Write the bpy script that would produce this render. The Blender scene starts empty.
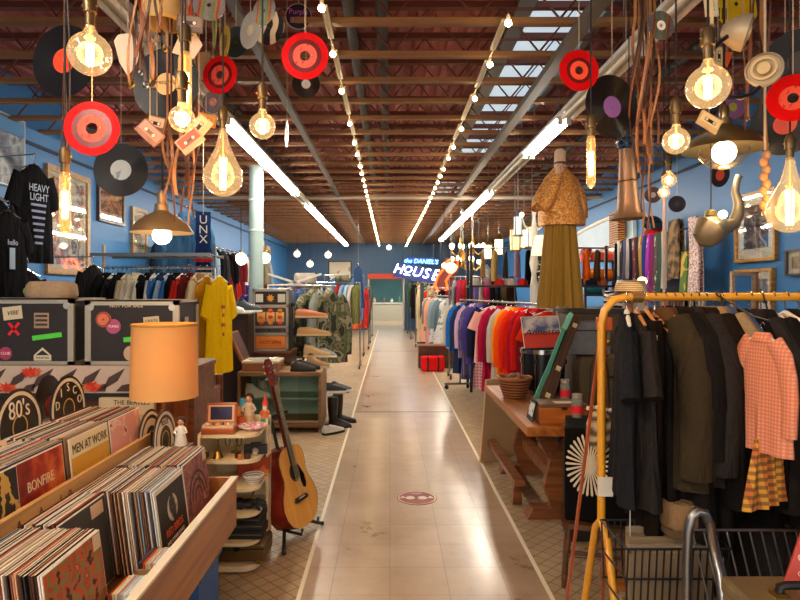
import bpy, math, random
from mathutils import Vector, Matrix, Euler
R = random.Random(7)
PI = math.pi
sc = bpy.context.scene
COL = sc.collection
F, CX, CY, EYE = 600.0, 390.0, 290.0, 1.55
def P(px, py, Y):                       # a photo point at a known distance from the lens
    return Vector(((px - CX) * Y / F, Y, EYE - (py - CY) * Y / F))
# ------------------------------------------------------------------ camera, world, exposure
cd = bpy.data.cameras.new('camera'); cam = bpy.data.objects.new('camera', cd); COL.objects.link(cam)
cam.location = (0, 0, EYE); cam.rotation_euler = (PI / 2, 0, 0)
cd.sensor_width = 36.0; cd.lens = 27.0; cd.shift_x = 10 / 800; cd.shift_y = -10 / 800
cd.clip_start = 0.05; cd.clip_end = 200
sc.camera = cam
w = bpy.data.worlds.new('daylight'); sc.world = w; w.use_nodes = True
bg = w.node_tree.nodes['Background']; bg.inputs[0].default_value = (1.0, 0.93, 0.84, 1); bg.inputs[1].default_value = 1.35
sc.view_settings.view_transform = 'Standard'; sc.view_settings.look = 'None'
sc.view_settings.gamma = 1.0; sc.view_settings.exposure = 0.5
sc.view_settings.use_curve_mapping = False
TUBE_POWER, BULB_WATT, STRING_POWER = 66.0, 2.0, 36.0

# ------------------------------------------------------------------ colour and materials
def lin(h):
    if isinstance(h, (tuple, list)): return tuple(h)[:3] + (1,)
    h = h.lstrip('#'); c = [int(h[i:i + 2], 16) / 255 for i in (0, 2, 4)]
    return tuple(x / 12.92 if x <= .04045 else ((x + .055) / 1.055) ** 2.4 for x in c) + (1,)
MC = {}
def new_mat(key):
    m = bpy.data.materials.new(key); m.use_nodes = True
    return m, m.node_tree.nodes, m.node_tree.links, m.node_tree.nodes['Principled BSDF']
def mat(h, rough=.6, metal=0., bump=0., scale=40., vary=0., alpha=None, spec=None, coat=0., kind='Generated'):
    key = f'm_{h}_{rough}_{metal}_{bump}_{scale}_{vary}_{spec}_{coat}'
    if key in MC: return MC[key]
    m, N, L, b = new_mat(key)
    b.inputs['Base Color'].default_value = lin(h); b.inputs['Roughness'].default_value = rough; b.inputs['Metallic'].default_value = metal
    if spec is not None: b.inputs['Specular IOR Level'].default_value = spec
    if coat: b.inputs['Coat Weight'].default_value = coat
    if bump or vary:
        tc = N.new('ShaderNodeTexCoord'); n = N.new('ShaderNodeTexNoise'); n.inputs['Scale'].default_value = scale; n.inputs['Detail'].default_value = 4
        L.new(tc.outputs['Object'], n.inputs['Vector'])
        if bump:
            bp = N.new('ShaderNodeBump'); bp.inputs['Strength'].default_value = bump; bp.inputs['Distance'].default_value = .01
            L.new(n.outputs['Fac'], bp.inputs['Height']); L.new(bp.outputs['Normal'], b.inputs['Normal'])
        if vary:
            mx = N.new('ShaderNodeMixRGB'); c = lin(h)
            mx.inputs[1].default_value = tuple(x * (1 - vary) for x in c[:3]) + (1,)
            mx.inputs[2].default_value = tuple(min(1, x * (1 + vary)) for x in c[:3]) + (1,)
            L.new(n.outputs['Fac'], mx.inputs[0]); L.new(mx.outputs[0], b.inputs['Base Color'])
    MC[key] = m; return m
def fabric(h):
    key = 'fab_' + h
    if key in MC: return MC[key]
    m, N, L, b = new_mat(key); c = lin(h); tc = N.new('ShaderNodeTexCoord'); b.inputs['Roughness'].default_value = .9; b.inputs['Specular IOR Level'].default_value = .08
    n = N.new('ShaderNodeTexNoise'); n.inputs['Scale'].default_value = 60; n.inputs['Detail'].default_value = 3; L.new(tc.outputs['Object'], n.inputs['Vector'])
    mx = N.new('ShaderNodeMixRGB'); mx.inputs[1].default_value = tuple(x * .8 for x in c[:3]) + (1,); mx.inputs[2].default_value = tuple(min(1, x * 1.2) for x in c[:3]) + (1,); L.new(n.outputs['Fac'], mx.inputs[0]); L.new(mx.outputs[0], b.inputs['Base Color'])
    mp = N.new('ShaderNodeMapping'); mp.inputs['Scale'].default_value = (9, 9, 2.6); L.new(tc.outputs['Object'], mp.inputs[0]); f = N.new('ShaderNodeTexNoise'); f.inputs['Scale'].default_value = 1; f.inputs['Detail'].default_value = 3; f.inputs['Distortion'].default_value = .8; L.new(mp.outputs[0], f.inputs['Vector'])
    b1 = N.new('ShaderNodeBump'); b1.inputs['Strength'].default_value = .9; b1.inputs['Distance'].default_value = .05; L.new(f.outputs['Fac'], b1.inputs['Height'])
    b2 = N.new('ShaderNodeBump'); b2.inputs['Strength'].default_value = .25; b2.inputs['Distance'].default_value = .006; L.new(n.outputs['Fac'], b2.inputs['Height']); L.new(b1.outputs[0], b2.inputs['Normal']); L.new(b2.outputs[0], b.inputs['Normal'])
    MC[key] = m; return m
def ramp_mat(key, tex, stops, scale, rough=.8, interp='CONSTANT', coord='Object', stretch=(1, 1, 1), metal=0., detail=2., bump=0., out='Fac', emit=0., dist=0.):
    if key in MC: return MC[key]
    m, N, L, b = new_mat(key)
    tc = N.new('ShaderNodeTexCoord'); mp = N.new('ShaderNodeMapping'); mp.inputs['Scale'].default_value = stretch
    L.new(tc.outputs[coord], mp.inputs[0])
    if tex == 'noise':
        t = N.new('ShaderNodeTexNoise'); t.inputs['Detail'].default_value = detail; t.inputs['Distortion'].default_value = dist
    elif tex == 'voronoi': t = N.new('ShaderNodeTexVoronoi'); out = out if out != 'Fac' else 'Distance'
    else:
        t = N.new('ShaderNodeTexWave'); t.wave_type = 'RINGS' if tex == 'rings' else 'BANDS'; t.inputs['Distortion'].default_value = dist
        if tex == 'rings': t.rings_direction = 'Y'
        else: t.bands_direction = {'wave_x': 'X', 'wave_y': 'Y', 'wave_z': 'Z'}[tex]
    t.inputs['Scale'].default_value = scale; L.new(mp.outputs[0], t.inputs['Vector'])
    cr = N.new('ShaderNodeValToRGB'); cr.color_ramp.interpolation = interp
    e = cr.color_ramp.elements
    while len(e) < len(stops): e.new(.5)
    for k, (p, h) in enumerate(stops): e[k].position = p; e[k].color = lin(h)
    L.new(t.outputs[out], cr.inputs[0]); L.new(cr.outputs[0], b.inputs['Base Color'])
    b.inputs['Roughness'].default_value = rough; b.inputs['Metallic'].default_value = metal
    if bump:
        bp = N.new('ShaderNodeBump'); bp.inputs['Strength'].default_value = bump; bp.inputs['Distance'].default_value = .01
        L.new(t.outputs[out], bp.inputs['Height']); L.new(bp.outputs['Normal'], b.inputs['Normal'])
    MC[key] = m; return m
def wood(h, h2=None, rough=.45, scale=6., axis='x', coat=.1):
    key = f'wood_{h}_{h2}_{axis}_{scale}'
    st = {'x': (.25, 3, 3), 'y': (3, .25, 3), 'z': (3, 3, .25)}[axis]
    if not h2:
        c = lin(h); h2 = tuple(x * .55 for x in c[:3])
    m = ramp_mat(key, 'noise', [(.3, h2), (.62, h)], scale, rough, 'LINEAR', 'Object', st, detail=6, bump=.05, dist=1.2)
    return m
def emit(h, s, key=None):
    key = f'e_{h}_{s}'
    if key in MC: return MC[key]
    m, N, L, b = new_mat(key)
    b.inputs['Base Color'].default_value = lin(h); b.inputs['Emission Color'].default_value = lin(h); b.inputs['Emission Strength'].default_value = s
    MC[key] = m; return m
def glass(h, tint=.85, rough=.03, glow=0., gloss=.9):
    key = f'g_{h}_{tint}_{glow}'
    if key in MC: return MC[key]
    m, N, L, b = new_mat(key); N.remove(b)
    o = [n for n in N if n.type == 'OUTPUT_MATERIAL'][0]
    t = N.new('ShaderNodeBsdfTransparent'); c = lin(h); t.inputs[0].default_value = tuple(1 - (1 - x) * tint for x in c[:3]) + (1,)
    g = N.new('ShaderNodeBsdfGlossy'); g.inputs['Roughness'].default_value = rough; g.inputs[0].default_value = (1, .95, .85, 1)
    lw = N.new('ShaderNodeLayerWeight'); lw.inputs[0].default_value = .25
    mx = N.new('ShaderNodeMixShader'); L.new(lw.outputs['Facing'], mx.inputs[0]); L.new(t.outputs[0], mx.inputs[1]); L.new(g.outputs[0], mx.inputs[2])
    last = mx
    if glow:
        e = N.new('ShaderNodeEmission'); e.inputs[0].default_value = lin(h); e.inputs[1].default_value = glow
        ad = N.new('ShaderNodeAddShader'); L.new(mx.outputs[0], ad.inputs[0]); L.new(e.outputs[0], ad.inputs[1]); last = ad
    L.new(last.outputs[0], o.inputs[0]); MC[key] = m; return m
def plaid(key, base, c1, c2, sx=6., sz=6., axes='XZ'):
    if key in MC: return MC[key]
    m, N, L, b = new_mat(key); tc = N.new('ShaderNodeTexCoord'); prev = None
    for ax, s, c in ((axes[0], sx, c1), (axes[1], sz, c2)):
        wv = N.new('ShaderNodeTexWave'); wv.bands_direction = ax; wv.inputs['Scale'].default_value = s
        L.new(tc.outputs['Object'], wv.inputs['Vector'])
        cr = N.new('ShaderNodeValToRGB'); cr.color_ramp.elements[0].position = .45; cr.color_ramp.elements[1].position = .6
        L.new(wv.outputs['Fac'], cr.inputs[0])
        ml = N.new('ShaderNodeMath'); ml.operation = 'MULTIPLY'; ml.inputs[1].default_value = .6; L.new(cr.outputs[0], ml.inputs[0])
        mx = N.new('ShaderNodeMixRGB'); mx.inputs[2].default_value = lin(c)
        if prev: L.new(prev.outputs[0], mx.inputs[1])
        else: mx.inputs[1].default_value = lin(base)
        L.new(ml.outputs[0], mx.inputs[0]); prev = mx
    L.new(prev.outputs[0], b.inputs['Base Color']); b.inputs['Roughness'].default_value = .9
    MC[key] = m; return m

CHROME = mat('#c9c9c6', .18, 1.); STEEL = mat('#8a8885', .35, 1.); BRASS = mat('#b08a45', .3, 1.); BLACK = mat('#121214', .5)
BLACKM = mat('#15151a', .35, .2); WHITE = mat('#e8e4da', .6); CREAM = mat('#e6d3ae', .55); DARKWOOD = wood('#5a3218', '#2a1408')
OAK = wood('#b9762f', '#8a4f18'); PALEWOOD = wood('#d8b98a', '#b98f5c'); BROWNWOOD = wood('#8a5024', '#5a3010')
OLDBRASS = mat('#9a8560', .32, 1., .1, 30.); CORD = mat('#1a1512', .7); TWINE = mat('#c9b79a', .9)
LEATHER = [mat(h, .55, 0, .2, 60., .2) for h in ('#4f2d17', '#75401c', '#35200f', '#8a5826', '#5c3622', '#a07048')]
CAMO = ramp_mat('camo', 'noise', [(0, '#2c2d22'), (.42, '#6d6c4c'), (.5, '#4f5239'), (.57, '#8d866a'), (.66, '#33352a')], 9., .9, detail=1.5)
CAMO2 = ramp_mat('camo_pale', 'noise', [(0, '#5d5b49'), (.42, '#a79c80'), (.5, '#7d7a62'), (.6, '#c5b89a')], 10., .9, detail=1.5)
CHECK = plaid('peach_check', '#d9805c', '#eaa684', '#c86e4c', 13, 13, 'XZ')
PLAID = plaid('red_yellow_plaid', '#d99a34', '#b02a1c', '#1f1e1a', 4.5, 4.5, 'XZ')
STRIPE = plaid('lilac_stripe', '#3a3550', '#8d7fb8', '#3a3550', 14, 1, 'XZ')
LEOPARD = ramp_mat('leopard', 'voronoi', [(0, '#1c120c'), (.32, '#8f5a36'), (.5, '#e0b48a')], 38., .9)
FLORAL = ramp_mat('floral', 'voronoi', [(0, '#c9607a'), (.22, '#e6c79a'), (.36, '#1c1b22')], 22., .9)
ZEBRA = ramp_mat('zebra', 'wave_z', [(0, '#101012'), (.5, '#e9e6e0')], 7., .9, dist=4.)

# ------------------------------------------------------------------ mesh builder
class MB:
    def __init__(s): s.v = []; s.f = []; s.m = []; s.k = 0
    def mi(s, k): s.k = k; return s
    def add(s, vs, fs):
        o = len(s.v); s.v += [tuple(x) for x in vs]; s.f += [tuple(i + o for i in f) for f in fs]; s.m += [s.k] * len(fs); return s
    def box(s, c, d, rot=None):
        hx, hy, hz = d[0] / 2, d[1] / 2, d[2] / 2; c = Vector(c)
        vs = [Vector((x * hx, y * hy, z * hz)) for x in (-1, 1) for y in (-1, 1) for z in (-1, 1)]
        if rot is not None:
            M = Euler(rot).to_matrix(); vs = [M @ v for v in vs]
        return s.add([c + v for v in vs], [(0, 1, 3, 2), (4, 6, 7, 5), (0, 4, 5, 1), (2, 3, 7, 6), (0, 2, 6, 4), (1, 5, 7, 3)])
    def span(s, a, b): return s.box([(a[i] + b[i]) / 2 for i in range(3)], [abs(b[i] - a[i]) for i in range(3)])
    def bar(s, a, b, w, h):             # a rectangular bar between two points
        a, b = Vector(a), Vector(b); d = (b - a).normalized(); up = Vector((0, 0, 1)) if abs(d.z) < .95 else Vector((0, 1, 0))
        x = d.cross(up).normalized(); y = x.cross(d)
        q = [x * (i * w / 2) + y * (j * h / 2) for i, j in ((-1, -1), (1, -1), (1, 1), (-1, 1))]
        return s.add([a + t for t in q] + [b + t for t in q], [(0, 1, 2, 3), (7, 6, 5, 4)] + [(i, i + 4, (i + 1) % 4 + 4, (i + 1) % 4) for i in range(4)])
    def rings(s, rs, cap=True):
        n = len(rs[0]); vs = [p for r in rs for p in r]; fs = []
        for i in range(len(rs) - 1):
            for j in range(n):
                a, b = i * n + j, i * n + (j + 1) % n
                fs.append((a, b, b + n, a + n))
        if cap: fs += [tuple(range(n))[::-1], tuple(range((len(rs) - 1) * n, len(rs) * n))]
        return s.add(vs, fs)
    def tube(s, pts, r, n=8, cap=True):
        pts = [Vector(p) for p in pts]; rr = r if isinstance(r, (list, tuple)) else [r] * len(pts); rs = []; px = None
        for i, p in enumerate(pts):
            d = (pts[min(i + 1, len(pts) - 1)] - pts[max(i - 1, 0)]).normalized()
            if px is None:
                up = Vector((0, 0, 1)) if abs(d.z) < .9 else Vector((1, 0, 0)); px = d.cross(up).normalized()
            else:
                px = (px - d * px.dot(d)).normalized()
            y = d.cross(px)
            rs.append([p + px * (rr[i] * math.cos(2 * PI * k / n)) + y * (rr[i] * math.sin(2 * PI * k / n)) for k in range(n)])
        return s.rings(rs, cap)
    def cyl(s, a, b, r, r2=None, n=16): return s.tube([a, b], [r, r if r2 is None else r2], n)
    def lathe(s, prof, c=(0, 0, 0), n=24, axis='z', cap=True):   # prof: (radius, height)
        rs = []
        for r, h in prof:
            ring = []
            for k in range(n):
                a = 2 * PI * k / n; x, y = r * math.cos(a), r * math.sin(a)
                p = {'z': (x, y, h), 'y': (x, h, y), 'x': (h, x, y)}[axis]
                ring.append((c[0] + p[0], c[1] + p[1], c[2] + p[2]))
            rs.append(ring)
        return s.rings(rs, cap)
    def ball(s, c, r, n=14, m=8, sq=(1, 1, 1)):
        rs = [[(c[0] + sq[0] * r * math.sin(t) * math.cos(2 * PI * k / n), c[1] + sq[1] * r * math.sin(t) * math.sin(2 * PI * k / n), c[2] + sq[2] * r * math.cos(t)) for k in range(n)] for t in [max(.02, min(PI - .02, PI * i / m)) for i in range(m + 1)]]
        return s.rings(rs)
    def prism(s, out, h0, h1, plane='xz'):  # outline extruded along the third axis
        n = len(out)
        def q(a, b, h): return {'xz': (a, h, b), 'xy': (a, b, h), 'yz': (h, a, b)}[plane]
        vs = [q(a, b, h0) for a, b in out] + [q(a, b, h1) for a, b in out]
        return s.add(vs, [tuple(range(n)), tuple(range(n, 2 * n))[::-1]] + [(i, i + n, (i + 1) % n + n, (i + 1) % n) for i in range(n)])
    def disc(s, c, r0, r1, th, axis='y', n=32):   # flat ring with a hole
        return s.lathe([(r0, -th / 2), (r1, -th / 2), (r1, th / 2), (r0, th / 2), (r0, -th / 2)], c, n, axis, cap=False)
    def mesh(s, name, smooth=True):
        me = bpy.data.meshes.new(name); me.from_pydata(s.v, [], s.f); me.update()
        if any(s.m): me.polygons.foreach_set('material_index', s.m)
        import bmesh
        b = bmesh.new(); b.from_mesh(me); bmesh.ops.recalc_face_normals(b, faces=b.faces); b.to_mesh(me); b.free()
        if smooth:
            me.polygons.foreach_set('use_smooth', [True] * len(me.polygons))
            try: me.set_sharp_from_angle(angle=math.radians(38))
            except Exception: pass
        return me
    def build(s, name, mats, parent=None, smooth=True, loc=None, rot=None, bevel=0.):
        return link(name, s.mesh(name, smooth), mats, parent, loc, rot, bevel)
def link(name, me, mats, parent=None, loc=None, rot=None, bevel=0.):
    o = bpy.data.objects.new(name, me); COL.objects.link(o)
    ms = mats if isinstance(mats, (list, tuple)) else [mats]
    if len(me.materials) == 0:
        for _ in ms: me.materials.append(_)
    else:
        for i, m in enumerate(ms):
            if i < len(o.material_slots) and me.materials[i] != m: o.material_slots[i].link = 'OBJECT'; o.material_slots[i].material = m
    if parent: o.parent = parent
    if loc is not None: o.location = loc
    if rot is not None: o.rotation_euler = rot
    if bevel:
        bv = o.modifiers.new('bevel', 'BEVEL'); bv.width = bevel; bv.segments = 2; bv.limit_method = 'ANGLE'; bv.angle_limit = .6
    return o
def tag(o, label, cat, group=None, kind=None):
    o['label'] = label; o['category'] = cat
    if group: o['group'] = group
    if kind: o['kind'] = kind
    return o
def thing(name, label, cat, loc=(0, 0, 0), rot=(0, 0, 0), group=None):
    o = bpy.data.objects.new(name, None); COL.objects.link(o); o.empty_display_size = .05
    o.location = loc; o.rotation_euler = rot if isinstance(rot, (tuple, list, Euler)) else (0, 0, rot)
    return tag(o, label, cat, group)
def struct(o): o['kind'] = 'structure'; return o
def copy_thing(root, loc, rot=None, label=None, group=None):
    c = root.copy(); COL.objects.link(c); c.location = loc
    if rot is not None: c.rotation_euler = rot
    if label: c['label'] = label
    if group: c['group'] = group
    for ch in list(root.children):
        d = ch.copy(); COL.objects.link(d); d.parent = c
        for g in list(ch.children):
            e = g.copy(); COL.objects.link(e); e.parent = d
    return c
def text(body, size, m, parent, loc, rot=(PI / 2, 0, 0), ext=.0008, name='lettering', shear=0., sx=1.):
    c = bpy.data.curves.new(name, 'FONT'); c.body = body; c.size = size; c.extrude = ext; c.align_x = 'CENTER'; c.align_y = 'CENTER'; c.shear = shear
    c.resolution_u = 3
    f = bpy.data.objects.new(name, c); COL.objects.link(f); me = bpy.data.meshes.new_from_object(f); bpy.data.objects.remove(f); bpy.data.curves.remove(c)
    me.materials.clear(); me.materials.append(m); o = bpy.data.objects.new(name, me); COL.objects.link(o); o.parent = parent; o.location = loc; o.rotation_euler = rot; o.scale = (sx, 1, 1)
    return o
ORD = ['first', 'second', 'third', 'fourth', 'fifth', 'sixth', 'seventh', 'eighth', 'ninth', 'tenth', 'eleventh', 'twelfth', 'thirteenth', 'fourteenth', 'fifteenth', 'sixteenth', 'seventeenth', 'eighteenth', 'nineteenth', 'twentieth', 'twenty-first', 'twenty-second', 'twenty-third', 'twenty-fourth', 'twenty-fifth', 'twenty-sixth', 'twenty-seventh', 'twenty-eighth', 'twenty-ninth', 'thirtieth']
def arc(cx, cz, r, a0, a1, n): return [(cx + r * math.cos(a0 + (a1 - a0) * i / n), cz + r * math.sin(a0 + (a1 - a0) * i / n)) for i in range(n + 1)]

# ------------------------------------------------------------------ garments on hangers (origin = rail centre, width along local x)
def ell(cx, z, a, b, n, ph, t, k=11., amp=.017, cy=0.):
    out = []
    for i in range(n):
        q = 2 * PI * i / n; x = a * math.cos(q); y = b * math.sin(q)
        y += amp * t * math.sin(k * (x / max(a, .01)) + ph) + .4 * amp * t * math.sin(2.3 * k * x / max(a, .01) + 2 * ph + 3 * z)
        out.append((cx + x, cy + y, z))
    return out
GM = {}
def garment_meshes(kind, var):
    key = (kind, var)
    if key in GM: return GM[key]
    r = random.Random(hash(kind) % 97 + var * 31 if False else sum(map(ord, kind)) + var * 31); ph = r.uniform(0, 6); out = {}
    wv = r.uniform(.94, 1.06); L = {'tee': .70, 'shirt': .76, 'jacket': .72, 'coat': 1.0, 'dress': 1.05, 'skirt': .62, 'trousers': 1.05, 'top': .62}[kind] * r.uniform(.95, 1.05)
    b0 = {'jacket': .055, 'coat': .06}.get(kind, .036)
    if kind in ('skirt',):
        rs = [ell(0, -.10 - (L) * t, (.15 + .13 * t) * wv, .02 + .03 * t, 28, ph, .3 + t, 14, .014) for t in (0, .05, .3, .6, .85, 1)]
        b = MB(); b.rings(rs); out['body'] = b.mesh('skirt_body')
        b = MB(); b.rings([ell(0, z, .153 * wv, .024, 24, ph, 0) for z in (-.085, -.125)]); out['waistband'] = b.mesh('waistband')
    elif kind == 'trousers':
        b = MB(); b.rings([ell(0, z, a * wv, .03, 24, ph, .5) for z, a in ((-.10, .17), (-.2, .19), (-.36, .20))]); out['body'] = b.mesh('trousers_body')
        for s in (-1, 1):
            b = MB(); b.rings([ell(s * (.1 + .01 * t), -.33 - (L - .33) * t, (.1 - .025 * t) * wv, .035, 18, ph + s, t, 7) for t in (0, .3, .6, 1)]); out['leg' + ('' if s < 0 else '_')] = b.mesh('trouser_leg')
    else:
        fl = {'dress': .30, 'coat': .25, 'top': .19}.get(kind, .245)
        sh = .17 if kind in ('dress', 'top') else .215
        lv = [(-.07, .05, .02), (-.085, .075, .028), (-.115, sh * .62, b0 * .8), (-.15, sh * .88, b0 * .95), (-.20, sh, b0), (-.30, sh * 1.02, b0 * 1.15)]
        if kind == 'dress': lv += [(-.42, .17, b0), (-.62, .22, b0 * 1.2), (-.85, fl * .95, b0 * 1.5), (-L - .08, fl, b0 * 1.6)]
        else: lv += [(-.30 - (L - .23) * t, (sh * 1.02 + (fl - sh) * t), b0 * (1.15 + .2 * t)) for t in (.2, .4, .6, .8, 1)]
        rs = [ell(0, z, a * wv, bb, 26, ph, max(0, (-z - .12) * 1.5)) for z, a, bb in lv]
        b = MB(); b.rings(rs); out['body'] = b.mesh(kind + '_body')
        if kind in ('tee', 'top'):
            for s in (-1, 1) if kind == 'tee' else ():
                b = MB(); rs = []
                for t in (0, .25, .6, 1):
                    c = Vector((s * (.15 + .105 * t) * wv, 0, -.15 - .22 * t)); n = Vector((s * .35, 0, -1)).normalized(); u = Vector((n.z, 0, -n.x))
                    rs.append([c + u * (.085 * math.cos(2 * PI * k / 14)) + Vector((0, (b0 * .95) * math.sin(2 * PI * k / 14), 0)) for k in range(14)])
                b.rings(rs); out['sleeve' + ('' if s < 0 else '_')] = b.mesh('sleeve')
            b = MB(); b.rings([ell(0, z, a, .026, 20, 0, 0) for z, a in ((-.066, .055), (-.085, .075))], cap=False); out['collar'] = b.mesh('neckband')
        elif kind in ('shirt', 'jacket', 'coat'):
            sl = r.uniform(.55, .62)
            for s in (-1, 1):
                b = MB(); rs = []; pr = None
                path = [(.11, -.115), (.185, -.20), (.225, -.32), (.24, -.46), (.24, -.12 - sl)]
                for i, (x, z) in enumerate(path):
                    a, c_ = path[max(0, i - 1)], path[min(4, i + 1)]; n = Vector((s * (c_[0] - a[0]), 0, c_[1] - a[1])).normalized(); u = Vector((n.z, 0, -n.x))
                    ra = (.075, .078, .072, .064, .056)[i]
                    rs.append([Vector((s * x * wv, (.008 if i > 2 else 0) * math.sin(ph + i), z)) + u * (ra * math.cos(2 * PI * k / 14)) + Vector((0, (b0 * 1.02) * math.sin(2 * PI * k / 14), 0)) for k in range(14)])
                b.rings(rs); out['sleeve' + ('' if s < 0 else '_')] = b.mesh('sleeve')
            b = MB(); b.rings([ell(0, z, a, bb, 20, 0, 0) for z, a, bb in ((-.045, .06, .03), (-.06, .075, .04), (-.1, .095, .05))], cap=False); out['collar'] = b.mesh('collar')
            if kind != 'shirt':
                b = MB()
                for s in (-1, 1): b.prism([(s * .07, -.085), (s * .1, -.2), (s * .012, -.36), (s * .03, -.2)], -b0 * 1.35, -b0 * 1.1)
                out['lapel'] = b.mesh('lapel', False)
    b = MB(); pts = [(x, 0, z) for x, z in arc(0, 0, .019, -.5, PI, 8)][::-1]
    pts = [(x, 0, z) for x, z in arc(0, 0, .019, PI * .95, -PI * .35, 8)] + [(0, 0, -.03), (0, 0, -.06)]
    b.tube(pts, .0028, 6)
    out['hook'] = b.mesh('hanger_hook')
    b = MB(); tip = .14 if kind in ('skirt', 'trousers') else .15
    b.tube([(-tip, 0, -.105), (-.06, 0, -.078), (0, 0, -.058), (.06, 0, -.078), (tip, 0, -.105)], [.006, .008, .01, .008, .006], 6)
    out['hanger'] = b.mesh('hanger')
    GM[key] = out; return out
KN = {'tee': ('t_shirt', 't-shirt'), 'shirt': ('shirt', 'shirt'), 'jacket': ('jacket', 'jacket'), 'coat': ('coat', 'coat'), 'dress': ('dress', 'dress'), 'skirt': ('skirt', 'skirt'), 'trousers': ('trousers', 'trousers'), 'top': ('vest_top', 'top')}
HANG = {'white': mat('#e8e2d2', .4), 'wood': mat('#b97a3c', .5), 'black': mat('#1c1a1a', .4), 'wire': CHROME}
def garment(kind, m, label, loc, rot=PI / 2, group=None, var=0, hanger='white', s=1., parts=True, price=False, m2=None, tilt=0., sl=1.):
    gm = garment_meshes(kind, var)
    if not parts:
        key = ('far', kind, var)
        if key not in GM:
            b = MB()
            for k, me in gm.items():
                b.k = 1 if k in ('hook', 'hanger') else 0
                b.add([v.co for v in me.vertices], [tuple(p.vertices) for p in me.polygons])
            GM[key] = b.mesh('garment')
        o = link(KN[kind][0], GM[key], [m, HANG[hanger]], None, loc, (tilt, 0, rot)); o.scale = (s, s, s * sl)
        # material per object, the mesh stays shared
        for i, mm in enumerate((m, HANG[hanger])): o.material_slots[i].link = 'OBJECT'; o.material_slots[i].material = mm
        return tag(o, label, KN[kind][1], group)
    t = thing(KN[kind][0], label, KN[kind][1], loc, (tilt, 0, rot), group); t.scale = (s, s, s * sl)
    hg = None
    for k, me in gm.items():
        nm = k.rstrip('_'); mm = HANG[hanger] if nm == 'hanger' else CHROME if nm == 'hook' else (m2 or m) if nm in ('collar', 'waistband', 'lapel') else m
        o = bpy.data.objects.new(nm, me); COL.objects.link(o); o.parent = t
        if not me.materials: me.materials.append(mm)
        o.material_slots[0].link = 'OBJECT'; o.material_slots[0].material = mm
        if nm == 'hanger': hg = o
        if nm == 'hook': hk = o
    hk.parent = hg
    if price:
        zb = min(v.co.z for v in gm['body'].vertices); x = -R.uniform(.16, .2)
        b = MB(); b.cyl((x, 0, zb + .2), (x, 0, zb - price), .0014, n=5); g = b.build('tag_string', WHITE, t)
        b = MB(); b.prism([(x - .013, zb - price - .05), (x + .013, zb - price - .05), (x + .013, zb - price - .012), (x + .006, zb - price), (x - .006, zb - price), (x - .013, zb - price - .012)], -.001, .001)
        g = b.build('price_tag', mat('#d99a48', .8), t, False)
    return t
def rail_row(items, start, end, phrase, group, rot=PI / 2, jit=.16, parts=True, endname='left end', s=1., hanger='white', base=0, ts=None):
    """items: (kind, material, colour words[, options]); spread evenly along the rail from start to end"""
    a, b = Vector(start), Vector(end); n = len(items); made = []
    for i, it in enumerate(items):
        k, m, cw = it[:3]; op = dict(it[3]) if len(it) > 3 else {}
        p = a.lerp(b, ts[i] if ts else (i + .5) / n)
        lab = op.pop('label', None) or f'{cw} {KN[k][1]} on {phrase}, {ORD[i + base]} from the {endname}'
        rr = rot + R.uniform(-jit, jit) + op.pop('turn', 0)
        made.append(garment(k, m, lab, p, rr, group, var=op.pop('var', i % 3), hanger=op.pop('hanger', hanger), s=op.pop('s', s), parts=parts, **op))
    return made
def rail_rack(name, label, x0, x1, y, z, m, depth=.5, r=.0125, casters=True, axis='x', low=None):
    """a free-standing pipe clothes rail; axis x or y"""
    t = thing(name, label, 'clothes rack', ((x0 + x1) / 2, y, 0) if axis == 'x' else (y, (x0 + x1) / 2, 0), 0 if axis == 'x' else PI / 2)
    h = (x1 - x0) / 2
    b = MB(); b.cyl((-h, 0, z), (h, 0, z), r, n=10); b.build('top_rail', m, t)
    zc = .07 if casters else 0
    for s in (-1, 1):
        b = MB(); b.cyl((s * h, 0, zc + r * 2), (s * h, 0, z + .01), r, n=10); b.build('post', m, t)
        b = MB(); b.bar((s * h, -depth / 2, zc + r), (s * h, depth / 2, zc + r), .03, .03); f = b.build('foot', m, t, False)
        if casters:
            for q in (-1, 1):
                b = MB(); b.lathe([(.012, -.012), (.033, -.012), (.033, .012), (.012, .012)], (s * h, q * (depth / 2 - .03), .033), 14, 'x'); b.box((s * h, q * (depth / 2 - .03), .06), (.02, .03, .03)); b.build('caster', BLACK, f)
    if low: b = MB(); b.cyl((-h, 0, low), (h, 0, low), r, n=10); b.build('lower_rail', m, t)
    return t
# ================================================================== the shell of the shop
XW, YB, YF, ZT, ZD = 4.0, 23.3, -4.0, 3.33, 3.82
def wall_mat(key, h, groove=True):
    m, N, L, b = new_mat(key)
    tc = N.new('ShaderNodeTexCoord'); n = N.new('ShaderNodeTexNoise'); n.inputs['Scale'].default_value = 1.3; n.inputs['Detail'].default_value = 5
    L.new(tc.outputs['Object'], n.inputs['Vector']); mx = N.new('ShaderNodeMixRGB'); c = lin(h)
    mx.inputs[1].default_value = tuple(x * .85 for x in c[:3]) + (1,); mx.inputs[2].default_value = tuple(x * 1.15 for x in c[:3]) + (1,)
    L.new(n.outputs['Fac'], mx.inputs[0]); L.new(mx.outputs[0], b.inputs['Base Color']); b.inputs['Roughness'].default_value = .5
    wv = N.new('ShaderNodeTexWave'); wv.bands_direction = 'Z' if groove else 'X'; wv.inputs['Scale'].default_value = 3.2 if groove else 1.2; wv.wave_profile = 'SAW' if groove else 'SIN'
    L.new(tc.outputs['Object'], wv.inputs['Vector']); bp = N.new('ShaderNodeBump'); bp.inputs['Strength'].default_value = .35; bp.inputs['Distance'].default_value = .01
    L.new(wv.outputs['Fac'], bp.inputs['Height']); L.new(bp.outputs['Normal'], b.inputs['Normal'])
    return m
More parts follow.
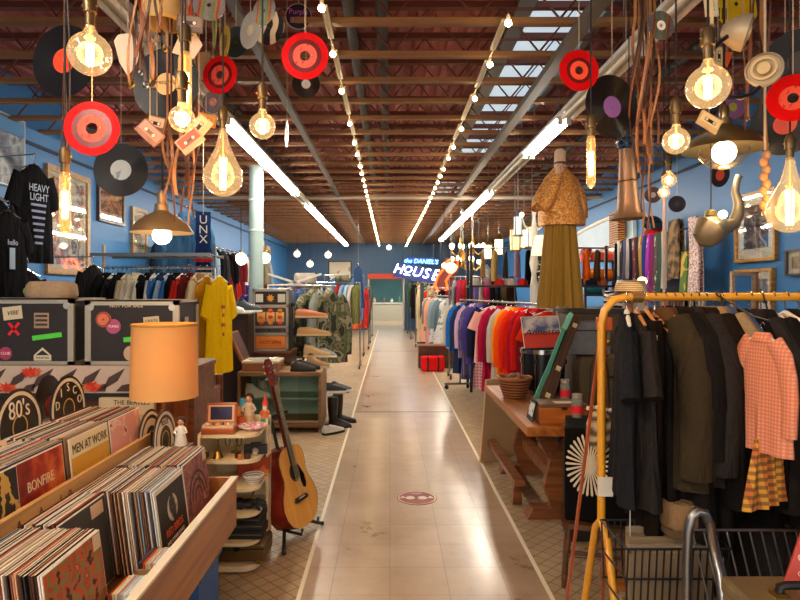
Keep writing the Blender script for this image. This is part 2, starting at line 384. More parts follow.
BLUE = wall_mat('blue_panelling', '#2f6ba2'); BLUEB = wall_mat('blue_end_wall_dimmed', '#34587c', False)  # end wall blue painted darker and greyer, standing in for dimness with distance
b = MB(); b.span((-XW - .15, YF, 0), (-XW, YB + .15, ZD)); struct(b.build('wall_left', BLUE, None, False))
b = MB(); b.span((XW, YF, 0), (XW + .15, YB + .15, ZD)); struct(b.build('wall_right', BLUE, None, False))
DX0, DX1, DZ = -.80, .50, 1.98
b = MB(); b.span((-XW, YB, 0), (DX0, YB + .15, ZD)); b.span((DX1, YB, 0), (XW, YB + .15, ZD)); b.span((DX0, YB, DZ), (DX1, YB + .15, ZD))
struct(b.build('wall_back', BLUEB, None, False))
# trim where the panelling meets the joists
for s, n in ((-1, 'trim_1'), (1, 'trim_2')):
    b = MB(); b.span((s * XW, YF, 3.16), (s * (XW - .02), YB, 3.19)); b.k = 1; b.span((s * XW, YF, 3.19), (s * (XW - .035), YB, 3.33))
    struct(b.build(n, [mat('#10243f', .6), mat('#3d77ac', .5)], None, False))
b = MB(); b.span((DX0 - .06, YB - .04, DZ), (DX1 + .06, YB, DZ + .2)); struct(b.build('trim_3', mat('#d8451f', .5), None, False))
b = MB(); b.span((DX0 - .06, YB - .03, 0), (DX0, YB, DZ)); b.span((DX1, YB - .03, 0), (DX1 + .06, YB, DZ)); struct(b.build('trim_4', mat('#e5d9bd', .5), None, False))
# the room beyond the opening
b = MB(); b.span((-3, 34, 0), (3, 34.15, ZD)); struct(b.build('wall_far', wall_mat('teal_wall', '#86c4d0', False), None, False))
b = MB(); b.span((-3.1, YB + .15, 0), (-3, 34.15, ZD)); struct(b.build('wall_far_left', mat('#5ba3b5', .6), None, False))
b = MB(); b.span((3, YB + .15, 0), (3.1, 34.15, ZD)); struct(b.build('wall_far_right', mat('#5ba3b5', .6), None, False))
# floors
def floor_mats():
    m, N, L, b = new_mat('aisle_tile')
    tc = N.new('ShaderNodeTexCoord'); n = N.new('ShaderNodeTexNoise'); n.inputs['Scale'].default_value = 2.2; n.inputs['Detail'].default_value = 7; n.inputs['Roughness'].default_value = .65
    L.new(tc.outputs['Object'], n.inputs['Vector']); cr = N.new('ShaderNodeValToRGB'); e = cr.color_ramp.elements
    e[0].position = .3; e[0].color = lin('#a88b6e'); e[1].position = .7; e[1].color = lin('#c9b298'); L.new(n.outputs['Fac'], cr.inputs[0])
    br = N.new('ShaderNodeTexBrick'); br.offset = 0; br.inputs['Scale'].default_value = 1; br.inputs['Brick Width'].default_value = .305; br.inputs['Row Height'].default_value = .305
    br.inputs['Mortar Size'].default_value = .0022; br.inputs['Color1'].default_value = (1, 1, 1, 1); br.inputs['Color2'].default_value = (.93, .92, .9, 1); br.inputs['Mortar'].default_value = (.62, .58, .52, 1)
    L.new(tc.outputs['Object'], br.inputs['Vector']); mx = N.new('ShaderNodeMixRGB'); mx.blend_type = 'MULTIPLY'; mx.inputs[0].default_value = 1
    L.new(cr.outputs[0], mx.inputs[1]); L.new(br.outputs['Color'], mx.inputs[2])
    # scuffs
    n2 = N.new('ShaderNodeTexNoise'); n2.inputs['Scale'].default_value = 9; n2.inputs['Detail'].default_value = 8; mp = N.new('ShaderNodeMapping'); mp.inputs['Scale'].default_value = (1, .35, 1)
    L.new(tc.outputs['Object'], mp.inputs[0]); L.new(mp.outputs[0], n2.inputs['Vector']); c2 = N.new('ShaderNodeValToRGB'); c2.color_ramp.elements[0].position = .69; c2.color_ramp.elements[1].position = .76
    L.new(n2.outputs['Fac'], c2.inputs[0]); m2 = N.new('ShaderNodeMixRGB'); m2.inputs[2].default_value = lin('#7a5f48'); ml = N.new('ShaderNodeMath'); ml.operation = 'MULTIPLY'; ml.inputs[1].default_value = .55
    L.new(c2.outputs[0], ml.inputs[0]); L.new(ml.outputs[0], m2.inputs[0]); L.new(mx.outputs[0], m2.inputs[1]); L.new(m2.outputs[0], b.inputs['Base Color'])
    rr = N.new('ShaderNodeMapRange'); rr.inputs['To Min'].default_value = .2; rr.inputs['To Max'].default_value = .42; L.new(n.outputs['Fac'], rr.inputs['Value']); L.new(rr.outputs[0], b.inputs['Roughness'])
    b.inputs['Specular IOR Level'].default_value = .75; b.inputs['Coat Weight'].default_value = .35; b.inputs['Coat Roughness'].default_value = .16
    a = m
    m, N, L, b = new_mat('diamond_vinyl'); tc = N.new('ShaderNodeTexCoord'); mp = N.new('ShaderNodeMapping'); mp.inputs['Rotation'].default_value = (0, 0, PI / 4)
    L.new(tc.outputs['Object'], mp.inputs[0]); br = N.new('ShaderNodeTexBrick'); br.offset = 0; br.inputs['Scale'].default_value = 1; br.inputs['Brick Width'].default_value = .075; br.inputs['Row Height'].default_value = .075
    br.inputs['Mortar Size'].default_value = .0035; br.inputs['Mortar Smooth'].default_value = .3; br.inputs['Color1'].default_value = lin('#b79e7c'); br.inputs['Color2'].default_value = lin('#a98e6b'); br.inputs['Mortar'].default_value = lin('#755a3e')
    L.new(mp.outputs[0], br.inputs['Vector']); n = N.new('ShaderNodeTexNoise'); n.inputs['Scale'].default_value = 1.6; n.inputs['Detail'].default_value = 6; L.new(tc.outputs['Object'], n.inputs['Vector'])
    mr = N.new('ShaderNodeMapRange'); mr.inputs['To Min'].default_value = .7; mr.inputs['To Max'].default_value = 1.25; L.new(n.outputs['Fac'], mr.inputs['Value'])
    mx = N.new('ShaderNodeMixRGB'); mx.blend_type = 'MULTIPLY'; mx.inputs[0].default_value = 1; L.new(br.outputs['Color'], mx.inputs[1]); L.new(mr.outputs[0], mx.inputs[2]); L.new(mx.outputs[0], b.inputs['Base Color'])
    b.inputs['Roughness'].default_value = .5
    return a, m
AISLE, DIAM = floor_mats()
AL, AR = -.46, .815
b = MB(); b.span((-XW, YF, -.1), (AL, YB + .15, 0)); b.span((AR, YF, -.1), (XW, YB + .15, 0)); struct(b.build('floor', DIAM, None, False))
b = MB(); b.span((AL, YF, -.1), (AR, YB + .15, 0)); b.span((-3, YB + .15, -.1), (3, 34, 0)); struct(b.build('floor_aisle', AISLE, None, False))
STRIP = mat('#f0e6cc', .45)
for x, n in ((AL, 'trim_5'), (AR, 'trim_6')):
    b = MB(); b.span((x - .011, YF, 0), (x + .011, YB, .004)); struct(b.build(n, STRIP, None, False))
for y, n in ((7.62, 'trim_7'), (15.2, 'trim_8')):
    b = MB(); b.span((AL, y, 0), (AR, y + .02, .002)); struct(b.build(n, mat('#4a3c30', .6), None, False))
# corrugated red-brown deck
DECK = ramp_mat('rusty_deck', 'noise', [(.25, '#96504a'), (.5, '#b56c64'), (.75, '#84463e')], 1.4, .62, 'LINEAR', 'Object', (1, .2, 1), detail=6)
b = MB(); pr = []; x = -XW - .1
while x < XW + .1:
    pr += [(x, ZD), (x + .035, ZD), (x + .05, ZD + .05), (x + .115, ZD + .05), (x + .13, ZD)]; x += .15
n = len(pr); b.add([(a, YF, z) for a, z in pr] + [(a, YB + .15, z) for a, z in pr], [(i, i + 1, n + i + 1, n + i) for i in range(n - 1)])
b.span((-XW - .15, YF, ZD + .06), (XW + .15, 34.15, ZD + .16)); struct(b.build('ceiling', DECK, None, False))
b = MB(); b.span((-3, YB + .15, 2.9), (3, 34, 3.0)); struct(b.build('ceiling_far', mat('#d8d2c4', .7), None, False))
# open-web joists across the shop
JW = ramp_mat('joist_paint', 'noise', [(.3, '#5e3d22'), (.55, '#94673a'), (.75, '#543822')], 2.5, .6, 'LINEAR', 'Object', (.25, 2, 2), detail=5)
JT = mat('#6a3426', .6)
b = MB(); b.span((-XW, -.035, 0), (XW, .035, .038)); CHORD = b.mesh('chord', False)
b = MB(); b.span((-XW, -.03, .37), (XW, .03, .42)); TOPC = b.mesh('top_chord', False)
b = MB(); x = -XW + .1; k = 0
while x < XW - .3:
    b.tube([(x, 0, .04), (x + .28, 0, .38), (x + .56, 0, .04)], .009, 5); x += .56
WEB = b.mesh('web')
y = .65
while y < YB - .2:
    j = link('ceiling_beam', CHORD, JW, None, (0, y, ZT)); struct(j)
    link('top_chord', TOPC, JT, j); link('web', WEB, JT, j); y += .563
# steel channels and pipes running down the shop just under the joists
GREY = mat('#6f6a62', .45, .5)
for i, (x, z, wd, hh) in enumerate(((-.96, ZT - .03, .06, .05), (1.27, ZT - .035, .085, .06))):
    b = MB(); b.span((x - wd / 2, .5, z - hh / 2), (x + wd / 2, YB, z + hh / 2)); struct(b.build('ceiling_beam', GREY, None, False))
for x, z in ((-.06, 3.58), (-.3, 3.6), (-1.75, 3.6), (-1.95, 3.6), (2.6, 3.6)):
    b = MB(); b.cyl((x, .5, z), (x, YB, z), .045, n=10); struct(b.build('ceiling_pipe', mat('#3a3836', .5, .3), None))
b = MB(); b.cyl((-XW, 11.2, 3.27), (XW, 11.2, 3.27), .03, n=10); struct(b.build('ceiling_pipe', mat('#b5aa9a', .5), None))
# skylight strip
t = thing('skylight', 'long pale blue-white skylight strip above the joists beside the grey ceiling channel', 'skylight', (0, 0, 0)); t['kind'] = 'structure'
b = MB(); b.span((1.10, 3.0, 3.79), (1.70, 9.9, 3.81)); b.build('pane', emit('#c4d8e4', .6), t, False)
b = MB(); b.span((.97, 3.0, 3.70), (1.10, 9.9, 3.80)); b.span((1.70, 3.0, 3.74), (1.76, 9.9, 3.80)); b.build('curb', mat('#6d6f70', .5), t, False)
b = MB(); b.span((1.05, 12.4, 3.79), (1.66, 14.8, 3.81)); b.build('pane', emit('#c4d8e4', .3), t, False)
# column
b = MB(); b.cyl((0, 0, 0), (0, 0, ZT + .02), .102, n=28); c = b.build('column', mat('#a3bab8', .5), None, loc=(-1.95, 8.75, 0)); struct(c)
for z in (2.86, 2.42): b = MB(); b.lathe([(.10, z - .012), (.112, z - .012), (.112, z + .012), (.10, z + .012)], (0, 0, 0), 28); b.build('column_band', mat('#e6eeea', .5), c)
b = MB(); b.box((0, 0, .015), (.3, .3, .03)); b.build('column_base', mat('#9aa8a6', .5), c, False)

# ------------------------------------------------------------------ fluorescent rows
LIT = emit('#fff6e6', TUBE_POWER); UNLIT = mat('#e9e4d6', .4)
HOUS = mat('#d6d0c2', .45)
def fluorescent(x, y0, y1, lit, label):
    t = thing('fluorescent_light', label, 'ceiling light', (x, (y0 + y1) / 2, 3.2), 0, 'fluorescent strip lights')
    h = (y1 - y0) / 2 - .01
    b = MB(); b.prism([(-.085, .0), (.085, .0), (.05, .07), (-.05, .07)], -h, h, 'xz'); b.build('housing', HOUS, t, False)
    for s in (-1, 1): b = MB(); b.span((s * .04 - .025, s * 0 - h, -.06), (s * .04 + .025, -h + .02, .0)); b.build('end_cap', HOUS, t, False)
    for s in (-1, 1): b = MB(); b.cyl((s * .042, -h + .02, -.025), (s * .042, h - .02, -.025), .019, n=8); b.build('tube', LIT if lit else UNLIT, t)
    for q in (-.7, .7): b = MB(); b.cyl((0, q * h, .07), (0, q * h, ZD - 3.2 + .03), .006, n=5); b.build('hanger_rod', STEEL, t)
def nth(i, n): return ORD[i]
for side, x, segs in (('left-hand', -1.60, [(-3.4, -1, 1), (-.9, 1.5, 1), (1.6, 4.0, 0), (4.05, 5.7, 0), (5.76, 7.9, 1), (7.95, 10.1, 1), (10.15, 11.35, 0), (11.4, 14, 1), (14.05, 16.6, 1), (16.65, 19.2, 1), (19.25, 22, 1)]),  # first two strips are unseen extras behind the camera, lit to brighten the foreground
                      ('right-hand', 1.68, [(-3.4, -1, 0), (-.9, 1.5, 0), (1.6, 4.0, 0), (4.05, 5.7, 0), (5.76, 7.2, 1), (7.25, 9.85, 0), (9.9, 12.3, 1), (12.35, 14.8, 1), (14.85, 17.3, 1), (17.35, 19.8, 1)])):
    for i, (a, c, l) in enumerate(segs):
        fluorescent(x, a, c, l, f'{"lit" if l else "unlit"} white fluorescent strip in the {side} row, {ORD[i]} from the shop front')
# ------------------------------------------------------------------ two strings of small round bulbs
SB = emit('#ffdfa6', STRING_POWER)
def string_light(nm, xs, ys, label):
    t = thing('string_light', label, 'string lights', (0, 0, 0))
    pts = []; 
    for i in range(len(ys) - 1): 
        pts += [(xs(ys[i]), ys[i], ZT - .03), (xs(ys[i]), (ys[i] + ys[i + 1]) / 2, ZT - .06)]
    b = MB(); b.tube(pts, .006, 5); b.build('wire', mat('#cfc2a4', .6), t)
    sph = MB(); sph.ball((0, 0, -.03), .022, 10, 7); sm = sph.mesh('bulb'); so = MB(); so.cyl((0, 0, -.012), (0, 0, .02), .012, n=8); som = so.mesh('socket')
    for y in ys:
        q = link('bulb', sm, SB, t, (xs(y), y, ZT - .06)); link('socket', som, CREAM, q)
    for i in range(len(ys) - 1):
        if ys[i] < 9 and i % 1 == 0:
            b = MB(); y0 = ys[i] + .12; y1 = ys[i + 1] - .12; b.span((xs(y0) - .02, y0, ZT - .03), (xs(y0) + .02, y1, ZT - .008)); b.build('conduit', mat('#d8c8a2', .5), t, False)
ys = [3.6, 4.3, 5.1, 6.1, 6.9, 7.5] + [8.2 + .52 * i for i in range(29)]
string_light('l', lambda y: -.41, ys, 'string of warm round bulbs above the left edge of the aisle')
string_light('r', lambda y: .75 if y < 12 else .75 - .012 * (y - 12), [y + .2 for y in ys], 'string of warm round bulbs above the right edge of the aisle')
# far-room furniture
t = thing('counter', 'white counter in the teal room seen through the far opening', 'counter', (0, 31, 0))
b = MB(); b.span((-1.6, -.3, 0), (1.2, .3, .85)); b.build('body', mat('#c9c0ac', .6), t, False); b = MB(); b.span((-1.65, -.35, .85), (1.25, .35, .9)); b.build('worktop', mat('#efe9db', .4), t, False)
for x, h, c, nm in ((-.8, .25, '#d8b48a', 'vase'), (-.3, .3, '#7a6a58', 'bottle'), (.1, .2, '#e6d8c0', 'jar'), (.5, .35, '#5a8a6a', 'vase')):
    b = MB(); b.lathe([(.05, 0), (.09, h * .4), (.05, h * .75), (.06, h)], (0, 0, 0), 14); tag(b.build(nm, mat(c, .5), None, loc=(x, 31, .9)), f'small {({"#d8b48a": "tan", "#7a6a58": "brown", "#e6d8c0": "cream", "#5a8a6a": "green"})[c]} {nm} on the white counter beyond the far opening', nm)
ld = bpy.data.lights.new('far_room_lamp', 'AREA'); ld.energy = 110; ld.size = 2.5; ld.color = (1, .95, .85); lo = bpy.data.objects.new('far_room_lamp', ld); COL.objects.link(lo); lo.location = (0, 28.5, 2.85)
# floor decal
t = thing('floor_decal', 'round maroon and white sticker on the polished aisle floor', 'sticker', (P(417, 498, 4.47).x, 4.47, 0))
b = MB(); b.lathe([(.148, .001), (.148, .003)], (0, 0, 0), 40); b.build('disc', mat('#8d3a35', .5), t)
b = MB(); b.disc((0, 0, .0035), .132, .142, .001, 'z', 40); b.build('rim', mat('#e6cdb8', .5), t)
b = MB()
for x in (-.05, .04):
    b.lathe([(.034, .003), (.034, .0045)], (x, -.005, 0), 18)
b.build('footprint', mat('#ead9c8', .5), t)
b = MB()
for x in (-.105, .1): b.prism([(x - .025, -.01), (x + .025, -.01), (x, .035)], .003, .0045, 'xy')
b.build('arrow', mat('#e9d3c6', .5), t, False)
for r_, a in ((.09, 'KEEP'),): text(a, .035, mat('#ead9c8', .5), t, (0, .085, .004), (0, 0, 0))
# ================================================================== LEFT FOREGROUND: record bin
SLV = [mat(h, .55, 0, 0, 40, .1) for h in ('#e9dcc4', '#f2e8d6', '#d8c3a0', '#c98f6a', '#b9482e', '#8aa0b0', '#e4cfa6', '#5a4538', '#efe6d8', '#d9a87c', '#34302e', '#c7d3da')]
PAPER = mat('#f3ead8', .7); DARKS = [mat(h, .6, 0, 0, 60, .3) for h in ('#3a2418', '#5a2f1c', '#2a2220', '#7a5234', '#43302a', '#8a4028', '#31363c', '#a8845c')]
BINW = wood('#b87838', '#8f5522', .4, 5, 'y'); BINDK = wood('#7d5028', '#5a3617', .5, 5, 'y'); LAM = mat('#efe2c6', .35)
t = thing('record_bin', 'long wooden two-tier record bin with pale-topped side board, full of album sleeves', 'record bin', (0, 0, 0))
b = MB(); b.span((-.77, .75, .40), (-.75, 2.93, .632)); b.build('side_board', BINW, t, False)
b = MB(); b.span((-.776, .75, .632), (-.744, 2.93, .642)); b.build('board_edge', LAM, t, False)
b = MB(); b.span((-1.18, 2.91, .40), (-.77, 2.93, .64)); b.build('end_board', BINW, t, False)
b = MB(); b.span((-1.18, .75, .44), (-.77, 2.91, .483)); b.build('lower_shelf', BINDK, t, False)
b = MB(); b.span((-1.195, .75, .46), (-1.175, 2.95, .845)); b.build('tier_board', wood('#c99a5c', '#a87840', .5, 5, 'y'), t, False)
b = MB(); b.span((-1.95, .75, .61), (-1.195, 2.95, .66)); b.build('upper_shelf', BINDK, t, False)
b = MB(); b.span((-1.95, 2.95, .63), (-1.0, 3.32, .655)); b.build('rear_ledge', BINDK, t, False)
b = MB(); b.span((-1.97, .75, 0), (-1.95, 3.32, .92)); b.build('back_board', BINDK, t, False)
b = MB(); b.span((-1.9, .8, 0), (-1.05, 3.2, .44)); b.build('plinth', BINDK, t, False)
b = MB(); b.span((-.874, .8, .46), (-.866, 2.9, .515)); b.build('divider', mat('#a9804f', .8), t, False)
for y in (1.53, 1.79, 2.04, 2.20): b = MB(); b.span((-.866, y - .003, .46), (-.77, y + .003, .6)); b.build('divider', mat('#a9804f', .8), t, False)
for k, ch in enumerate('A A 10'): 
    if ch != ' ': text(ch, .05, mat('#6b4522', .7), t, (-1.1735, 1.9 + .06 * k, .80), (PI / 2, 0, PI / 2))
# one sleeve, then copies
b = MB(); b.span((-.0022, 0, 0), (.0022, .312, .312)); b.m = [1, 1, 1, 1, 1, 0]; SLEEVE = b.mesh('record_sleeve', False)
NR = [0]
def sleeves(xf, y0, z0, n, pitch, phrase, tilt=-.13, skip=0):
    for k in range(skip, n):
        m = SLV[R.choice((0, 0, 1, 1, 1, 1, 2, 3, 5, 6, 8, 8, 8, 9, 11, 11, 4))]
        m2 = DARKS[R.randrange(len(DARKS))] if R.random() < .7 else m
        o = link('album_sleeve', SLEEVE, [m, m2], None, (xf - pitch * k, y0 + R.uniform(-.006, .006), z0 + (R.uniform(0, .008))), (0, tilt + R.uniform(-.008, .008), 0))
        for q_, mm in enumerate((m, m2)): o.material_slots[q_].link = 'OBJECT'; o.material_slots[q_].material = mm
        tag(o, f'record sleeve packed on edge in {phrase}', 'record', 'album sleeves in ' + phrase); NR[0] += 1
sleeves(-.876, 1.574, .488, 34, .0085, 'the nearest lower stack of the bin', skip=1)
sleeves(-1.02, 1.91, .488, 14, .0085, 'the lower stack with the dark sleeve in front', skip=1)
sleeves(-.838, 2.222, .488, 34, .0085, 'the lower stack behind the black poster cover', skip=1)
sleeves(-.850, 2.56, .488, 34, .0085, 'the farthest lower stack of the bin', skip=1)
for nm, y0, sk in (('nearest', 1.0, 1), ('second', 1.32, 0), ('third', 1.64, 0), ('fourth', 1.97, 1), ('fifth', 2.30, 1), ('farthest', 2.63, 1)):
    sleeves(-1.205, y0, .665, 26 if nm != 'nearest' else 10, .0115, f'the {nm} upper row of the bin', -.1, sk)
def cover(label, xf, y0, z0, art, tilt=-.13, price=False, txt=(), border=None, name='album_sleeve'):
    if z0 == .635: z0 = .665
    t = thing(name, label, 'record', (xf, y0, z0), (0, tilt, 0))
    o_ = link('sleeve', SLEEVE, [border or PAPER, border or PAPER], t)
    for q_ in (0, 1): o_.material_slots[q_].link = 'OBJECT'; o_.material_slots[q_].material = border or PAPER
    g = .018 if border else .004
    b = MB(); b.span((.0022, g, g), (.0034, .312 - g, .312 - g)); b.build('cover_art', art, t, False)
    if price: b = MB(); b.span((.0034, .262, .262), (.0042, .308, .306)); b.build('price_sticker', mat('#e8d3ac', .7), t, False)
    for body, size, m, y, z, sx in txt: text(body, size, m, t, (.0040, y, z), (PI / 2, 0, PI / 2), sx=sx)
    return t
ART_A = ramp_mat('art_autumn', 'noise', [(.2, '#2a3322'), (.4, '#d2572c'), (.5, '#8a8f4a'), (.58, '#c94a24'), (.68, '#e9b48a'), (.8, '#4a3a28')], 22, .4, 'CONSTANT', detail=6)
cover('record cover of autumn leaves at the front of the nearest lower stack', -.876, 1.574, .488, ART_A, price=True)
cover('black record cover with round portrait and orange lettering, white border', -.838, 2.222, .488, mat('#2b2725', .5), txt=(('RED BIRDS', .042, mat('#e8602c', .5), .155, .125, .9), ('AND OTHER SONGS', .022, PAPER, .155, .088, .9), ('LIVE ON SUNDAY', .022, PAPER, .155, .055, .9)), border=PAPER)
o = [x for x in COL.objects if x.get('label', '').startswith('black record cover')][0]
b = MB(); b.lathe([(.052, .0034), (.052, .0042)], (0, .155, .205), 24, 'x'); b.build('portrait', ramp_mat('portrait', 'noise', [(.4, '#2b2725'), (.55, '#d9cdb8')], 16, .5, 'LINEAR'), o)
ART_C = ramp_mat('art_mauve', 'noise', [(.3, '#5a2f2c'), (.48, '#b57a72'), (.6, '#8a4a44'), (.7, '#d3a79a')], 14, .5, 'LINEAR', detail=5)
o = cover('mauve arched-doorway record cover at the front of the farthest lower stack', -.850, 2.56, .488, ART_C, price=True)
b = MB()
for k in range(3): b.prism([(.155 + r * math.cos(a), .03 + (.1 + r * math.sin(a)) * 1.0) for r, aa in ((.12 - .035 * k, [PI * i / 14 for i in range(15)]), (.108 - .035 * k, [PI * i / 14 for i in range(14, -1, -1)])) for a in aa], .0036, .0042, 'yz')
b.build('arch', mat('#4a2a26', .5), o, False)
o = cover('dark grey record sleeve with a cream tag at the front of the second lower stack', -1.02, 1.91, .488, mat('#4a4844', .6))
b = MB(); b.span((.004, .2, .255), (.006, .285, .3)); b.build('index_tag', mat('#ecc9a6', .7), o, False)
ART_Y = ramp_mat('art_yellow', 'noise', [(.3, '#e0a92c'), (.62, '#edc04a'), (.68, '#4a3a1c')], 6, .5, 'CONSTANT', detail=3)
cover('yellow record cover lettered MEN AT WORK in the upper tier', -1.203, 2.30, .635, ART_Y, -.1, txt=(('MEN AT WORK', .052, mat('#3a2c12', .6), .156, .265, .78),))
o = [x for x in COL.objects if x.get('label', '').startswith('yellow record cover')][0]
b = MB(); b.span((.0034, .004, .235), (.0038, .308, .308)); b.build('title_band', mat('#efe0b4', .6), o, False)
ART_R = ramp_mat('art_fire', 'noise', [(.25, '#3a0d08'), (.45, '#a8230f'), (.6, '#e2742a'), (.7, '#f2c25a')], 7, .4, 'LINEAR', detail=5)
cover('red and gold record cover leaning in the upper tier before the yellow one', -1.203, 1.94, .635, ART_R, -.1, txt=(('BONFIRE', .05, mat('#f0d9a8', .5), .16, .215, .8),))
ART_B = ramp_mat('art_city', 'noise', [(.3, '#1a1712'), (.5, '#d8b25a'), (.58, '#2a241c'), (.7, '#c9a24a')], 9, .5, 'CONSTANT', detail=4)
o = cover('black and gold city-scene record cover low in the upper tier', -1.19, 1.66, .60, ART_B, -.1); o.location.x = -1.2; o.location.z = .665
cover('pink sketched record cover at the far end of the upper tier', -1.203, 2.63, .635, ramp_mat('art_pink', 'noise', [(.35, '#e9a79a'), (.55, '#f0cdbc'), (.62, '#b9655c')], 12, .5, 'CONSTANT', detail=4), -.1)
# genre dividers cut like records
def divider_disc(word, loc, label, marks, band=False):
    t = thing('genre_divider', label, 'record divider', loc, (0, -.06, 0))
    b = MB(); b.lathe([(.155, -.002), (.155, .002)], (0, 0, 0), 40, 'x'); b.build('disc', mat('#1c1a1a', .35), t)
    b = MB(); b.disc((.003, 0, 0), .128, .143, .001, 'x', 40); b.build('rim', mat('#e9dcc4', .5), t)
    b = MB(); b.disc((.003, 0, 0), .044, .05, .001, 'x', 32); b.build('ring', mat('#c9a45a', .5), t)
    if band: b = MB(); b.disc((.0026, 0, 0), .075, .11, .001, 'x', 40); b.build('band', mat('#e9dcc4', .5), t)
    for ch, sz, y, z, ro in marks: text(ch, sz, mat('#1c1a1a', .5) if band else mat('#f0e4cc', .5), t, (.0042, y, z), Euler((PI / 2 + 0, 0, PI / 2)), sx=.9)
    return t
divider_disc('80', (-1.50, 2.43, .995), "black record-shaped divider lettered 80's in the upper tier", (("80's", .1, 0, .07, 0),))
divider_disc('D', (-1.50, 2.80, .995), 'black record-shaped divider lettered DISCO in the upper tier', (('D', .055, -.095, .03, 0), ('I', .055, -.06, .082, 0), ('S', .055, .0, .1, 0), ('C', .055, .055, .078, 0), ('O', .055, .095, .03, 0)))
divider_disc('O', (-1.19, 2.99, .80), 'farther of two white-rimmed record dividers beside the wooden chest', (), True)
divider_disc('O', (-1.12, 2.99, .80), 'nearer of two white-rimmed record dividers, lettered ROCK, beside the wooden chest', (('ROCK', .036, 0, .09, 0),), True)
t = thing('vinyl_record', 'bare black record with red label standing between the genre dividers', 'record', (-1.60, 2.82, 1.0), (0, -.06, .12))
b = MB(); b.lathe([(.15, -.0015), (.15, .0015)], (0, 0, 0), 40, 'x'); b.build('disc', mat('#0f0e0f', .22), t)
b = MB(); b.lathe([(.05, .0016), (.05, .003)], (0, 0, 0), 28, 'x'); b.build('centre_label', mat('#c5301c', .5), t)
t = thing('index_card', 'cream index card lettered THE DOORS sticking up from the upper tier', 'index card', (-1.40, 1.94, .93), (0, -.1, 0))
b = MB(); b.span((-.001, 0, 0), (.001, .26, .075)); b.build('card', mat('#eccfa8', .7), t, False); text('THE DOORS', .036, mat('#4a4038', .7), t, (.0022, .13, .045), (PI / 2, 0, PI / 2))
# compact-disc cases in the side trough
b = MB(); b.span((-.0035, 0, 0), (.0035, .125, .125)); CASE = b.mesh('disc_case', False)
CASEM = [mat(h, .3) for h in ('#c8d8e2', '#e8e4da', '#c9402a', '#e0955a', '#3a4a6a', '#d8c07a', '#a8bccc', '#5a2a2a')]
for y0, ph in ((1.62, 'nearer'), (1.85, 'middle'), (2.06, 'farther')):
    for k in range(10):
        m = CASEM[(k * 3 + int(y0 * 10)) % 8] if k < 6 else CASEM[(0, 1, 6, 0)[k - 6]]
        o = link('disc_case', CASE, m, None, (-.857 + .0088 * k, y0, .484 + R.uniform(0, .006)), (0, -.05, 0)); o.material_slots[0].link = 'OBJECT'; o.material_slots[0].material = m
        tag(o, f'slim disc case on edge in the {ph} compartment of the side trough', 'disc case', f'disc cases in the {ph} side compartment')
# crate under the bin
t = thing('storage_crate', 'blue plastic crate under the record bin', 'crate', (-.95, 2.72, 0))
b = MB(); b.span((-.1, -.15, 0), (.13, .15, .02)); b.span((-.1, -.15, .02), (-.09, .15, .3)); b.span((.12, -.15, .02), (.13, .15, .3)); b.span((-.09, -.15, .02), (.12, -.14, .3)); b.span((-.09, .14, .02), (.12, .15, .3)); b.build('body', mat('#2f5f9a', .5), t, False)
b = MB(); b.span((-.115, -.165, .3), (.145, -.13, .33)); b.span((-.115, .13, .3), (.145, .165, .33)); b.span((-.115, -.13, .3), (-.085, .13, .33)); b.span((.115, -.13, .3), (.145, .13, .33)); b.build('rim', mat('#28527f', .5), t, False)
b = MB(); b.ball((0, 0, .045), .07, 16, 10, (1.3, .9, .65)); o = b.build('crumpled_paper', mat('#e6e0d4', .8, 0, .9, 22), None, loc=(-.83, 2.46, 0)); tag(o, 'crumpled white paper on the floor below the bin board', 'paper')
md = o.modifiers.new('d', 'DISPLACE'); tx = bpy.data.textures.new('crumple', 'CLOUDS'); tx.noise_scale = .03; md.texture = tx; md.strength = .03

# ================================================================== counter, flight cases, mural
t = thing('counter', 'brown counter behind the record bin with a comic mural strip across its front', 'counter', (0, 0, 0))
b = MB(); b.span((-3.3, 3.42, 0), (-1.45, 4.0, 1.12)); b.build('body', DARKWOOD, t, False)
MUR = ramp_mat('mural_grey', 'voronoi', [(0, '#4a3630'), (.3, '#c0a894'), (.55, '#cbb6a2')], 6, .7, 'CONSTANT', 'Object', (1, 1, 2.2), out='Distance')
b = MB(); b.span((-3.3, 3.405, .965), (-1.45, 3.42, 1.12)); pm = b.build('mural_panel', mat('#c7b09c', .7, 0, 0, 20, .12), t, False)
b = MB()
for i in range(13):
    x = -3.25 + i * .135
    b.prism([(x, .985), (x + .085, 1.035), (x + .125, 1.105), (x + .035, 1.055)], 3.400, 3.405)
    b.prism([(x + .075, .975), (x + .15, .975), (x + .16, 1.02), (x + .11, 1.01)], 3.400, 3.405)
b.build('dark_shape', mat('#4a342e', .7), pm, False)
r2 = random.Random(3)
for cx_, cz_, sz in ((-2.03, 1.085, .8), (-2.17, .995, .7), (-1.69, 1.0, .75), (-2.6, 1.04, .8)):
    out = []; b = MB()
    for k in range(26):
        a = 2 * PI * k / 26; rr = (r2.uniform(.75, 1.1) if k % 2 else r2.uniform(.45, .7)) * .06 * sz; out.append((cx_ + 1.5 * rr * math.cos(a), max(.967, min(1.119, cz_ + rr * math.sin(a) * .75))))
    b.prism(out, 3.396, 3.400); b.build('flame', ramp_mat('flame_paint', 'noise', [(.4, '#c9280f'), (.6, '#e2622a'), (.68, '#e8b04a')], 20, .7, 'LINEAR'), pm, False)
b = MB(); b.span((-3.3, 3.40, .93), (-1.45, 3.43, .965)); b.build('moulding', mat('#1a1512', .6), t, False)
ALU = mat('#c3b49a', .42, .75, .15, 18)
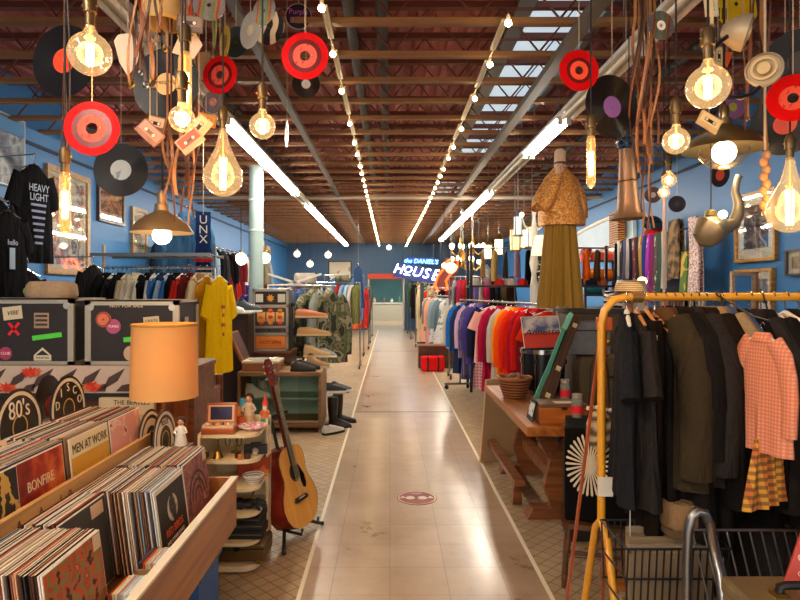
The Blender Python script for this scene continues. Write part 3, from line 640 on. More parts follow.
def flight_case(label, x0, x1, z0, z1, y0, d):
    t = thing('flight_case', label, 'flight case', ((x0 + x1) / 2, y0, z0)); w_, h_ = (x1 - x0) / 2, z1 - z0
    b = MB(); b.span((-w_ + .012, .006, .012), (w_ - .012, d - .006, h_ - .012)); b.build('shell', mat('#241d1c', .65, 0, .15, 90), t, False)
    b = MB(); e = .034
    for sx in (-1, 1):
        b.span((sx * w_, 0, 0), (sx * (w_ - e), .02, h_)); b.span((sx * w_, d - .02, 0), (sx * (w_ - e), d, h_)); b.span((sx * w_, 0, 0), (sx * (w_ - .015), d, .015)); b.span((sx * w_, 0, h_ - .015), (sx * (w_ - .015), d, h_))
    b.span((-w_, 0, 0), (w_, .015, .02)); b.span((-w_, 0, h_ - .03), (w_, .02, h_)); b.span((-w_, d - .02, h_ - .03), (w_, d, h_)); b.span((-w_ , 0, h_ - .008), (w_, .05, h_))
    b.build('edging', ALU, t, False)
    for sx in (-1, 1): b = MB(); b.lathe([(.02, -.008), (.02, .0), (.012, .004)], (sx * (w_ - .036), -.0, h_ - .042), 14, 'y'); b.build('corner_cap', mat('#d2c6ae', .35, .8), t)
    return t
Y0 = 3.45
def sticker(t, px, py, w_, h_, m, rot=0., round_=False, name='sticker', y=-.0):
    p = P(px, py, Y0); x, z = p.x - t.location.x, p.z - t.location.z; b = MB()
    if round_: b.lathe([(w_ / 2, -.002), (w_ / 2, .0)], (0, 0, 0), 24, 'y')
    else: b.span((-w_ / 2, -.002, -h_ / 2), (w_ / 2, 0, h_ / 2))
    return b.build(name, m, t, False, (x, .006, z), (0, rot, 0))
fc = flight_case('black flight case with a red cross and green tape stickers', -2.62, -1.82, 1.12, 1.502, Y0, .4)
s_ = sticker(fc, 12, 313, .11, .075, mat('#d9c9a4', .7), -.12); text('VIBE', .035, BLACK, s_, (0, -.003, 0), shear=.3)
b = MB(); b.bar((-.03, -.001, -.035), (.03, -.001, .035), .003, .016); b.bar((-.03, -.001, .035), (.03, -.001, -.035), .003, .016); p = P(13.5, 329, Y0); b.build('red_cross', mat('#e5202c', .6), fc, False, (p.x - fc.location.x, .005, p.z - fc.location.z))
s_ = sticker(fc, 41, 320.5, .085, .088, mat('#a88a6c', .7)); 
for k in range(3): b = MB(); b.span((-.034, -.004, -.03 + .025 * k), (.034, -.002, -.018 + .025 * k)); b.build('stripe', mat('#3a2c24', .7), s_, False)
s_ = sticker(fc, 46.5, 336.5, .17, .028, mat('#4fd33c', .5), -.13, name='green_tape')
s_ = sticker(fc, 5, 353.5, .075, .075, mat('#a8385c', .6), 0, True); text('CLUB', .022, PAPER, s_, (0, -.003, 0))
s_ = sticker(fc, 42, 358, .1, .03, mat('#e0d2b4', .7)); text('MOUNTAIN', .014, BLACK, s_, (0, -.003, 0))
b = MB(); b.prism([(-.05, .015), (0, .06), (.05, .015), (.04, .015), (0, .045), (-.04, .015)], -.003, 0); b.prism([(-.04, -.018), (.04, -.018), (0, -.035)], -.003, 0); b.build('emblem', mat('#e0d2b4', .7), s_, False)
fc = flight_case('black flight case lettered NOT FOR SALE behind the amber lamp', -1.755, -1.215, 1.12, 1.492, Y0, .36)
text('NOT FOR SALE', .026, mat('#d9c3a6', .7), fc, (P(126, 306, Y0).x - fc.location.x, .004, P(126, 306, Y0).z - 1.12), sx=1.1)
s_ = sticker(fc, 103, 319.5, .088, .088, mat('#d9714e', .6), 0, True); b = MB(); b.disc((0, -.003, 0), .034, .042, .001, 'y', 24); b.lathe([(.006, -.004), (.006, -.002)], (0, 0, 0), 10, 'y'); b.build('rim', mat('#8a3a2c', .6), s_)
s_ = sticker(fc, 113, 326.5, .085, .075, mat('#b04a74', .6), 0, True); text('TUNES', .02, PAPER, s_, (0, -.003, 0))
s_ = sticker(fc, 151, 321, .09, .05, mat('#c9b694', .7), -.1); text('CRATE', .024, BLACK, s_, (0, -.003, 0))
s_ = sticker(fc, 130, 339.5, .08, .028, mat('#4fd33c', .5), -.06, name='green_tape')
s_ = sticker(fc, 131, 353.5, .09, .085, mat('#c9a888', .7), .1, True)
s_ = MB(); s_.span((-.001, .1, .2), (.001, .16, .27)); s_.build('sticker', mat('#c9b694', .7), fc, False, (.272, 0, 0))
# case of song books leaning on the counter
t = thing('box_set', 'cream box lettered THE BEATLES standing on the rear ledge of the bin', 'box set', (-1.47, 3.345, .656))
b = MB(); b.span((-.155, 0, 0), (.155, .035, .292)); b.build('slipcase', mat('#dcc69c', .6), t, False, bevel=.004)
text('THE BEATLES', .036, mat('#2a221c', .7), t, (.03, -.001, .266), sx=.95)
b = MB(); b.span((-.14, -.001, .05), (.14, 0, .2)); b.build('picture', mat('#c2a87c', .6, 0, 0, 20, .3), t, False)
# wooden chest
t = thing('wooden_chest', 'tall brown wooden chest with round knob behind the amber lamp', 'chest', (-1.23, 3.43, 0))
b = MB(); b.span((-.2, 0, .06), (.11, .4, 1.08)); b.build('body', BROWNWOOD, t, False)
b = MB(); b.span((-.21, -.015, 1.08), (.12, .41, 1.115)); b.build('top', BROWNWOOD, t, False, bevel=.006)
for z0, z1 in ((.12, .5), (.54, 1.0)): b = MB(); b.span((-.17, -.015, z0), (.08, 0, z1)); d_ = b.build('door', wood('#9a5a26', '#6d3a14', .4, 5, 'z'), t, False, bevel=.004); b = MB(); b.ball((.05, -.03, (z0 + z1) / 2), .016); b.build('knob', BRASS, d_)
b = MB(); b.span((-.2, .02, 0), (.11, .38, .06)); b.build('plinth', DARKWOOD, t, False)
t = thing("wooden_chair", "brown wooden chair post with round knob beside the flight case", "chair", (-1.19, 3.74, 0), 0)
b = MB(); b.cyl((0, 0, 0), (0, 0, .96), .03, .026, 14); b.build('post', BROWNWOOD, t); b = MB(); b.ball((0, -.02, 1.0), .042); b.build('knob', OAK, t)
b = MB(); b.span((.02, .0, .45), (.05, .30, .92)); b.build('side_panel', BROWNWOOD, t, False, bevel=.01); b = MB(); b.cyl((.035, .32, 0), (.035, .32, .98), .025); b.build('rear_post', BROWNWOOD, t)
# lamp
t = thing('table_lamp', 'table lamp with large amber drum shade and brown turned base', 'lamp', (-1.165, 3.1, .655))
b = MB(); b.lathe([(.085, 0), (.085, .02), (.06, .03), (.03, .06), (.045, .11), (.05, .15), (.022, .2), (.018, .25), (.014, .33)], (0, 0, 0), 24); b.build('base', BROWNWOOD, t)
sh, N_, L_, pb = new_mat('amber_shade'); pb.inputs['Base Color'].default_value = lin('#f2bd72'); pb.inputs['Roughness'].default_value = .8
tr = N_.new('ShaderNodeBsdfTranslucent'); tr.inputs[0].default_value = lin('#f2bd72'); mx = N_.new('ShaderNodeMixShader'); mx.inputs[0].default_value = .22; o_ = [n for n in N_ if n.type == 'OUTPUT_MATERIAL'][0]
wv = N_.new('ShaderNodeTexNoise'); wv.inputs['Scale'].default_value = 30; mp_ = N_.new('ShaderNodeMapping'); mp_.inputs['Scale'].default_value = (4, 4, .1); tc_ = N_.new('ShaderNodeTexCoord'); L_.new(tc_.outputs['Object'], mp_.inputs[0]); L_.new(mp_.outputs[0], wv.inputs['Vector']); bp_ = N_.new('ShaderNodeBump'); bp_.inputs['Strength'].default_value = .25; L_.new(wv.outputs['Fac'], bp_.inputs['Height']); L_.new(bp_.outputs['Normal'], pb.inputs['Normal'])
L_.new(pb.outputs[0], mx.inputs[1]); L_.new(tr.outputs[0], mx.inputs[2]); L_.new(mx.outputs[0], o_.inputs[0])
b = MB(); b.lathe([(.170, .345), (.168, .347), (.160, .715), (.161, .717), (.157, .717), (.155, .71), (.163, .35), (.167, .345), (.170, .345)], (0, 0, 0), 40, cap=False); s_ = b.build('lamp_shade', sh, t)
b = MB(); b.disc((0, 0, .716), .153, .164, .012, 'z', 40); b.build('shade_trim', mat('#c98a3a', .7), s_)
b = MB(); b.cyl((0, 0, .33), (0, 0, .46), .02); b.ball((0, 0, .52), .04); b.build('bulb', emit('#ffcf8a', 3.), t)
pl = bpy.data.lights.new('lamp_light', 'POINT'); pl.energy = 3.5; pl.color = (1, .72, .4); pl.shadow_soft_size = .05; po = bpy.data.objects.new('lamp_light', pl); COL.objects.link(po); po.location = (0, 0, .53); po.parent = t
# figurine on the ledge
b = MB(); b.span((-.05, -.05, 0), (.05, .05, .12)); o = b.build('wooden_block', DARKWOOD, None, False, (-1.01, 2.995, .656), bevel=.004); o.location = (-1.045, 3.0, .656); tag(o, 'dark wooden block under the small doll beside the lamp', 'block')
def figure(name, label, loc, h, skirt, skin='#d9a07a', hair='#3a241a', hat=None, top=None):
    t = thing(name, label, 'figurine', loc); k = h / .2
    b = MB(); b.lathe([(.042 * k, 0), (.040 * k, .02 * k), (.024 * k, .09 * k), (.026 * k, .115 * k), (.016 * k, .13 * k)], (0, 0, 0), 18); b.build('gown', mat(skirt, .6), t)
    if top: b = MB(); b.lathe([(.033 * k, .055 * k), (.025 * k, .09 * k), (.03 * k, .115 * k), (.017 * k, .132 * k)], (0, 0, 0), 18); b.build('jacket', mat(top, .6), t)
    b = MB()
    for s in (-1, 1): b = MB(); b.tube([(s * .024 * k, 0, .115 * k), (s * .04 * k, -.008 * k, .085 * k), (s * .02 * k, -.03 * k, .075 * k)], [.009 * k, .008 * k, .006 * k], 8); b.build('arm', mat(top or skirt, .6), t)
    b = MB(); b.ball((0, 0, .155 * k), .024 * k, 16, 10, (.95, 1, 1.1)); b.ball((0, -.024 * k, .152 * k), .005 * k, 8, 5); hd = b.build('head', mat(skin, .6), t)
    for s in (-1, 1): b = MB(); b.ball((s * .009 * k, -.021 * k, .160 * k), .0032 * k, 8, 5); b.build('eye', BLACK, hd)
    if hat: b = MB(); b.lathe([(.027 * k, .165 * k), (.024 * k, .18 * k), (.012 * k, .215 * k), (.004 * k, .245 * k)], (0, .003, 0), 18); b.build('hat', mat(hat, .6), t); b = MB(); b.ball((0, -.016 * k, .138 * k), .017 * k, 12, 8, (1, .6, 1.3)); b.build('beard', mat('#eee6d8', .8), t)
    else: b = MB(); b.ball((0, .006 * k, .163 * k), .0265 * k, 14, 8, (1.1, 1, 1.05)); b.build('hair', mat(hair, .8), t)
    return t
figure('figurine', 'small brown-haired doll in a white gown beside the lamp base', (-1.045, 3.0, .776), .15, '#efe6d6')
# ================================================================== cream shelf unit with trinkets
UX0, UX1, UY0, UY1 = -1.04, -.725, 3.27, 3.60
t = thing('shelf_unit', 'cream open shelf unit with rounded corners beside the guitar', 'shelf unit', (0, 0, 0))
CRM = mat('#e8d4a8', .5)
def shelf_out(o=0.):
    r = .09; pts = [(UX0, UY1), (UX0, UY0 + .02), (UX0 + .02, UY0)]
    pts += [(UX1 - r + r * math.sin(a), UY0 + r - r * math.cos(a)) for a in [PI / 2 * i / 6 for i in range(7)]]
    return pts + [(UX1, UY1)]
SZ = [.012, .15, .305, .446, .60, .742]
for z in SZ: b = MB(); b.prism(shelf_out(), z, z + .018 if z > .05 else z + .03, 'xy'); b.build('shelf', CRM, t, False)
b = MB(); b.span((UX0 - .015, UY0 + .02, 0), (UX0, UY1 + .015, .76)); b.build('side_panel', CRM, t, False)
b = MB(); b.span((UX0, UY1, 0), (UX1, UY1 + .015, .80)); b.build('back_panel', CRM, t, False)
b = MB(); b.span((UX1, UY1 - .1, 0), (UX1 + .012, UY1, .80)); b.build('side_panel', CRM, t, False)
ST = .76
# jewellery box with a mirror lid
t = thing('jewellery_box', 'orange-brown jewellery box with dark mirror lid on the cream shelf unit', 'box', (-.945, 3.33, ST + .0005), .05)
RB = wood('#b8602c', '#8a3f16', .35, 8)
b = MB(); b.span((-.09, -.055, 0), (.09, .065, .035)); b.build('body', RB, t, False, bevel=.006)
b = MB(); b.span((-.085, -.05, .035), (.085, .03, .048)); b.build('tray', mat('#e6c49a', .5), t, False)
b = MB(); b.span((-.085, 0, 0), (.085, .02, .115)); l_ = b.build('lid', RB, t, False, (0, .035, .04), (-.12, 0, 0), .006)
b = MB(); b.span((-.072, -.003, .012), (.072, 0, .103)); b.build('lid_frame', mat('#e9b27a', .5), l_, False); b = MB(); b.span((-.06, -.005, .022), (.06, -.003, .094)); b.build('mirror', mat('#2a2350', .15), l_, False)
for k in range(5): b = MB(); b.ball((-.06 + .028 * k, -.03, .053), .009, 10, 6); b.build('trinket', mat(('#f0e2c8', '#8a6a4a', '#d9b98a', '#5a4a3c', '#f4ead8')[k], .4), t)
def plate(label, loc, r, m1, m2, name='plate'):
    t = thing(name, label, name, loc); b = MB(); b.lathe([(r * .5, 0), (r * .6, .006), (r, .022), (r * .98, .026), (r * .58, .012), (.002, .011)], (0, 0, 0), 30); b.build('dish', m1, t)
    if m2: b = MB(); b.lathe([(r * .56, .0125), (r * .1, .0135)], (0, 0, 0), 24); b.build('pattern', m2, t)
    return t
plate('pink and white patterned plate on top of the cream shelf unit', (-.775, 3.40, ST), .085, ramp_mat('plate_pattern', 'noise', [(.4, '#f2e4dc'), (.52, '#e08a94'), (.62, '#f4ece4')], 24, .25), mat('#d9798a', .3))
figure('figurine', 'cream clay figurine with dark hair behind the pink plate', (-.835, 3.555, ST), .19, '#c9a77a', top='#d8c09a')
figure('garden_gnome', 'small garden gnome with red pointed hat and green base on the shelf unit', (-.735, 3.53, ST), .14, '#2f9a7a', hat='#e0352a', top='#d8743a')
for x, y, h, c, lb in ((-.90, 3.56, .1, '#d98a3a', 'orange ceramic cup beside the jewellery box'), (-.865, 3.47, .06, '#d9542a', 'orange-red trinket dish between jewellery box and plate'), (-.875, 3.58, .14, '#4aa0b5', 'turquoise vase behind the jewellery box')):
    b = MB(); b.lathe([(.018, 0), (.026, h * .3), (.028, h * .65), (.02, h * .9), (.022, h), (.016, h), (.015, h * .6), (.004, h * .5)], (0, 0, 0), 18); tag(b.build('vase' if 'vase' in lb else 'cup', mat(c, .35), None, loc=(x, y, ST)), lb, 'vase' if 'vase' in lb else 'cup')
# second shelf
z2 = SZ[4] + .018
t = thing('bell', 'small brass handbell on the second shelf of the cream unit', 'bell', (-.955, 3.33, z2)); b = MB(); b.lathe([(.03, 0), (.026, .01), (.018, .035), (.006, .045)], (0, 0, 0), 20); b.build('bell', BRASS, t); b = MB(); b.lathe([(.005, .045), (.008, .06), (.004, .085), (.006, .1), (.001, .105)], (0, 0, 0), 12); b.build('handle', BRASS, t)
t = thing('camera', 'old black camera on the second shelf of the cream unit', 'camera', (-.765, 3.42, z2), .1); b = MB(); b.span((-.065, -.02, 0), (.065, .02, .05)); b.span((-.03, -.018, .05), (.03, .018, .062)); b.build('body', BLACK, t, False, bevel=.004); b = MB(); b.cyl((0, -.02, .026), (0, -.045, .026), .022, .02, 18); b.build('lens', CHROME, t)
for x, y, c, lb, r_ in ((-.79, 3.32, '#4a2f24', 'small brown round tin on the second shelf', .017), (-.845, 3.33, '#2b211c', 'dark little pot on the second shelf', .015), (-.825, 3.30, '#c9703a', 'orange thimble on the second shelf', .011)):
    b = MB(); b.lathe([(r_, 0), (r_ * 1.1, .012), (r_, .026), (r_ * .3, .03)], (0, 0, 0), 16); tag(b.build('tin', mat(c, .4), None, loc=(x, y, z2)), lb, 'tin')
t = thing('necklace_stand', 'cream jewellery tree hung with tangled necklaces on the second shelf', 'jewellery stand', (-.885, 3.45, z2)); b = MB(); b.cyl((0, 0, 0), (0, 0, .11), .005, n=8); b.lathe([(.03, 0), (.03, .006)], (0, 0, 0), 16); b.bar((-.05, 0, .1), (.05, 0, .1), .006, .006); b.build('stand', BRASS, t)
for k in range(5): b = MB(); x = -.045 + .022 * k; b.tube([(x + .014 * math.cos(a), -.012, .07 + .032 * math.sin(a)) for a in [2 * PI * i / 12 for i in range(13)]], .0028, 5); b.build('necklace', mat(('#6a4a34', '#d8c4a0', '#a8743a', '#3a2f2a', '#c9a87a')[k], .5), t)
# third shelf
z3 = SZ[3] + .018
t = thing('basket', 'small white woven basket on the third shelf of the cream unit', 'basket', (-.765, 3.36, z3)); b = MB(); b.lathe([(.036, 0), (.05, .03), (.058, .05), (.054, .05), (.045, .028), (.004, .008)], (0, 0, 0), 24); b.build('bowl', ramp_mat('white_weave', 'wave_z', [(.3, '#a89a84'), (.6, '#f2ecdf')], 26, .7), t); b = MB(); b.tube([(.058 * math.cos(a), .058 * math.sin(a), .052) for a in [2 * PI * i / 24 for i in range(25)]], .004, 6); b.build('rim', WHITE, t)
t = thing('tin_box', 'orange and red painted tin at the back of the third shelf', 'tin', (-.80, 3.53, z3)); b = MB(); b.span((-.09, -.04, 0), (.09, .04, .10)); b.build('body', ramp_mat('tin_paint', 'noise', [(.35, '#b8441c'), (.55, '#e2793a'), (.66, '#d8b25a')], 14, .4), t, False, bevel=.006); b = MB(); b.span((-.093, -.043, .10), (.093, .043, .112)); b.build('lid', mat('#b5521f', .4), t, False)
# fourth shelf: gloves
z4 = SZ[2] + .018
t = thing('glove', 'black leather glove with spread fingers on the fourth shelf of the cream unit', 'glove', (-.80, 3.38, z4), .2)
b = MB(); b.ball((0, 0, .025), .05, 16, 8, (1.2, .8, .5)); b.tube([(-.03, 0, .025), (-.13, .01, .022)], [.034, .03], 12); b.build('palm', BLACK, t)
for k in range(5):
    a = -.9 + .4 * k; b = MB(); b.tube([(.03 * math.cos(a), .03 * math.sin(a), .025), (.075 * math.cos(a), .07 * math.sin(a), .03), (.105 * math.cos(a), .10 * math.sin(a), .012)], [.011, .010, .008], 8); b.build('finger', BLACK, t)
t = thing('wire_hoop', 'thin brass bangle hoop behind the black glove', 'hoop', (-.86, 3.45, z4)); b = MB(); b.tube([(.075 * math.cos(a), .05 * math.sin(a), .062 + .03 * math.sin(a)) for a in [2 * PI * i / 24 for i in range(25)]], .004, 6); b.build('ring', BRASS, t); b = MB(); b.cyl((0, -.03, 0), (0, -.03, .04), .02); b.build('stand', BLACK, t)
# fifth shelf: boxes
z5 = SZ[1] + .018
for k, (x, y, w_, h_, a) in enumerate(((-.83, 3.41, .24, .045, 0), (-.83, 3.415, .23, .04, .05), (-.82, 3.42, .20, .035, -.06))):
    t = thing('black_case', f'black hinged case on the fifth shelf, {("bottom", "middle", "top")[k]} of its stack', 'case', (x, y, z5 + (0, .0455, .086)[k]), a); b = MB(); b.span((-w_ / 2, -.09, 0), (w_ / 2, .09, h_)); b.build('body', BLACK, t, False, bevel=.004); b = MB(); b.span((-w_ / 2, -.092, h_ * .55), (w_ / 2, -.0905, h_ * .62)); b.build('seam', mat('#8a7a5a', .4), t, False)
# bottom shelf
t = thing('metal_cash_box', 'old bronze-coloured metal case with latches on the bottom shelf', 'case', (-.845, 3.42, .0425), 0); b = MB(); b.span((-.155, -.11, .01), (.155, .11, .072)); b.prism([(-.155, .075), (.155, .075), (.15, .092), (.13, .102), (-.13, .102), (-.15, .092)], -.11, .11); b.build('body', mat('#7a6034', .35, .7), t, False, bevel=.006)
b = MB(); b.lathe([(.018, -.122), (.018, -.11)], (0, 0, .085), 14, 'y'); b.build('latch', BLACKM, t)
for s in (-1, 1): b = MB(); b.span((s * .12 - .014, -.12, .0), (s * .12 + .014, -.108, .022)); b.build('foot', BRASS, t, False)
# ================================================================== guitar on its stand
SPRUCE = ramp_mat('spruce', 'noise', [(.3, '#e09a42'), (.7, '#efb55c')], 3, .25, 'LINEAR', 'Object', (8, 1, .4), detail=4)
MAHO = ramp_mat('mahogany', 'noise', [(.3, '#5a140d'), (.7, '#8a2417')], 4, .22, 'LINEAR', 'Object', (3, 3, .5), detail=4)
ROT = Euler((-.27, 0, 1.2)); gl = Vector((P(307, 540, 3.72).x, 3.72, .09))
G = thing('acoustic_guitar', 'acoustic guitar with honey-coloured top and red-brown sides on a floor stand', 'guitar', gl, ROT)
def gw(z):      # half width of the body at height z
    pts = [(0, .0), (.012, .09), (.04, .145), (.09, .185), (.15, .2), (.21, .187), (.27, .15), (.31, .134), (.35, .14), (.41, .146), (.45, .135), (.48, .105), (.497, .05), (.5, 0)]
    for (a, wa), (c, wc) in zip(pts, pts[1:]):
        if a <= z <= c: 
            u = (z - a) / (c - a); return wa + (wc - wa) * u
    return 0
zs = [0, .003, .012, .025, .04, .065, .09, .12, .15, .18, .21, .24, .27, .29, .31, .33, .35, .38, .41, .43, .45, .466, .48, .49, .497, .5]
outl = [(gw(z), z) for z in zs] + [(-gw(z), z) for z in zs[-2:0:-1]]
b = MB(); b.prism(outl, .004, .12); b.build('body', MAHO, G)
b = MB(); b.prism(outl, -.001, .004); b.build('soundboard', SPRUCE, G)
b = MB(); n = len(outl); b.add([(x * 1.005, -.003, z) for x, z in outl] + [(x * 1.005, .004, z) for x, z in outl], [(i, (i + 1) % n, n + (i + 1) % n, n + i) for i in range(n)]); b.build('binding', mat('#3a1a10', .4), G)
b = MB(); b.disc((0, -.002, .335), .001, .048, .002, 'y', 30); b.build('sound_hole', mat('#120a08', .8), G); b = MB(); b.disc((0, -.0025, .335), .05, .058, .002, 'y', 36); b.build('rosette', mat('#4a2a18', .5), G)
b = MB(); b.prism([(.042, .375), (.06, .36), (.095, .30), (.1, .245), (.085, .215), (.06, .225), (.045, .275), (.055, .32)], -.0035, -.001); b.build('pickguard', mat('#140c0a', .2), G, False)
b = MB(); b.prism([(-.078, .165), (-.06, .155), (.06, .155), (.078, .165), (.06, .185), (-.06, .185)], -.012, -.001); b.build('bridge', mat('#1e120c', .4), G, False)
b = MB(); b.box((0, -.014, .176), (.07, .004, .003)); b.build('saddle', WHITE, G, False)
b = MB(); b.rings([[(s * hw * math.cos(a), .004 + d * abs(math.sin(a)) if math.sin(a) > 0 else .002, z) for a in [2 * PI * k / 12 for k in range(12)] for s in (1,)] for z, hw, d in ((.46, .028, .03), (.5, .027, .022), (.85, .022, .019), (.9, .021, .02))]); b.build('neck', MAHO, G)
b = MB(); b.prism([(-.028, .385), (.028, .385), (.0215, .885), (-.0215, .885)], -.008, -.0005); fb = b.build('fingerboard', mat('#24140c', .4), G, False)
zz = .885; sc_ = .65
for k in range(1, 18):
    z = .885 - (sc_ * .93) * (1 - 2 ** (-k / 12)); 
    if z < .39: break
    b = MB(); hw = .0215 + (.885 - z) * .013; b.box((0, -.009, z), (hw * 2, .002, .0022)); b.build('fret', CHROME, fb, False)
b = MB(); b.prism([(-.021, .885), (.021, .885), (.034, .92), (.036, 1.04), (.015, 1.06), (0, 1.052), (-.015, 1.06), (-.036, 1.04), (-.034, .92)], .0, .014); hs = b.build('headstock', MAHO, G, False)
for s in (-1, 1):
    for k in range(3):
        b = MB(); z = .935 + .04 * k; b.cyl((s * .022, -.012, z), (s * .022, .006, z), .0045, n=8); b.cyl((s * .034, .007, z), (s * .048, .007, z), .003, n=6); b.ball((s * .053, .007, z), .009, 10, 6, (1, .6, 1.2)); b.build('tuner', CHROME, hs)
for k in range(6): b = MB(); x = -.0165 + .0066 * k; b.cyl((x * 1.5, -.0155, .178), (x, -.0105, .885), .0008, n=4); b.build('string', mat('#c9b48a', .3, .9), G)
# stand
t = thing('guitar_stand', 'black folding floor stand holding the acoustic guitar', 'guitar stand', (gl.x, gl.y, 0), ROT.z)
b = MB(); b.tube([(0, .16, .04), (0, .2, .5), (0, .255, .72)], .011, 8); b.build('mast', BLACK, t)
b = MB(); b.tube([(-.05, .17, .775), (-.045, .235, .755), (.045, .235, .755), (.05, .17, .775)], .009, 8); b.build('neck_yoke', BLACK, t)
for x, y in ((-.24, .02), (.24, .02), (0, .42)):
    b = MB(); b.tube([(0, .16, .10), (x * .6, .16 + (y - .16) * .6, .06), (x, y, .014)], .011, 8); l_ = b.build('leg', BLACK, t); b = MB(); b.ball((x, y, .014), .014, 10, 6); b.build('rubber_foot', BLACK, l_)
for s in (-1, 1): b = MB(); b.tube([(0, .16, .09), (s * .1, .14, .085), (s * .1, -.02, .075), (s * .1, -.025, .11)], .009, 8); b.build('cradle_arm', BLACK, t)
# ================================================================== green display cabinet and what stands on it
t = thing('display_cabinet', 'low wooden display cabinet with pale green interior and one shelf', 'cabinet', (-1.2, 6.5, 0))
GRN = mat('#b2d4c0', .5); CW = wood('#9a7448', '#6f4f2c', .5, 5); hx = .455
b = MB(); b.span((-hx, 0, .66 - .045), (hx, .55, .66)); b.build('top', CW, t, False, bevel=.005)
b = MB(); b.span((-hx, 0, .10), (-hx + .03, .55, .615)); b.build('side', CW, t, False); b = MB(); b.span((hx - .03, 0, .10), (hx, .55, .615)); b.build('side', CW, t, False)
b = MB(); b.span((-hx, 0, .06), (hx, .55, .11)); b.build('bottom', CW, t, False)
b = MB(); b.span((-hx + .03, .5, .11), (hx - .03, .54, .615)); b.build('back_panel', GRN, t, False)
b = MB(); b.span((-hx + .03, .08, .35), (hx - .03, .5, .368)); b.build('shelf', mat('#9cc0aa', .4), t, False)
b = MB(); b.span((-hx + .03, .02, .11), (hx - .03, .03, .13)); b.span((-.02, .02, .13), (0, .03, .60)); b.build('door_track', mat('#b8a98a', .4, .5), t, False)
b = MB(); b.span((-hx + .035, .034, .13), (-.01, .038, .6)); b.build('glass_door', glass('#dfeee6', .35), t, False)
b = MB(); b.span((.2, .044, .13), (hx - .035, .048, .6)); b.build('glass_door', glass('#dfeee6', .35), t, False)
for x in (-.4, .4):
    for y in (.05, .5): b = MB(); b.cyl((x, y, 0), (x, y, .07), .014, .022, 10); b.build('leg', DARKWOOD, t)
def shoe(name, label, loc, rot, m, sole='#d8d0c0', L=.28, high=False, lace=None, group=None):
    t = thing(name, label, 'shoe', loc, rot, group)
    def half(u): return .036 + .012 * math.sin(PI * min(1, u * 1.15)) * 1.0 - (.02 if u > .96 or u < .02 else 0)
    us = [0, .04, .12, .25, .4, .55, .7, .82, .92, 1.0]
    out = [(L * u, half(u)) for u in us] + [(L * u, -half(u)) for u in us[::-1]]
    b = MB(); b.prism(out, 0, .024, 'xy'); b.build('sole', mat(sole, .6), t)
    top = [.05, .075, .085, .088, .075, .065, .05, .04, .03, .022] if not high else [.06, .13, .14, .135, .095, .07, .055, .045, .036, .024]
    b = MB(); rs = []
    for u, h in zip(us, top): rs.append([(L * (u * .97 + .01), half(u) * .93 * math.cos(a), .022 + (h) * max(0, math.sin(a)) ** .8) for a in [2 * PI * k / 16 for k in range(16)]])
    b.rings(rs); b.build('upper', m, t)
    b = MB(); b.lathe([(.03, 0), (.022, .006)], (L * .2, 0, .022 + (top[2] + top[3]) / 2 - .004), 14); b.build('opening', mat('#1a1412', .8), t)
    if lace:
        b = MB()
        for k in range(4): x = L * (.42 + .08 * k); b.tube([(x, -.022, .07 - .007 * k + (.022 if high else .01)), (x + .01, 0, .092 - .01 * k + (.02 if high else .006)), (x, .022, .07 - .007 * k + (.022 if high else .01))], .0035, 5)
        b.build('laces', mat(lace, .7), t)
    return t
CT = .661
# open portable record player
t = thing('record_player', 'open suitcase record player with tan leatherette case on the display cabinet', 'record player', (-1.42, 6.56, CT))
TAN = mat('#9a5e3a', .5)
b = MB(); b.span((-.2, 0, 0), (.2, .34, .105)); b.build('case', TAN, t, False, bevel=.01); b = MB(); b.span((-.203, -.004, .085), (.203, .344, .112)); b.build('rim', mat('#d8c8a8', .5), t, False, bevel=.004)
b = MB(); b.lathe([(.13, .113), (.13, .12)], (-.03, .17, 0), 28); b.build('platter', mat('#b8b4aa', .4, .3), t); b = MB(); b.tube([(.15, .28, .13), (.14, .16, .135), (.07, .1, .13)], .007, 6); b.build('tone_arm', CHROME, t)
b = MB(); b.span((-.02, 0, 0), (.02, .34, .34)); l_ = b.build('lid', TAN, t, False, (-.205, 0, .112), (0, -.42, 0), .01); b = MB(); b.span((.0205, .02, .02), (.023, .32, .32)); b.build('lining', mat('#4a2f2a', .7), l_, False)
b = MB(); b.tube([(.21, .1, .05), (.235, .13, .05), (.235, .21, .05), (.21, .24, .05)], .008, 6); b.build('handle', mat('#5a3420', .5), t)
shoe('sneaker', 'black leather sneaker lying on the display cabinet, the front one', (-1.09, 6.57, CT), 0, mat('#2a2622', .5), '#1c1a18', lace='#141210')
shoe('sneaker', 'black leather sneaker on the display cabinet behind its twin', (-1.06, 6.70, CT), .12, mat('#2a2622', .5), '#1c1a18', lace='#141210')
shoe('boot', 'tan suede boot on the display cabinet next to the black sneakers', (-.96, 6.88, CT), -.2, mat('#b58a5a', .8), '#e0d3b8', high=True, lace='#7a5a38')
shoe('sneaker', 'black and white sneaker inside the display cabinet', (-1.6, 6.62, .369), .1, mat('#e6e2d8', .6), '#f0ece2', high=True, lace='#1a1818')
for k, (x, y, z, c, lb) in enumerate(((-1.45, 6.8, .369, '#c9c0ac', 'cream jug on the shelf inside the green cabinet'),)):
    b = MB(); b.lathe([(.05, 0), (.07, .06), (.05, .12), (.055, .16), (.045, .16), (.04, .1)], (0, 0, 0), 18); tag(b.build('jug', mat(c, .4), None, loc=(x, y, z)), lb, 'jug')
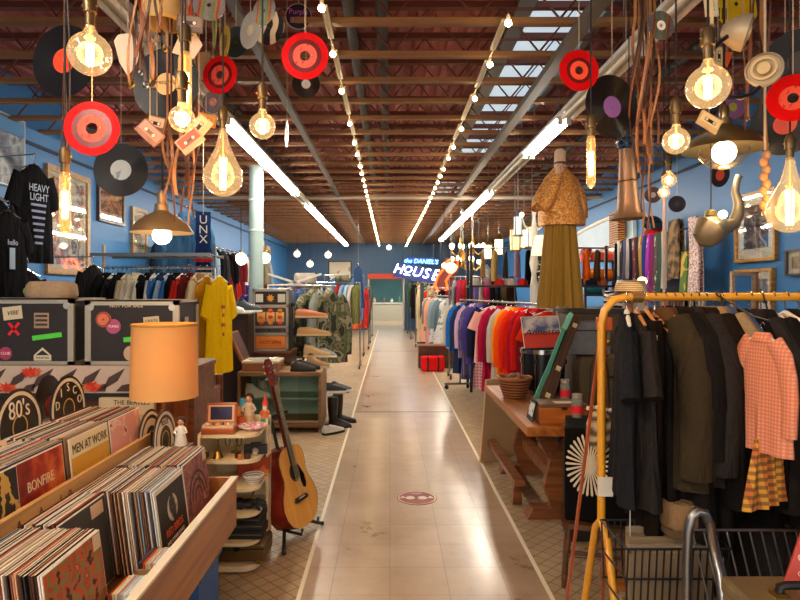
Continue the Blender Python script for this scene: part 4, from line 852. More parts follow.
# shoe stand beside the cabinet with shoes on glass tiers
t = thing('shoe_stand', 'chrome tiered shoe stand at the right end of the display cabinet', 'shoe stand', (-.66, 7.25, 0))
b = MB(); b.cyl((-.4, .1, 0), (-.4, .1, 1.25), .014, n=10); b.build('pole', BLACKM, t); b = MB(); b.lathe([(.12, 0), (.12, .015), (.02, .03)], (-.4, .1, 0), 24); b.build('base', BLACKM, t)
TZ = [.30, .72, .98, 1.20]
for z in TZ: b = MB(); b.span((-.5, .04, z), (.16 if z < .4 else -.2, .14, z + .012)); b.build('tier', mat('#4a443c', .3, .4), t, False)
shoe('shoe', 'orange-brown slip-on shoe on the top tier of the shoe stand', (-1.16, 7.34, 1.213), 0, mat('#b0673a', .6), '#d8b48a', .40)
shoe('shoe', 'tan suede desert shoe on the middle tier of the shoe stand', (-1.14, 7.34, .993), .0, mat('#b98a54', .8), '#d0b487', .42, lace='#8a643a')
shoe('boot', 'pale tan ankle boot on the tier below the suede shoe', (-1.06, 7.33, .733), -.05, mat('#c2a070', .8), '#e2d6bc', .36, high=True, lace='#a88a5a')
shoe('sneaker', 'grey and white sneaker on the tier beside the tan ankle boot', (-.90, 7.43, .733), -.5, mat('#8f8f92', .7), '#efece4', lace='#f2f0ea')
shoe('sneaker', 'white-soled black sneaker on the lowest tier of the shoe stand', (-.80, 7.26, .313), 0, mat('#1f2024', .6), '#f0ece4', lace='#f2f0ea')
shoe('sneaker', 'grey canvas sneaker on the lowest tier of the shoe stand', (-.74, 7.40, .313), -.2, mat('#6a6c70', .8), '#f0ece4', lace='#f2f0ea')
def tall_boot(label, loc, rot, h=.34):
    t = shoe('tall_boot', label, loc, rot, mat('#171312', .35), '#0e0c0b', .27); t['category'] = 'boot'
    b = MB(); b.lathe([(.046, .05), (.05, .12), (.06, h * .7), (.062, h)], (.055, 0, 0), 16); b.build('shaft', mat('#171312', .35), t); return t
tall_boot('tall black boot standing on the floor under the shoe stand', (-.70, 6.80, 0), -.15)
tall_boot('second tall black boot on the floor, half behind the first', (-.66, 6.97, 0), .2)
shoe('sneaker', 'black and white sneaker on the floor beside the display cabinet', (-.72, 6.40, 0), .7, mat('#d8d4cc', .6), '#1a1818')
# ================================================================== slot machine and dark stand with sneakers
t = thing('plinth', 'dark wooden plinth carrying the slot machine behind the cabinet', 'plinth', (-1.46, 7.3, 0)); b = MB(); b.span((-.25, 0, 0), (.25, .5, .78)); b.build('body', DARKWOOD, t, False); b = MB(); b.span((-.26, -.01, .78), (.26, .51, .8)); b.build('top', BROWNWOOD, t, False)
S = thing('slot_machine', 'silver-framed slot machine with orange reels behind the display cabinet', 'slot machine', (-1.46, 7.32, .801)); GM_ = mat('#b4b2ac', .3, .7)
b = MB(); b.span((-.215, .02, 0), (.215, .42, .76)); b.build('cabinet', mat('#55524e', .4, .5), S, False, bevel=.012)
b = MB()
for z0, z1 in ((0, .03), (.19, .23), (.28, .31), (.53, .57), (.73, .765)): b.span((-.22, 0, z0), (.22, .03, z1))
for s in (-1, 1): b.span((s * .22, 0, 0), (s * .19, .03, .765))
b.build('frame', GM_, S, False, bevel=.004)
b = MB(); b.span((-.19, .01, .57), (.19, .022, .73)); g_ = b.build('marquee', mat('#241a14', .4), S, False)
b = MB(); b.prism([(.04 * (1.0 if k % 2 else .5) * math.cos(2 * PI * k / 16) * 1.3, .65 + .055 * (1.0 if k % 2 else .5) * math.sin(2 * PI * k / 16)) for k in range(16)], .004, .01); b.build('sunburst', mat('#e8a03a', .5), g_, False)
for s in (-1, 1): b = MB(); b.span((s * .18, .004, .6), (s * .09, .01, .7)); b.build('paytable', mat('#d9d3c6', .4), g_, False)
for k in range(3):
    b = MB(); rs = [[(-.115 + .115 * k + sx * .05, .06 - .05 * math.cos(a), .42 + .1 * math.sin(a)) for sx in (-1, 1)] for a in [-1.2 + .3 * i for i in range(9)]]
    b.add([p for r in rs for p in r], [(2 * i, 2 * i + 1, 2 * i + 3, 2 * i + 2) for i in range(8)]); rl = b.build('reel', mat('#eeb468', .4), S)
    for q in range(3): b = MB(); b.ball((-.115 + .115 * k, .009, .345 + .075 * q), .024, 10, 6, (1.3, .3, 1)); b.build('fruit', mat(('#e0551f', '#e88a2a', '#d8382a')[(q + k) % 3], .4), rl)
for k in range(5): b = MB(); b.cyl((-.14 + .07 * k, -.012, .255), (-.14 + .07 * k, .02, .255), .018, n=12); b.build('button', mat(('#2a2a2e', '#3a3f4a', '#2a2a2e', '#3a3f4a', '#8a2a22')[k], .4), S)
b = MB(); b.span((-.185, .004, .035), (.185, .016, .185)); q_ = b.build('lower_panel', mat('#d9782c', .4), S, False); text('HOT SPIN', .06, mat('#5a1a0c', .5), q_, (0, .002, .11))
b = MB(); b.tube([(.215, .15, .3), (.26, .15, .3), (.26, .12, .55)], .012, 8); lv = b.build('lever', CHROME, S); b = MB(); b.ball((.26, .12, .57), .03); b.build('knob', mat('#1a1414', .3), lv)
t = thing('locker', 'dark brown narrow locker topped by two sneakers beside the slot machine', 'locker', (-1.83, 7.0, 0)); b = MB(); b.span((-.17, 0, 0), (.17, .4, 1.27)); b.build('body', mat('#2e1f1c', .5), t, False); b = MB(); b.span((-.15, -.012, .06), (.15, 0, 1.2)); d_ = b.build('door', mat('#352422', .5), t, False, bevel=.004); b = MB(); b.cyl((.12, -.03, .6), (.12, -.03, .75), .008, n=8); b.build('handle', CHROME, d_); b = MB(); b.span((-.18, -.015, 1.27), (.2, .41, 1.285)); b.build('top', mat('#c9c4b8', .4), t, False)
shoe('sneaker', 'white high-top sneaker with black stripe on top of the dark locker', (-1.98, 7.02, 1.286), -.05, mat('#e2dfd8', .6), '#f4f1ea', high=True, lace='#1a1818')
shoe('sneaker', 'black high-top sneaker with white sole on top of the dark locker', (-1.84, 7.2, 1.286), .1, mat('#24303a', .6), '#f4f1ea', L=.30, high=True, lace='#f2f0ea')
# ================================================================== LEFT: clothes behind the flight cases
BLK = fabric('#121113'); WHT = fabric('#ddd6c6'); CRE = fabric('#c9b894'); NAV = fabric('#23304f'); BLU = fabric('#2f68a8'); RED = fabric('#b8281e'); GRYF = fabric('#7d7c7c')
YEL = fabric('#ffc60c'); ORG = fabric('#e8621c'); BRN = fabric('#4d3624'); GRN_ = fabric('#3f5a3c'); PUR = fabric('#4a3a8a'); MAG = fabric('#a81e4a'); PNK = fabric('#d99a9a'); LBL = fabric('#8fb2d2'); DEN = fabric('#3f6596'); TANF = fabric('#b08a5a'); MAR = fabric('#5e1c22'); OLV = fabric('#6a6a3a'); TEAL = fabric('#2f7a86'); DGR = fabric('#2c2c2e'); RBL = fabric('#2a3a9a')
t = rail_rack('clothes_rack', 'chrome clothes rack with wire top shelf behind the flight cases', -2.72, -1.66, 5.7, 1.76, CHROME, .5)
b = MB()
for k in range(9): b.cyl((-.54, -.2 + .05 * k, 1.88), (.54, -.2 + .05 * k, 1.88), .004, n=5)
for k in range(12): b.cyl((-.54 + .098 * k, -.22, 1.875), (-.54 + .098 * k, .22, 1.875), .004, n=5)
b.span((-.55, -.225, 1.86), (.55, -.215, 1.89)); b.span((-.55, .215, 1.86), (.55, .225, 1.89)); b.build('wire_shelf', STEEL, t)
for s in (-1, 1): b = MB(); b.cyl((s * .53, 0, 1.76), (s * .53, 0, 1.98), .0125, n=10); b.build('post_extension', STEEL if s > 0 else PALEWOOD, t)
cs = [(BLK, 'black'), (BLK, 'black'), (DGR, 'charcoal'), (BLK, 'black'), (CRE, 'cream'), (WHT, 'white'), (CRE, 'cream'), (WHT, 'white'), (WHT, 'white'), (BLK, 'black'), (WHT, 'pale'), (BLU, 'blue'), (NAV, 'navy'), (LBL, 'pale blue'), (BLU, 'bright blue'), (BLK, 'black'), (RED, 'red'), (RED, 'red'), (MAR, 'maroon'), (CRE, 'beige')]
rail_row([('tee' if i % 3 else 'shirt', m, c) for i, (m, c) in enumerate(cs)], (-2.70, 5.7, 1.76), (-1.82, 5.7, 1.76), 'the chrome rack behind the flight cases', 'shirts on the chrome rack behind the flight cases')
# yellow shirts at the rack's right end
for i, (x, y, m, rt, k, lb, hg) in enumerate(((-1.80, 5.66, TANF, 1.25, 'shirt', 'tan long shirt hanging between the red and yellow shirts', 'wood'), (-1.74, 5.6, fabric('#c89222'), 1.15, 'tee', 'mustard t-shirt half hidden behind the bright yellow t-shirt', 'white'), (-1.62, 5.55, YEL, 1.22, 'tee', 'bright yellow t-shirt with red print at the end of the chrome rack', 'white'))):
    g = garment(k, m, lb, (x, 5.7 if i < 2 else 5.7, 1.76), rt, None, i % 3, hg, s=.86, sl=1.5)
    if i == 2:
        for q, z in enumerate((-.3, -.36, -.43, -.5)): b = MB(); b.span((-.045 + .02 * (q % 2), -.062, z), (.02 - .015 * (q % 2), -.058, z + .025)); b.build('print', mat('#b8521e', .8), g, False)
garment('skirt', fabric('#7a3a22'), 'brown corduroy skirt hanging low beside the yellow t-shirt', (-1.9, 5.7, 1.76), 1.4, None, 0, sl=1.9)
# blue team scarf and hoodie hung above
t = thing('scarf', 'navy football scarf with white letters and red band hanging by the wire shelf', 'scarf', (-1.93, 6.2, 2.36), .35)
b = MB(); rs = [[(sx * (.075 + .01 * math.sin(3 * k)), .012 * math.sin(k * 1.3 + sx), -.085 * k) for sx in (-1, 1)] for k in range(10)]
b.add([p for r in rs for p in r] + [(p[0], p[1] + .02, p[2]) for r in rs for p in r], [(2 * i, 2 * i + 1, 2 * i + 3, 2 * i + 2) for i in range(9)] + [(20 + 2 * i, 20 + 2 * i + 1, 20 + 2 * i + 3, 20 + 2 * i + 2) for i in range(9)] + [(2 * i, 2 * i + 2, 22 + 2 * i, 20 + 2 * i) for i in range(9)] + [(2 * i + 1, 2 * i + 3, 23 + 2 * i, 21 + 2 * i) for i in range(9)]); b.build('cloth', fabric('#1f3566'), t)
for k, ch in enumerate('UNX'): text(ch, .12, WHITE, t, (0, -.026, -.09 - .1 * k), (PI / 2, 0, 0))
b = MB(); b.span((-.088, -.03, -.52), (.088, .03, -.46)); b.build('red_band', fabric('#c0242c'), t, False)
for k in range(3): b = MB(); b.span((-.085, -.028, -.60 - .06 * k), (.085, .03, -.57 - .06 * k)); b.build('white_band', WHT, t, False)
t_ = MB(); t_.cyl((-1.93, 6.2, 2.33), (-1.93, 6.2, 3.4), .004, n=5); o = t_.build('twine', TWINE); tag(o, 'pale cord holding the navy football scarf up to the joists', 'twine')
g = garment('jacket', fabric('#3e6a92'), 'pale denim jacket hanging above the wire shelf beside the scarf', (-2.16, 6.35, 2.42), .5, None, 1)
# wall rail of long clothes farther down the left wall
t = thing('clothes_rail', 'long chrome wall rail along the left wall beyond the column', 'clothes rail', (-3.55, 0, 2.42))
b = MB(); b.cyl((0, 9.2, 0), (0, 17.0, 0), .016, n=10); b.build('rail', CHROME, t)
for y in (9.3, 11.8, 14.3, 16.9): b = MB(); b.cyl((0, y, 0), (-.45, y, .0), .012, n=8); b.build('bracket', CHROME, t)
cs = [('coat', DGR, 'charcoal'), ('jacket', GRYF, 'grey'), ('coat', fabric('#40543c'), 'dark green'), ('shirt', WHT, 'white'), ('dress', plaid('white_yellow', '#e6e0cc', '#e0c24a', '#d8d2c2', 5, 1, 'XZ'), 'white and yellow striped'), ('jacket', LBL, 'pale blue'), ('coat', BLK, 'black'), ('jacket', DGR, 'charcoal'), ('dress', MAR, 'maroon'), ('coat', BLK, 'black'), ('dress', RED, 'red'), ('coat', MAR, 'maroon'), ('jacket', WHT, 'white'), ('dress', PUR, 'purple'), ('dress', RBL, 'royal blue'), ('coat', TANF, 'tan'), ('coat', BRN, 'brown'), ('jacket', OLV, 'olive'), ('dress', RED, 'red'), ('coat', GRYF, 'grey')]
rail_row(cs, (-3.55, 9.4, 2.42), (-3.55, 16.8, 2.42), 'the left wall rail', 'clothes on the left wall rail', 0, .3, False, 'near end')
# low rails in the middle of the left side
t = rail_rack('clothes_rack', 'white pipe clothes rack with sloping braces behind the slot machine', -1.75, -.98, 8.6, 1.62, mat('#dcd4c2', .5), .55)
for s in (-1, 1): b = MB(); b.bar((s * .38, 0, 1.78), (-s * .12, 0, 1.62), .03, .03); b.build('brace', mat('#dcd4c2', .5), t, False)
for i, (k, m, c) in enumerate([('shirt', MAG, 'crimson'), ('shirt', RED, 'red'), ('jacket', PUR, 'violet'), ('jacket', RBL, 'royal blue'), ('jacket', DEN, 'mid-blue denim'), ('jacket', fabric('#34507a'), 'dark denim'), ('jacket', CAMO, 'green camouflage'), ('jacket', CAMO2, 'pale camouflage')]):
    garment(k, m, f'{c} {KN[k][1]} on the white pipe rack behind the slot machine', (-1.62 + .085 * i, 8.6, 1.62), 1.2 + R.uniform(-.15, .15), None, i % 3, 'wood' if i > 5 else 'white', sl=1.25)
garment('jacket', CAMO, 'green camouflage army jacket hanging in front, facing the aisle', (-.79, 8.03, 1.60), .35, None, 0, 'wood', sl=1.35)
garment('jacket', fabric('#8b9088'), 'sage grey jacket hanging beside the camouflage army jacket', (-.93, 8.09, 1.60), 1.15, None, 1, 'wood', sl=1.35)
garment('jacket', CAMO, 'dark camouflage field jacket on the left of the sage grey jacket', (-1.05, 8.14, 1.60), .8, None, 2, 'wood', sl=1.2)
t = thing('clothes_rail', 'short steel rail carrying the camouflage jackets', 'clothes rail', (0, 0, 0)); b = MB(); b.cyl((-1.3, 8.25, 1.60), (-.72, 8.0, 1.60), .0125, n=10); b.build('rail', STEEL, t)
b = MB(); b.cyl((-1.3, 8.25, 0), (-1.3, 8.25, 1.6), .0125, n=10); b.build('post', STEEL, t); b = MB(); b.cyl((-1.0, 8.12, 0), (-1.0, 8.12, 1.6), .0125, n=10); b.build('post', STEEL, t)
for x, y in ((-1.3, 8.25), (-1.0, 8.12)): b = MB(); b.lathe([(.13, 0), (.14, .012), (.02, .02)], (x, y, 0), 20); b.build('base', STEEL, t)
def folded(name, label, loc, dims, m, rot=0, cat='clothing', group=None):
    b = MB(); b.rings([[(dims[0] / 2 * math.copysign(abs(math.cos(a)) ** .45, math.cos(a)) * s, dims[1] / 2 * math.copysign(abs(math.sin(a)) ** .45, math.sin(a)) * s, z * dims[2]) for a in [2 * PI * k / 24 for k in range(24)]] for z, s in ((0, .93), (.15, 1), (.5, .98), (.8, .95), (1, .82))])
    return tag(b.build(name, m, None, loc=loc, rot=(0, 0, rot)), label, cat, group)
# chrome rolling rack
t = rail_rack('clothes_rack', 'chrome rolling rack of pale blue shirts beside the aisle', -1.55, -.60, 12.0, 1.70, CHROME, .6, .016)
rail_row([('jacket', CAMO, 'camouflage'), ('shirt', OLV, 'olive'), ('shirt', DEN, 'denim'), ('jacket', CAMO2, 'pale camouflage'), ('shirt', LBL, 'light blue'), ('shirt', RED, 'red-print'), ('shirt', LBL, 'light blue'), ('shirt', fabric('#a8c4de'), 'very pale blue'), ('shirt', WHT, 'white'), ('shirt', OLV, 'sage green')], (-1.5, 12, 1.70), (-.63, 12, 1.70), 'the chrome rolling rack', 'shirts on the chrome rolling rack', 1.3, .12, True)
folded('cap', 'camouflage cap lying on the chrome rolling rack', (-.95, 12.0, 1.72), (.3, .25, .12), CAMO, cat='cap')
folded('cap', 'pale cap heaped on the rail behind the camouflage jackets', (-1.30, 9.2, 1.66), (.34, .25, .15), fabric('#b8aea0'), cat='cap')
t = rail_rack('clothes_rack', 'dark pipe rack under the pale heaped cap', -1.9, -1.05, 9.2, 1.635, BLACKM, .5)
rail_row([('coat', DEN, 'blue denim'), ('coat', CAMO2, 'pale camouflage'), ('coat', CAMO, 'camouflage'), ('shirt', RED, 'red'), ('coat', TANF, 'tan'), ('coat', OLV, 'olive')], (-1.85, 9.2, 1.635), (-1.1, 9.2, 1.635), 'the dark pipe rack near the column', 'coats on the dark pipe rack', 1.3, .15, False)
# racks farther back on the left
far_l = [(14.2, -1.55, -.62, 1.9, [('dress', DEN, 'denim'), ('dress', DEN, 'blue denim'), ('coat', DEN, 'long denim')], 'the tall denim rack'),
         (15.8, -1.7, -.56, 1.62, [('coat', BLK, 'black'), ('shirt', CRE, 'cream'), ('coat', MAR, 'maroon'), ('coat', RED, 'red'), ('coat', ORG, 'orange-red'), ('coat', RED, 'bright red')], 'the rack of red coats'),
         (17.6, -1.8, -.58, 1.62, [('coat', GRYF, 'grey'), ('jacket', TANF, 'tan'), ('coat', MAR, 'wine red'), ('jacket', GRN_, 'green'), ('coat', BLK, 'black'), ('coat', MAR, 'maroon')], 'the second-last left rack'),
         (20.2, -2.0, -.60, 1.62, [('coat', BLK, 'black'), ('shirt', WHT, 'white'), ('coat', NAV, 'navy'), ('jacket', OLV, 'olive'), ('coat', TANF, 'tan'), ('coat', BRN, 'brown')], 'the last rack on the left')]
for y, x0, x1, z, its, ph in far_l:
    rail_rack('clothes_rack', f'steel clothes rack, {ph} beside the aisle', x0, x1, y, z, STEEL, .5, .014)
    rail_row(its, (x0 + .05, y, z), (x1 - .03, y, z), ph, f'garments on {ph}', 1.25, .15, False)
garment('dress', fabric('#2a4468'), 'dark denim pinafore hanging high beside the red lintel', (-.72, 13.6, 2.15), 1.0, None, 1, 'wire', s=.9, parts=False)
b = MB(); b.cyl((-.72, 13.6, 2.16), (-.72, 13.6, ZD + .03), .005, n=5); tag(b.build('hanging_wire', STEEL, None), 'thin wire holding the dark denim pinafore up to the joists', 'wire')
t = rail_rack('clothes_rack', 'long steel rack in the middle of the left floor', 10.2, 15.5, -2.4, 1.55, STEEL, .5, .014, axis='y')
rail_row([(('coat', 'jacket', 'dress', 'shirt')[i % 4], m, c) for i, (m, c) in enumerate([(PUR, 'purple'), (RED, 'red'), (RBL, 'royal blue'), (BLK, 'black'), (OLV, 'olive'), (TANF, 'tan'), (MAR, 'maroon'), (DEN, 'denim'), (CRE, 'cream'), (GRN_, 'green'), (BLK, 'black'), (MAG, 'crimson'), (NAV, 'navy'), (GRYF, 'grey')])], (-2.4, 10.3, 1.55), (-2.4, 15.4, 1.55), 'the long middle rack on the left', 'garments on the long left rack', 0.1, .2, False, 'near end')
# tall pale boards against the left wall
for k, (y, h) in enumerate(((17.4, 3.1), (18.3, 3.05), (19.2, 2.95))):
    t = thing('mirror_frame', f'tall pale wooden leaning frame on the left wall, {ORD[k]} from the column', 'frame', (-3.93, y, 0), (0, 0, 0)); b = MB()
    b.span((0, -.3, 0), (.05, -.18, h)); b.span((0, .18, 0), (.05, .3, h)); b.span((0, -.18, h - .12), (.05, .18, h)); b.span((0, -.18, 0), (.05, .18, .12)); b.build('frame', PALEWOOD, t, False); b = MB(); b.span((.005, -.18, .12), (.02, .18, h - .12)); b.build('panel', BROWNWOOD, t, False)
# ================================================================== pictures and shirts on the left wall
WG = glass('#eef4f8', .15, gloss=.5)
def framed(label, y0, y1, z0, z1, side, fm, art, fw=.05, matw=0., out=.0, extra=None, name='framed_poster'):
    """picture flat on a side wall: side -1 left, 1 right"""
    t = thing(name, label, 'picture', (side * (XW - .002), (y0 + y1) / 2, (z0 + z1) / 2), 0 if side < 0 else PI); w_, h_ = (y1 - y0) / 2, (z1 - z0) / 2
    b = MB()
    for s in (-1, 1): b.span((.0, s * w_, -h_), (.045, s * (w_ - fw), h_)); b.span((.0, -w_ + fw, s * h_), (.045, w_ - fw, s * (h_ - fw)))
    b.build('frame', fm, t, False)
    if matw: b = MB(); b.span((.004, -w_ + fw, -h_ + fw), (.016, w_ - fw, h_ - fw)); b.build('mount', mat('#e8e0d0', .7), t, False)
    b = MB(); b.span((.016, -w_ + fw + matw, -h_ + fw + matw), (.019, w_ - fw - matw, h_ - fw - matw)); b.build('print', art, t, False)
    b = MB(); b.span((.028, -w_ + fw, -h_ + fw), (.031, w_ - fw, h_ - fw)); b.build('glazing', WG, t, False)
    return t
def wy(px, side=-1): return abs(XW * F / (px - CX))
def wz(py, y): return EYE - (py - CY) * y / F
GOLDW = wood('#a8855a', '#7d5f3c', .4)
AR1 = ramp_mat('poster_mixed', 'noise', [(.28, '#d8d0c0'), (.44, '#7d96b0'), (.5, '#c25a3a'), (.55, '#e0d6c2'), (.62, '#4a5a6a'), (.7, '#d8b24a')], 4.5, .5, 'CONSTANT', detail=4)
AR2 = ramp_mat('poster_gold', 'noise', [(.3, '#3a1c14'), (.45, '#c9822a'), (.55, '#5a3a6a'), (.62, '#e0b04a')], 7, .5, 'CONSTANT', detail=4)
AR3 = ramp_mat('poster_pale', 'noise', [(.35, '#c9c2b0'), (.55, '#8a9a90'), (.65, '#d2c08a')], 5, .5, 'CONSTANT', detail=3)
AR4 = ramp_mat('poster_blue', 'noise', [(.35, '#2c3e58'), (.5, '#8aa2b8'), (.6, '#dfe6ea'), (.7, '#5a6f86')], 3.2, .5, 'LINEAR', detail=5)
ya, yb = wy(44), wy(87)
framed('large pale comic-style poster in a broad grey-brown frame on the blue wall', ya, yb, 1.74, 3.02, -1, GOLDW, AR1, .07, .05)
ya, yb = wy(96), wy(122); framed('dark poster with gold figures, hung under the black record on the left wall', ya, yb, wz(219, ya) - .02, wz(178, ya), -1, mat('#4a2c1c', .4), AR2, .04)
ya, yb = wy(130), wy(145); framed('pale green poster in a thin gilt frame, third along the left wall', ya, yb, wz(255, ya), wz(206, ya), -1, GOLDW, AR3, .05, .06)
ya, yb = wy(-30), wy(21); framed('blue and white dancer poster without frame at the near end of the left wall', ya, yb, wz(190, yb), wz(122, yb), -1, mat('#cfd8e0', .5), AR4, .012)
def wall_hanger(x, y, z): pass
def wall_tee(label, px, py, y, s, var, printed, rot=1.27):
    p = P(px, py, y); g = garment('tee', BLK, label, (p.x, y, p.z), rot, None, var, 'wire', s=s, sl=1.36)
    b = MB(); b.cyl((0, 0, .012), (0, (XW + p.x) / math.sin(rot) / s + .01, .02), .005, n=6); b.build('peg', STEEL, g)
    for q in printed: b = MB(); b.span((q[0] - q[2], -.062, q[1]), (q[0] + q[2], -.056, q[1] + q[3])); b.build('print', mat(q[4], .8), g, False)
    return g
g = wall_tee('black t-shirt lettered HEAVY LIGHT with pale stripes on the left wall', 34, 156, 5.7, .98, 0, [(0, -.36 - .045 * k, .085 - .007 * k, .016, '#8f93b4') for k in range(7)])
text('HEAVY', .075, mat('#b9c3d8', .8), g, (0, -.066, -.235)); text('LIGHT', .075, mat('#b9c3d8', .8), g, (0, -.066, -.3))
g = wall_tee('black t-shirt with pale lettering on the left wall, below the striped one', 8, 203, 5.3, .86, 1, [(0, -.5, .03, .16, '#9fb0c4')]); text('hello', .06, mat('#b9c3d8', .8), g, (0, -.066, -.3))
wall_tee('black t-shirt with a blue picture low on the left wall', 27, 262, 5.5, .9, 2, [(0, -.5, .08, .2, '#6f9ab8')])
wall_tee('black t-shirt at the very edge of the left wall display', -10, 182, 5.2, 1.0, 0, [(0, -.4, .07, .12, '#5a5a62')])
wall_tee('dark grey t-shirt on a wire hanger beside the chrome rack', 93, 258, 5.9, .8, 1, [(0, -.35, .05, .1, '#8a8f96')])
t = folded('bundle_of_cloth', 'beige bundled cloth on top of the left flight case', (P(52, 297, 3.7).x, 3.70, 1.5025), (.27, .2, .1), fabric('#b89a7a'), cat='cloth')
b = MB(); b.ball((0, 0, .04), .04, 12, 8, (1.3, 1, .9)); tag(b.build('cloth_frog', mat('#a8c23a', .8), None, loc=(P(32, 297, 3.7).x, 3.70, 1.5025)), 'yellow-green soft toy lump on the left flight case', 'toy')
# ================================================================== back wall things
t = thing('framed_print', 'framed sepia print on the blue end wall', 'picture', (P(340, 270, YB).x, YB - .003, P(340, 270, YB).z)); b = MB()
for s in (-1, 1): b.span((s * .46, -.04, -.36), (s * .41, 0, .36)); b.span((-.41, -.04, s * .36), (.41, 0, s * .31))
b.build('frame', mat('#1c1512', .4), t, False); b = MB(); b.span((-.41, -.02, -.31), (.41, -.005, .31)); b.build('print', ramp_mat('sepia', 'noise', [(.35, '#e0d2b8'), (.6, '#b39a7c')], 4, .6, 'CONSTANT', detail=3), t, False)
WB = emit('#ffd9a0', 9.)
def globe_pendant(label, px, py, y, r, glow='#fff0d2', st=7., name='pendant_light'):
    p = P(px, py, y); t = thing(name, label, 'pendant light', p); b = MB(); b.ball((0, 0, 0), r, 14, 9); b.build('globe', emit(glow, st), t); b = MB(); b.cyl((0, 0, r * .9), (0, 0, r * 1.5), r * .3, n=10); b.build('cap', BRASS, t)
    b = MB(); b.cyl((0, 0, r * 1.4), (0, 0, ZD + .03 - p.z), .008, n=5); b.build('cord', CORD, t); return t
for k, (px, py, ) in enumerate(((297, 254), (310, 264), (328, 255))): globe_pendant(f'round star-patterned globe lamp near the end wall, {ORD[k]} from the left', px, py, 19.0, .105, st=1.6)
globe_pendant('bright round wall globe to the left of the column', 241, 259, 13.0, .13); globe_pendant('bright round wall globe to the right of the column', 265, 258, 13.5, .12)
globe_pendant('small bare bulb near the end wall above the blue sign', 389, 247.5, 22.6, .09)
# neon sign
sg = P(421, 274, 20.0); NB = mat('#1a2f78', .4)
t = thing('neon_sign', 'slanted blue sign with glowing white HOUSE letters above the opening', 'sign', sg, (0, .17, 0))
b = MB(); b.prism([(-.92, -.24), (.72, -.24), (.95, .18), (-.80, .26)], -.06, .06); b.build('panel', NB, t, False)
NW = emit('#e8f2ff', 5.); 
for k, (ch, sz) in enumerate((('H', .44), ('O', .34), ('U', .46), ('S', .48), ('E', .54))): text(ch, sz, NW, t, (-.78 + .31 * k, -.075, .03 if ch != 'O' else .06), (PI / 2, 0, 0), .012, shear=.25)
b = MB(); b.span((-.58, -.08, -.12), (-.36, -.066, -.09)); b.build('underline', NW, t, False)
t = thing('neon_sign', "small blue neon script sign reading THE DANIEL'S above the HOUSE sign", 'sign', P(421, 261.5, 19.98), (0, .05, 0))
text("the DANIEL'S", .2, emit('#5aa8ff', 6.), t, (0, 0, 0), ext=.012, shear=.2); b = MB(); b.span((-.5, .03, -.08), (.55, .07, .12)); b.build('backing', mat('#1d3c8a', .4), t, False); b = MB(); b.bar((-.3, .06, 0), (-.3, .06, ZD + .03 - t.location.z), .012, .012); b.bar((.4, .06, 0), (.4, .06, ZD + .03 - t.location.z), .012, .012); b.build('bracket', BLACKM, t, False)
NO = emit('#ff4a10', 2.6)
o_ = P(444, 278, 18.5)
t = thing('neon_sign', 'orange neon loop shaped like a bent arrow beside the HOUSE sign', 'sign', o_)
def q(px, py): p = P(px, py, 18.5); return (p.x - o_.x, 0, p.z - o_.z)
b = MB(); b.tube([q(*c) for c in ((447, 265), (438, 276), (435, 284), (437, 290), (442, 293), (448, 289), (446, 281), (450, 275), (457, 268), (458, 261), (452, 259), (447, 262), (445, 266), (451, 266))], .035, 8); b.build('tube', NO, t)
b = MB(); b.prism([(q(*c)[0], q(*c)[2]) for c in ((440, 268), (436, 288), (443, 295), (450, 290), (458, 272), (460, 258), (447, 258))], .05, .09); b.build('backing', mat('#5a1e10', .5), t, False)
for px in (441, 455): b = MB(); p = q(px, 262); b.bar((p[0], .07, p[2]), (p[0], .07, ZD + .03 - o_.z), .02, .02); b.build('bracket', BLACKM, t, False)
for x in (-.7, .6): b = MB(); b.bar((x, .07, .1), (x, .07, ZD + .03 - sg.z), .015, .015); b.build('bracket', BLACKM, [o for o in COL.objects if o.get('label', '').startswith('slanted blue sign')][0], False)
# ================================================================== RIGHT: yellow pipe rack in the foreground
YP = mat('#e09a1e', .35, 0, 0, 40, .08, coat=.3)
t = thing('clothes_rack', 'orange-yellow pipe clothes rack full of black clothes in the foreground', 'clothes rack', (0, 0, 0))
RY, RZ = 2.2, 1.525; x0 = .775
b = MB(); b.tube([(x0, RY, .70), (x0, RY, RZ - .1), (x0 + .012, RY, RZ - .05), (x0 + .045, RY, RZ - .012), (x0 + .09, RY, RZ), (2.35, RY, RZ), (2.40, RY, RZ - .02), (2.43, RY, RZ - .08), (2.43, RY, .70)], .0145, 12); b.build('frame', YP, t)
for x in (x0, 2.43):
    b = MB(); b.tube([(x, RY - .24, .0), (x, RY - .2, .28), (x, RY - .06, .66), (x, RY, .71), (x, RY + .06, .66), (x, RY + .2, .28), (x, RY + .24, 0)], .0135, 10); b.build('leg', YP, t)
b = MB(); b.cyl((x0, RY - .2, .52), (2.43, RY - .2, .52), .008, n=8); b.cyl((x0, RY + .2, .52), (2.43, RY + .2, .52), .008, n=8); b.build('lower_rail', mat('#8a6a3a', .4, .5), t)
b = MB(); b.lathe([(.022, -.02), (.022, .02)], (x0 + .13, RY, RZ), 14, 'x'); b.build('clamp', mat('#8a6a3a', .4, .6), t)
CHAR = fabric('#2a2522'); BLKW = fabric('#191513'); OLJ = fabric('#372c1d'); DBR = fabric('#1e150f')
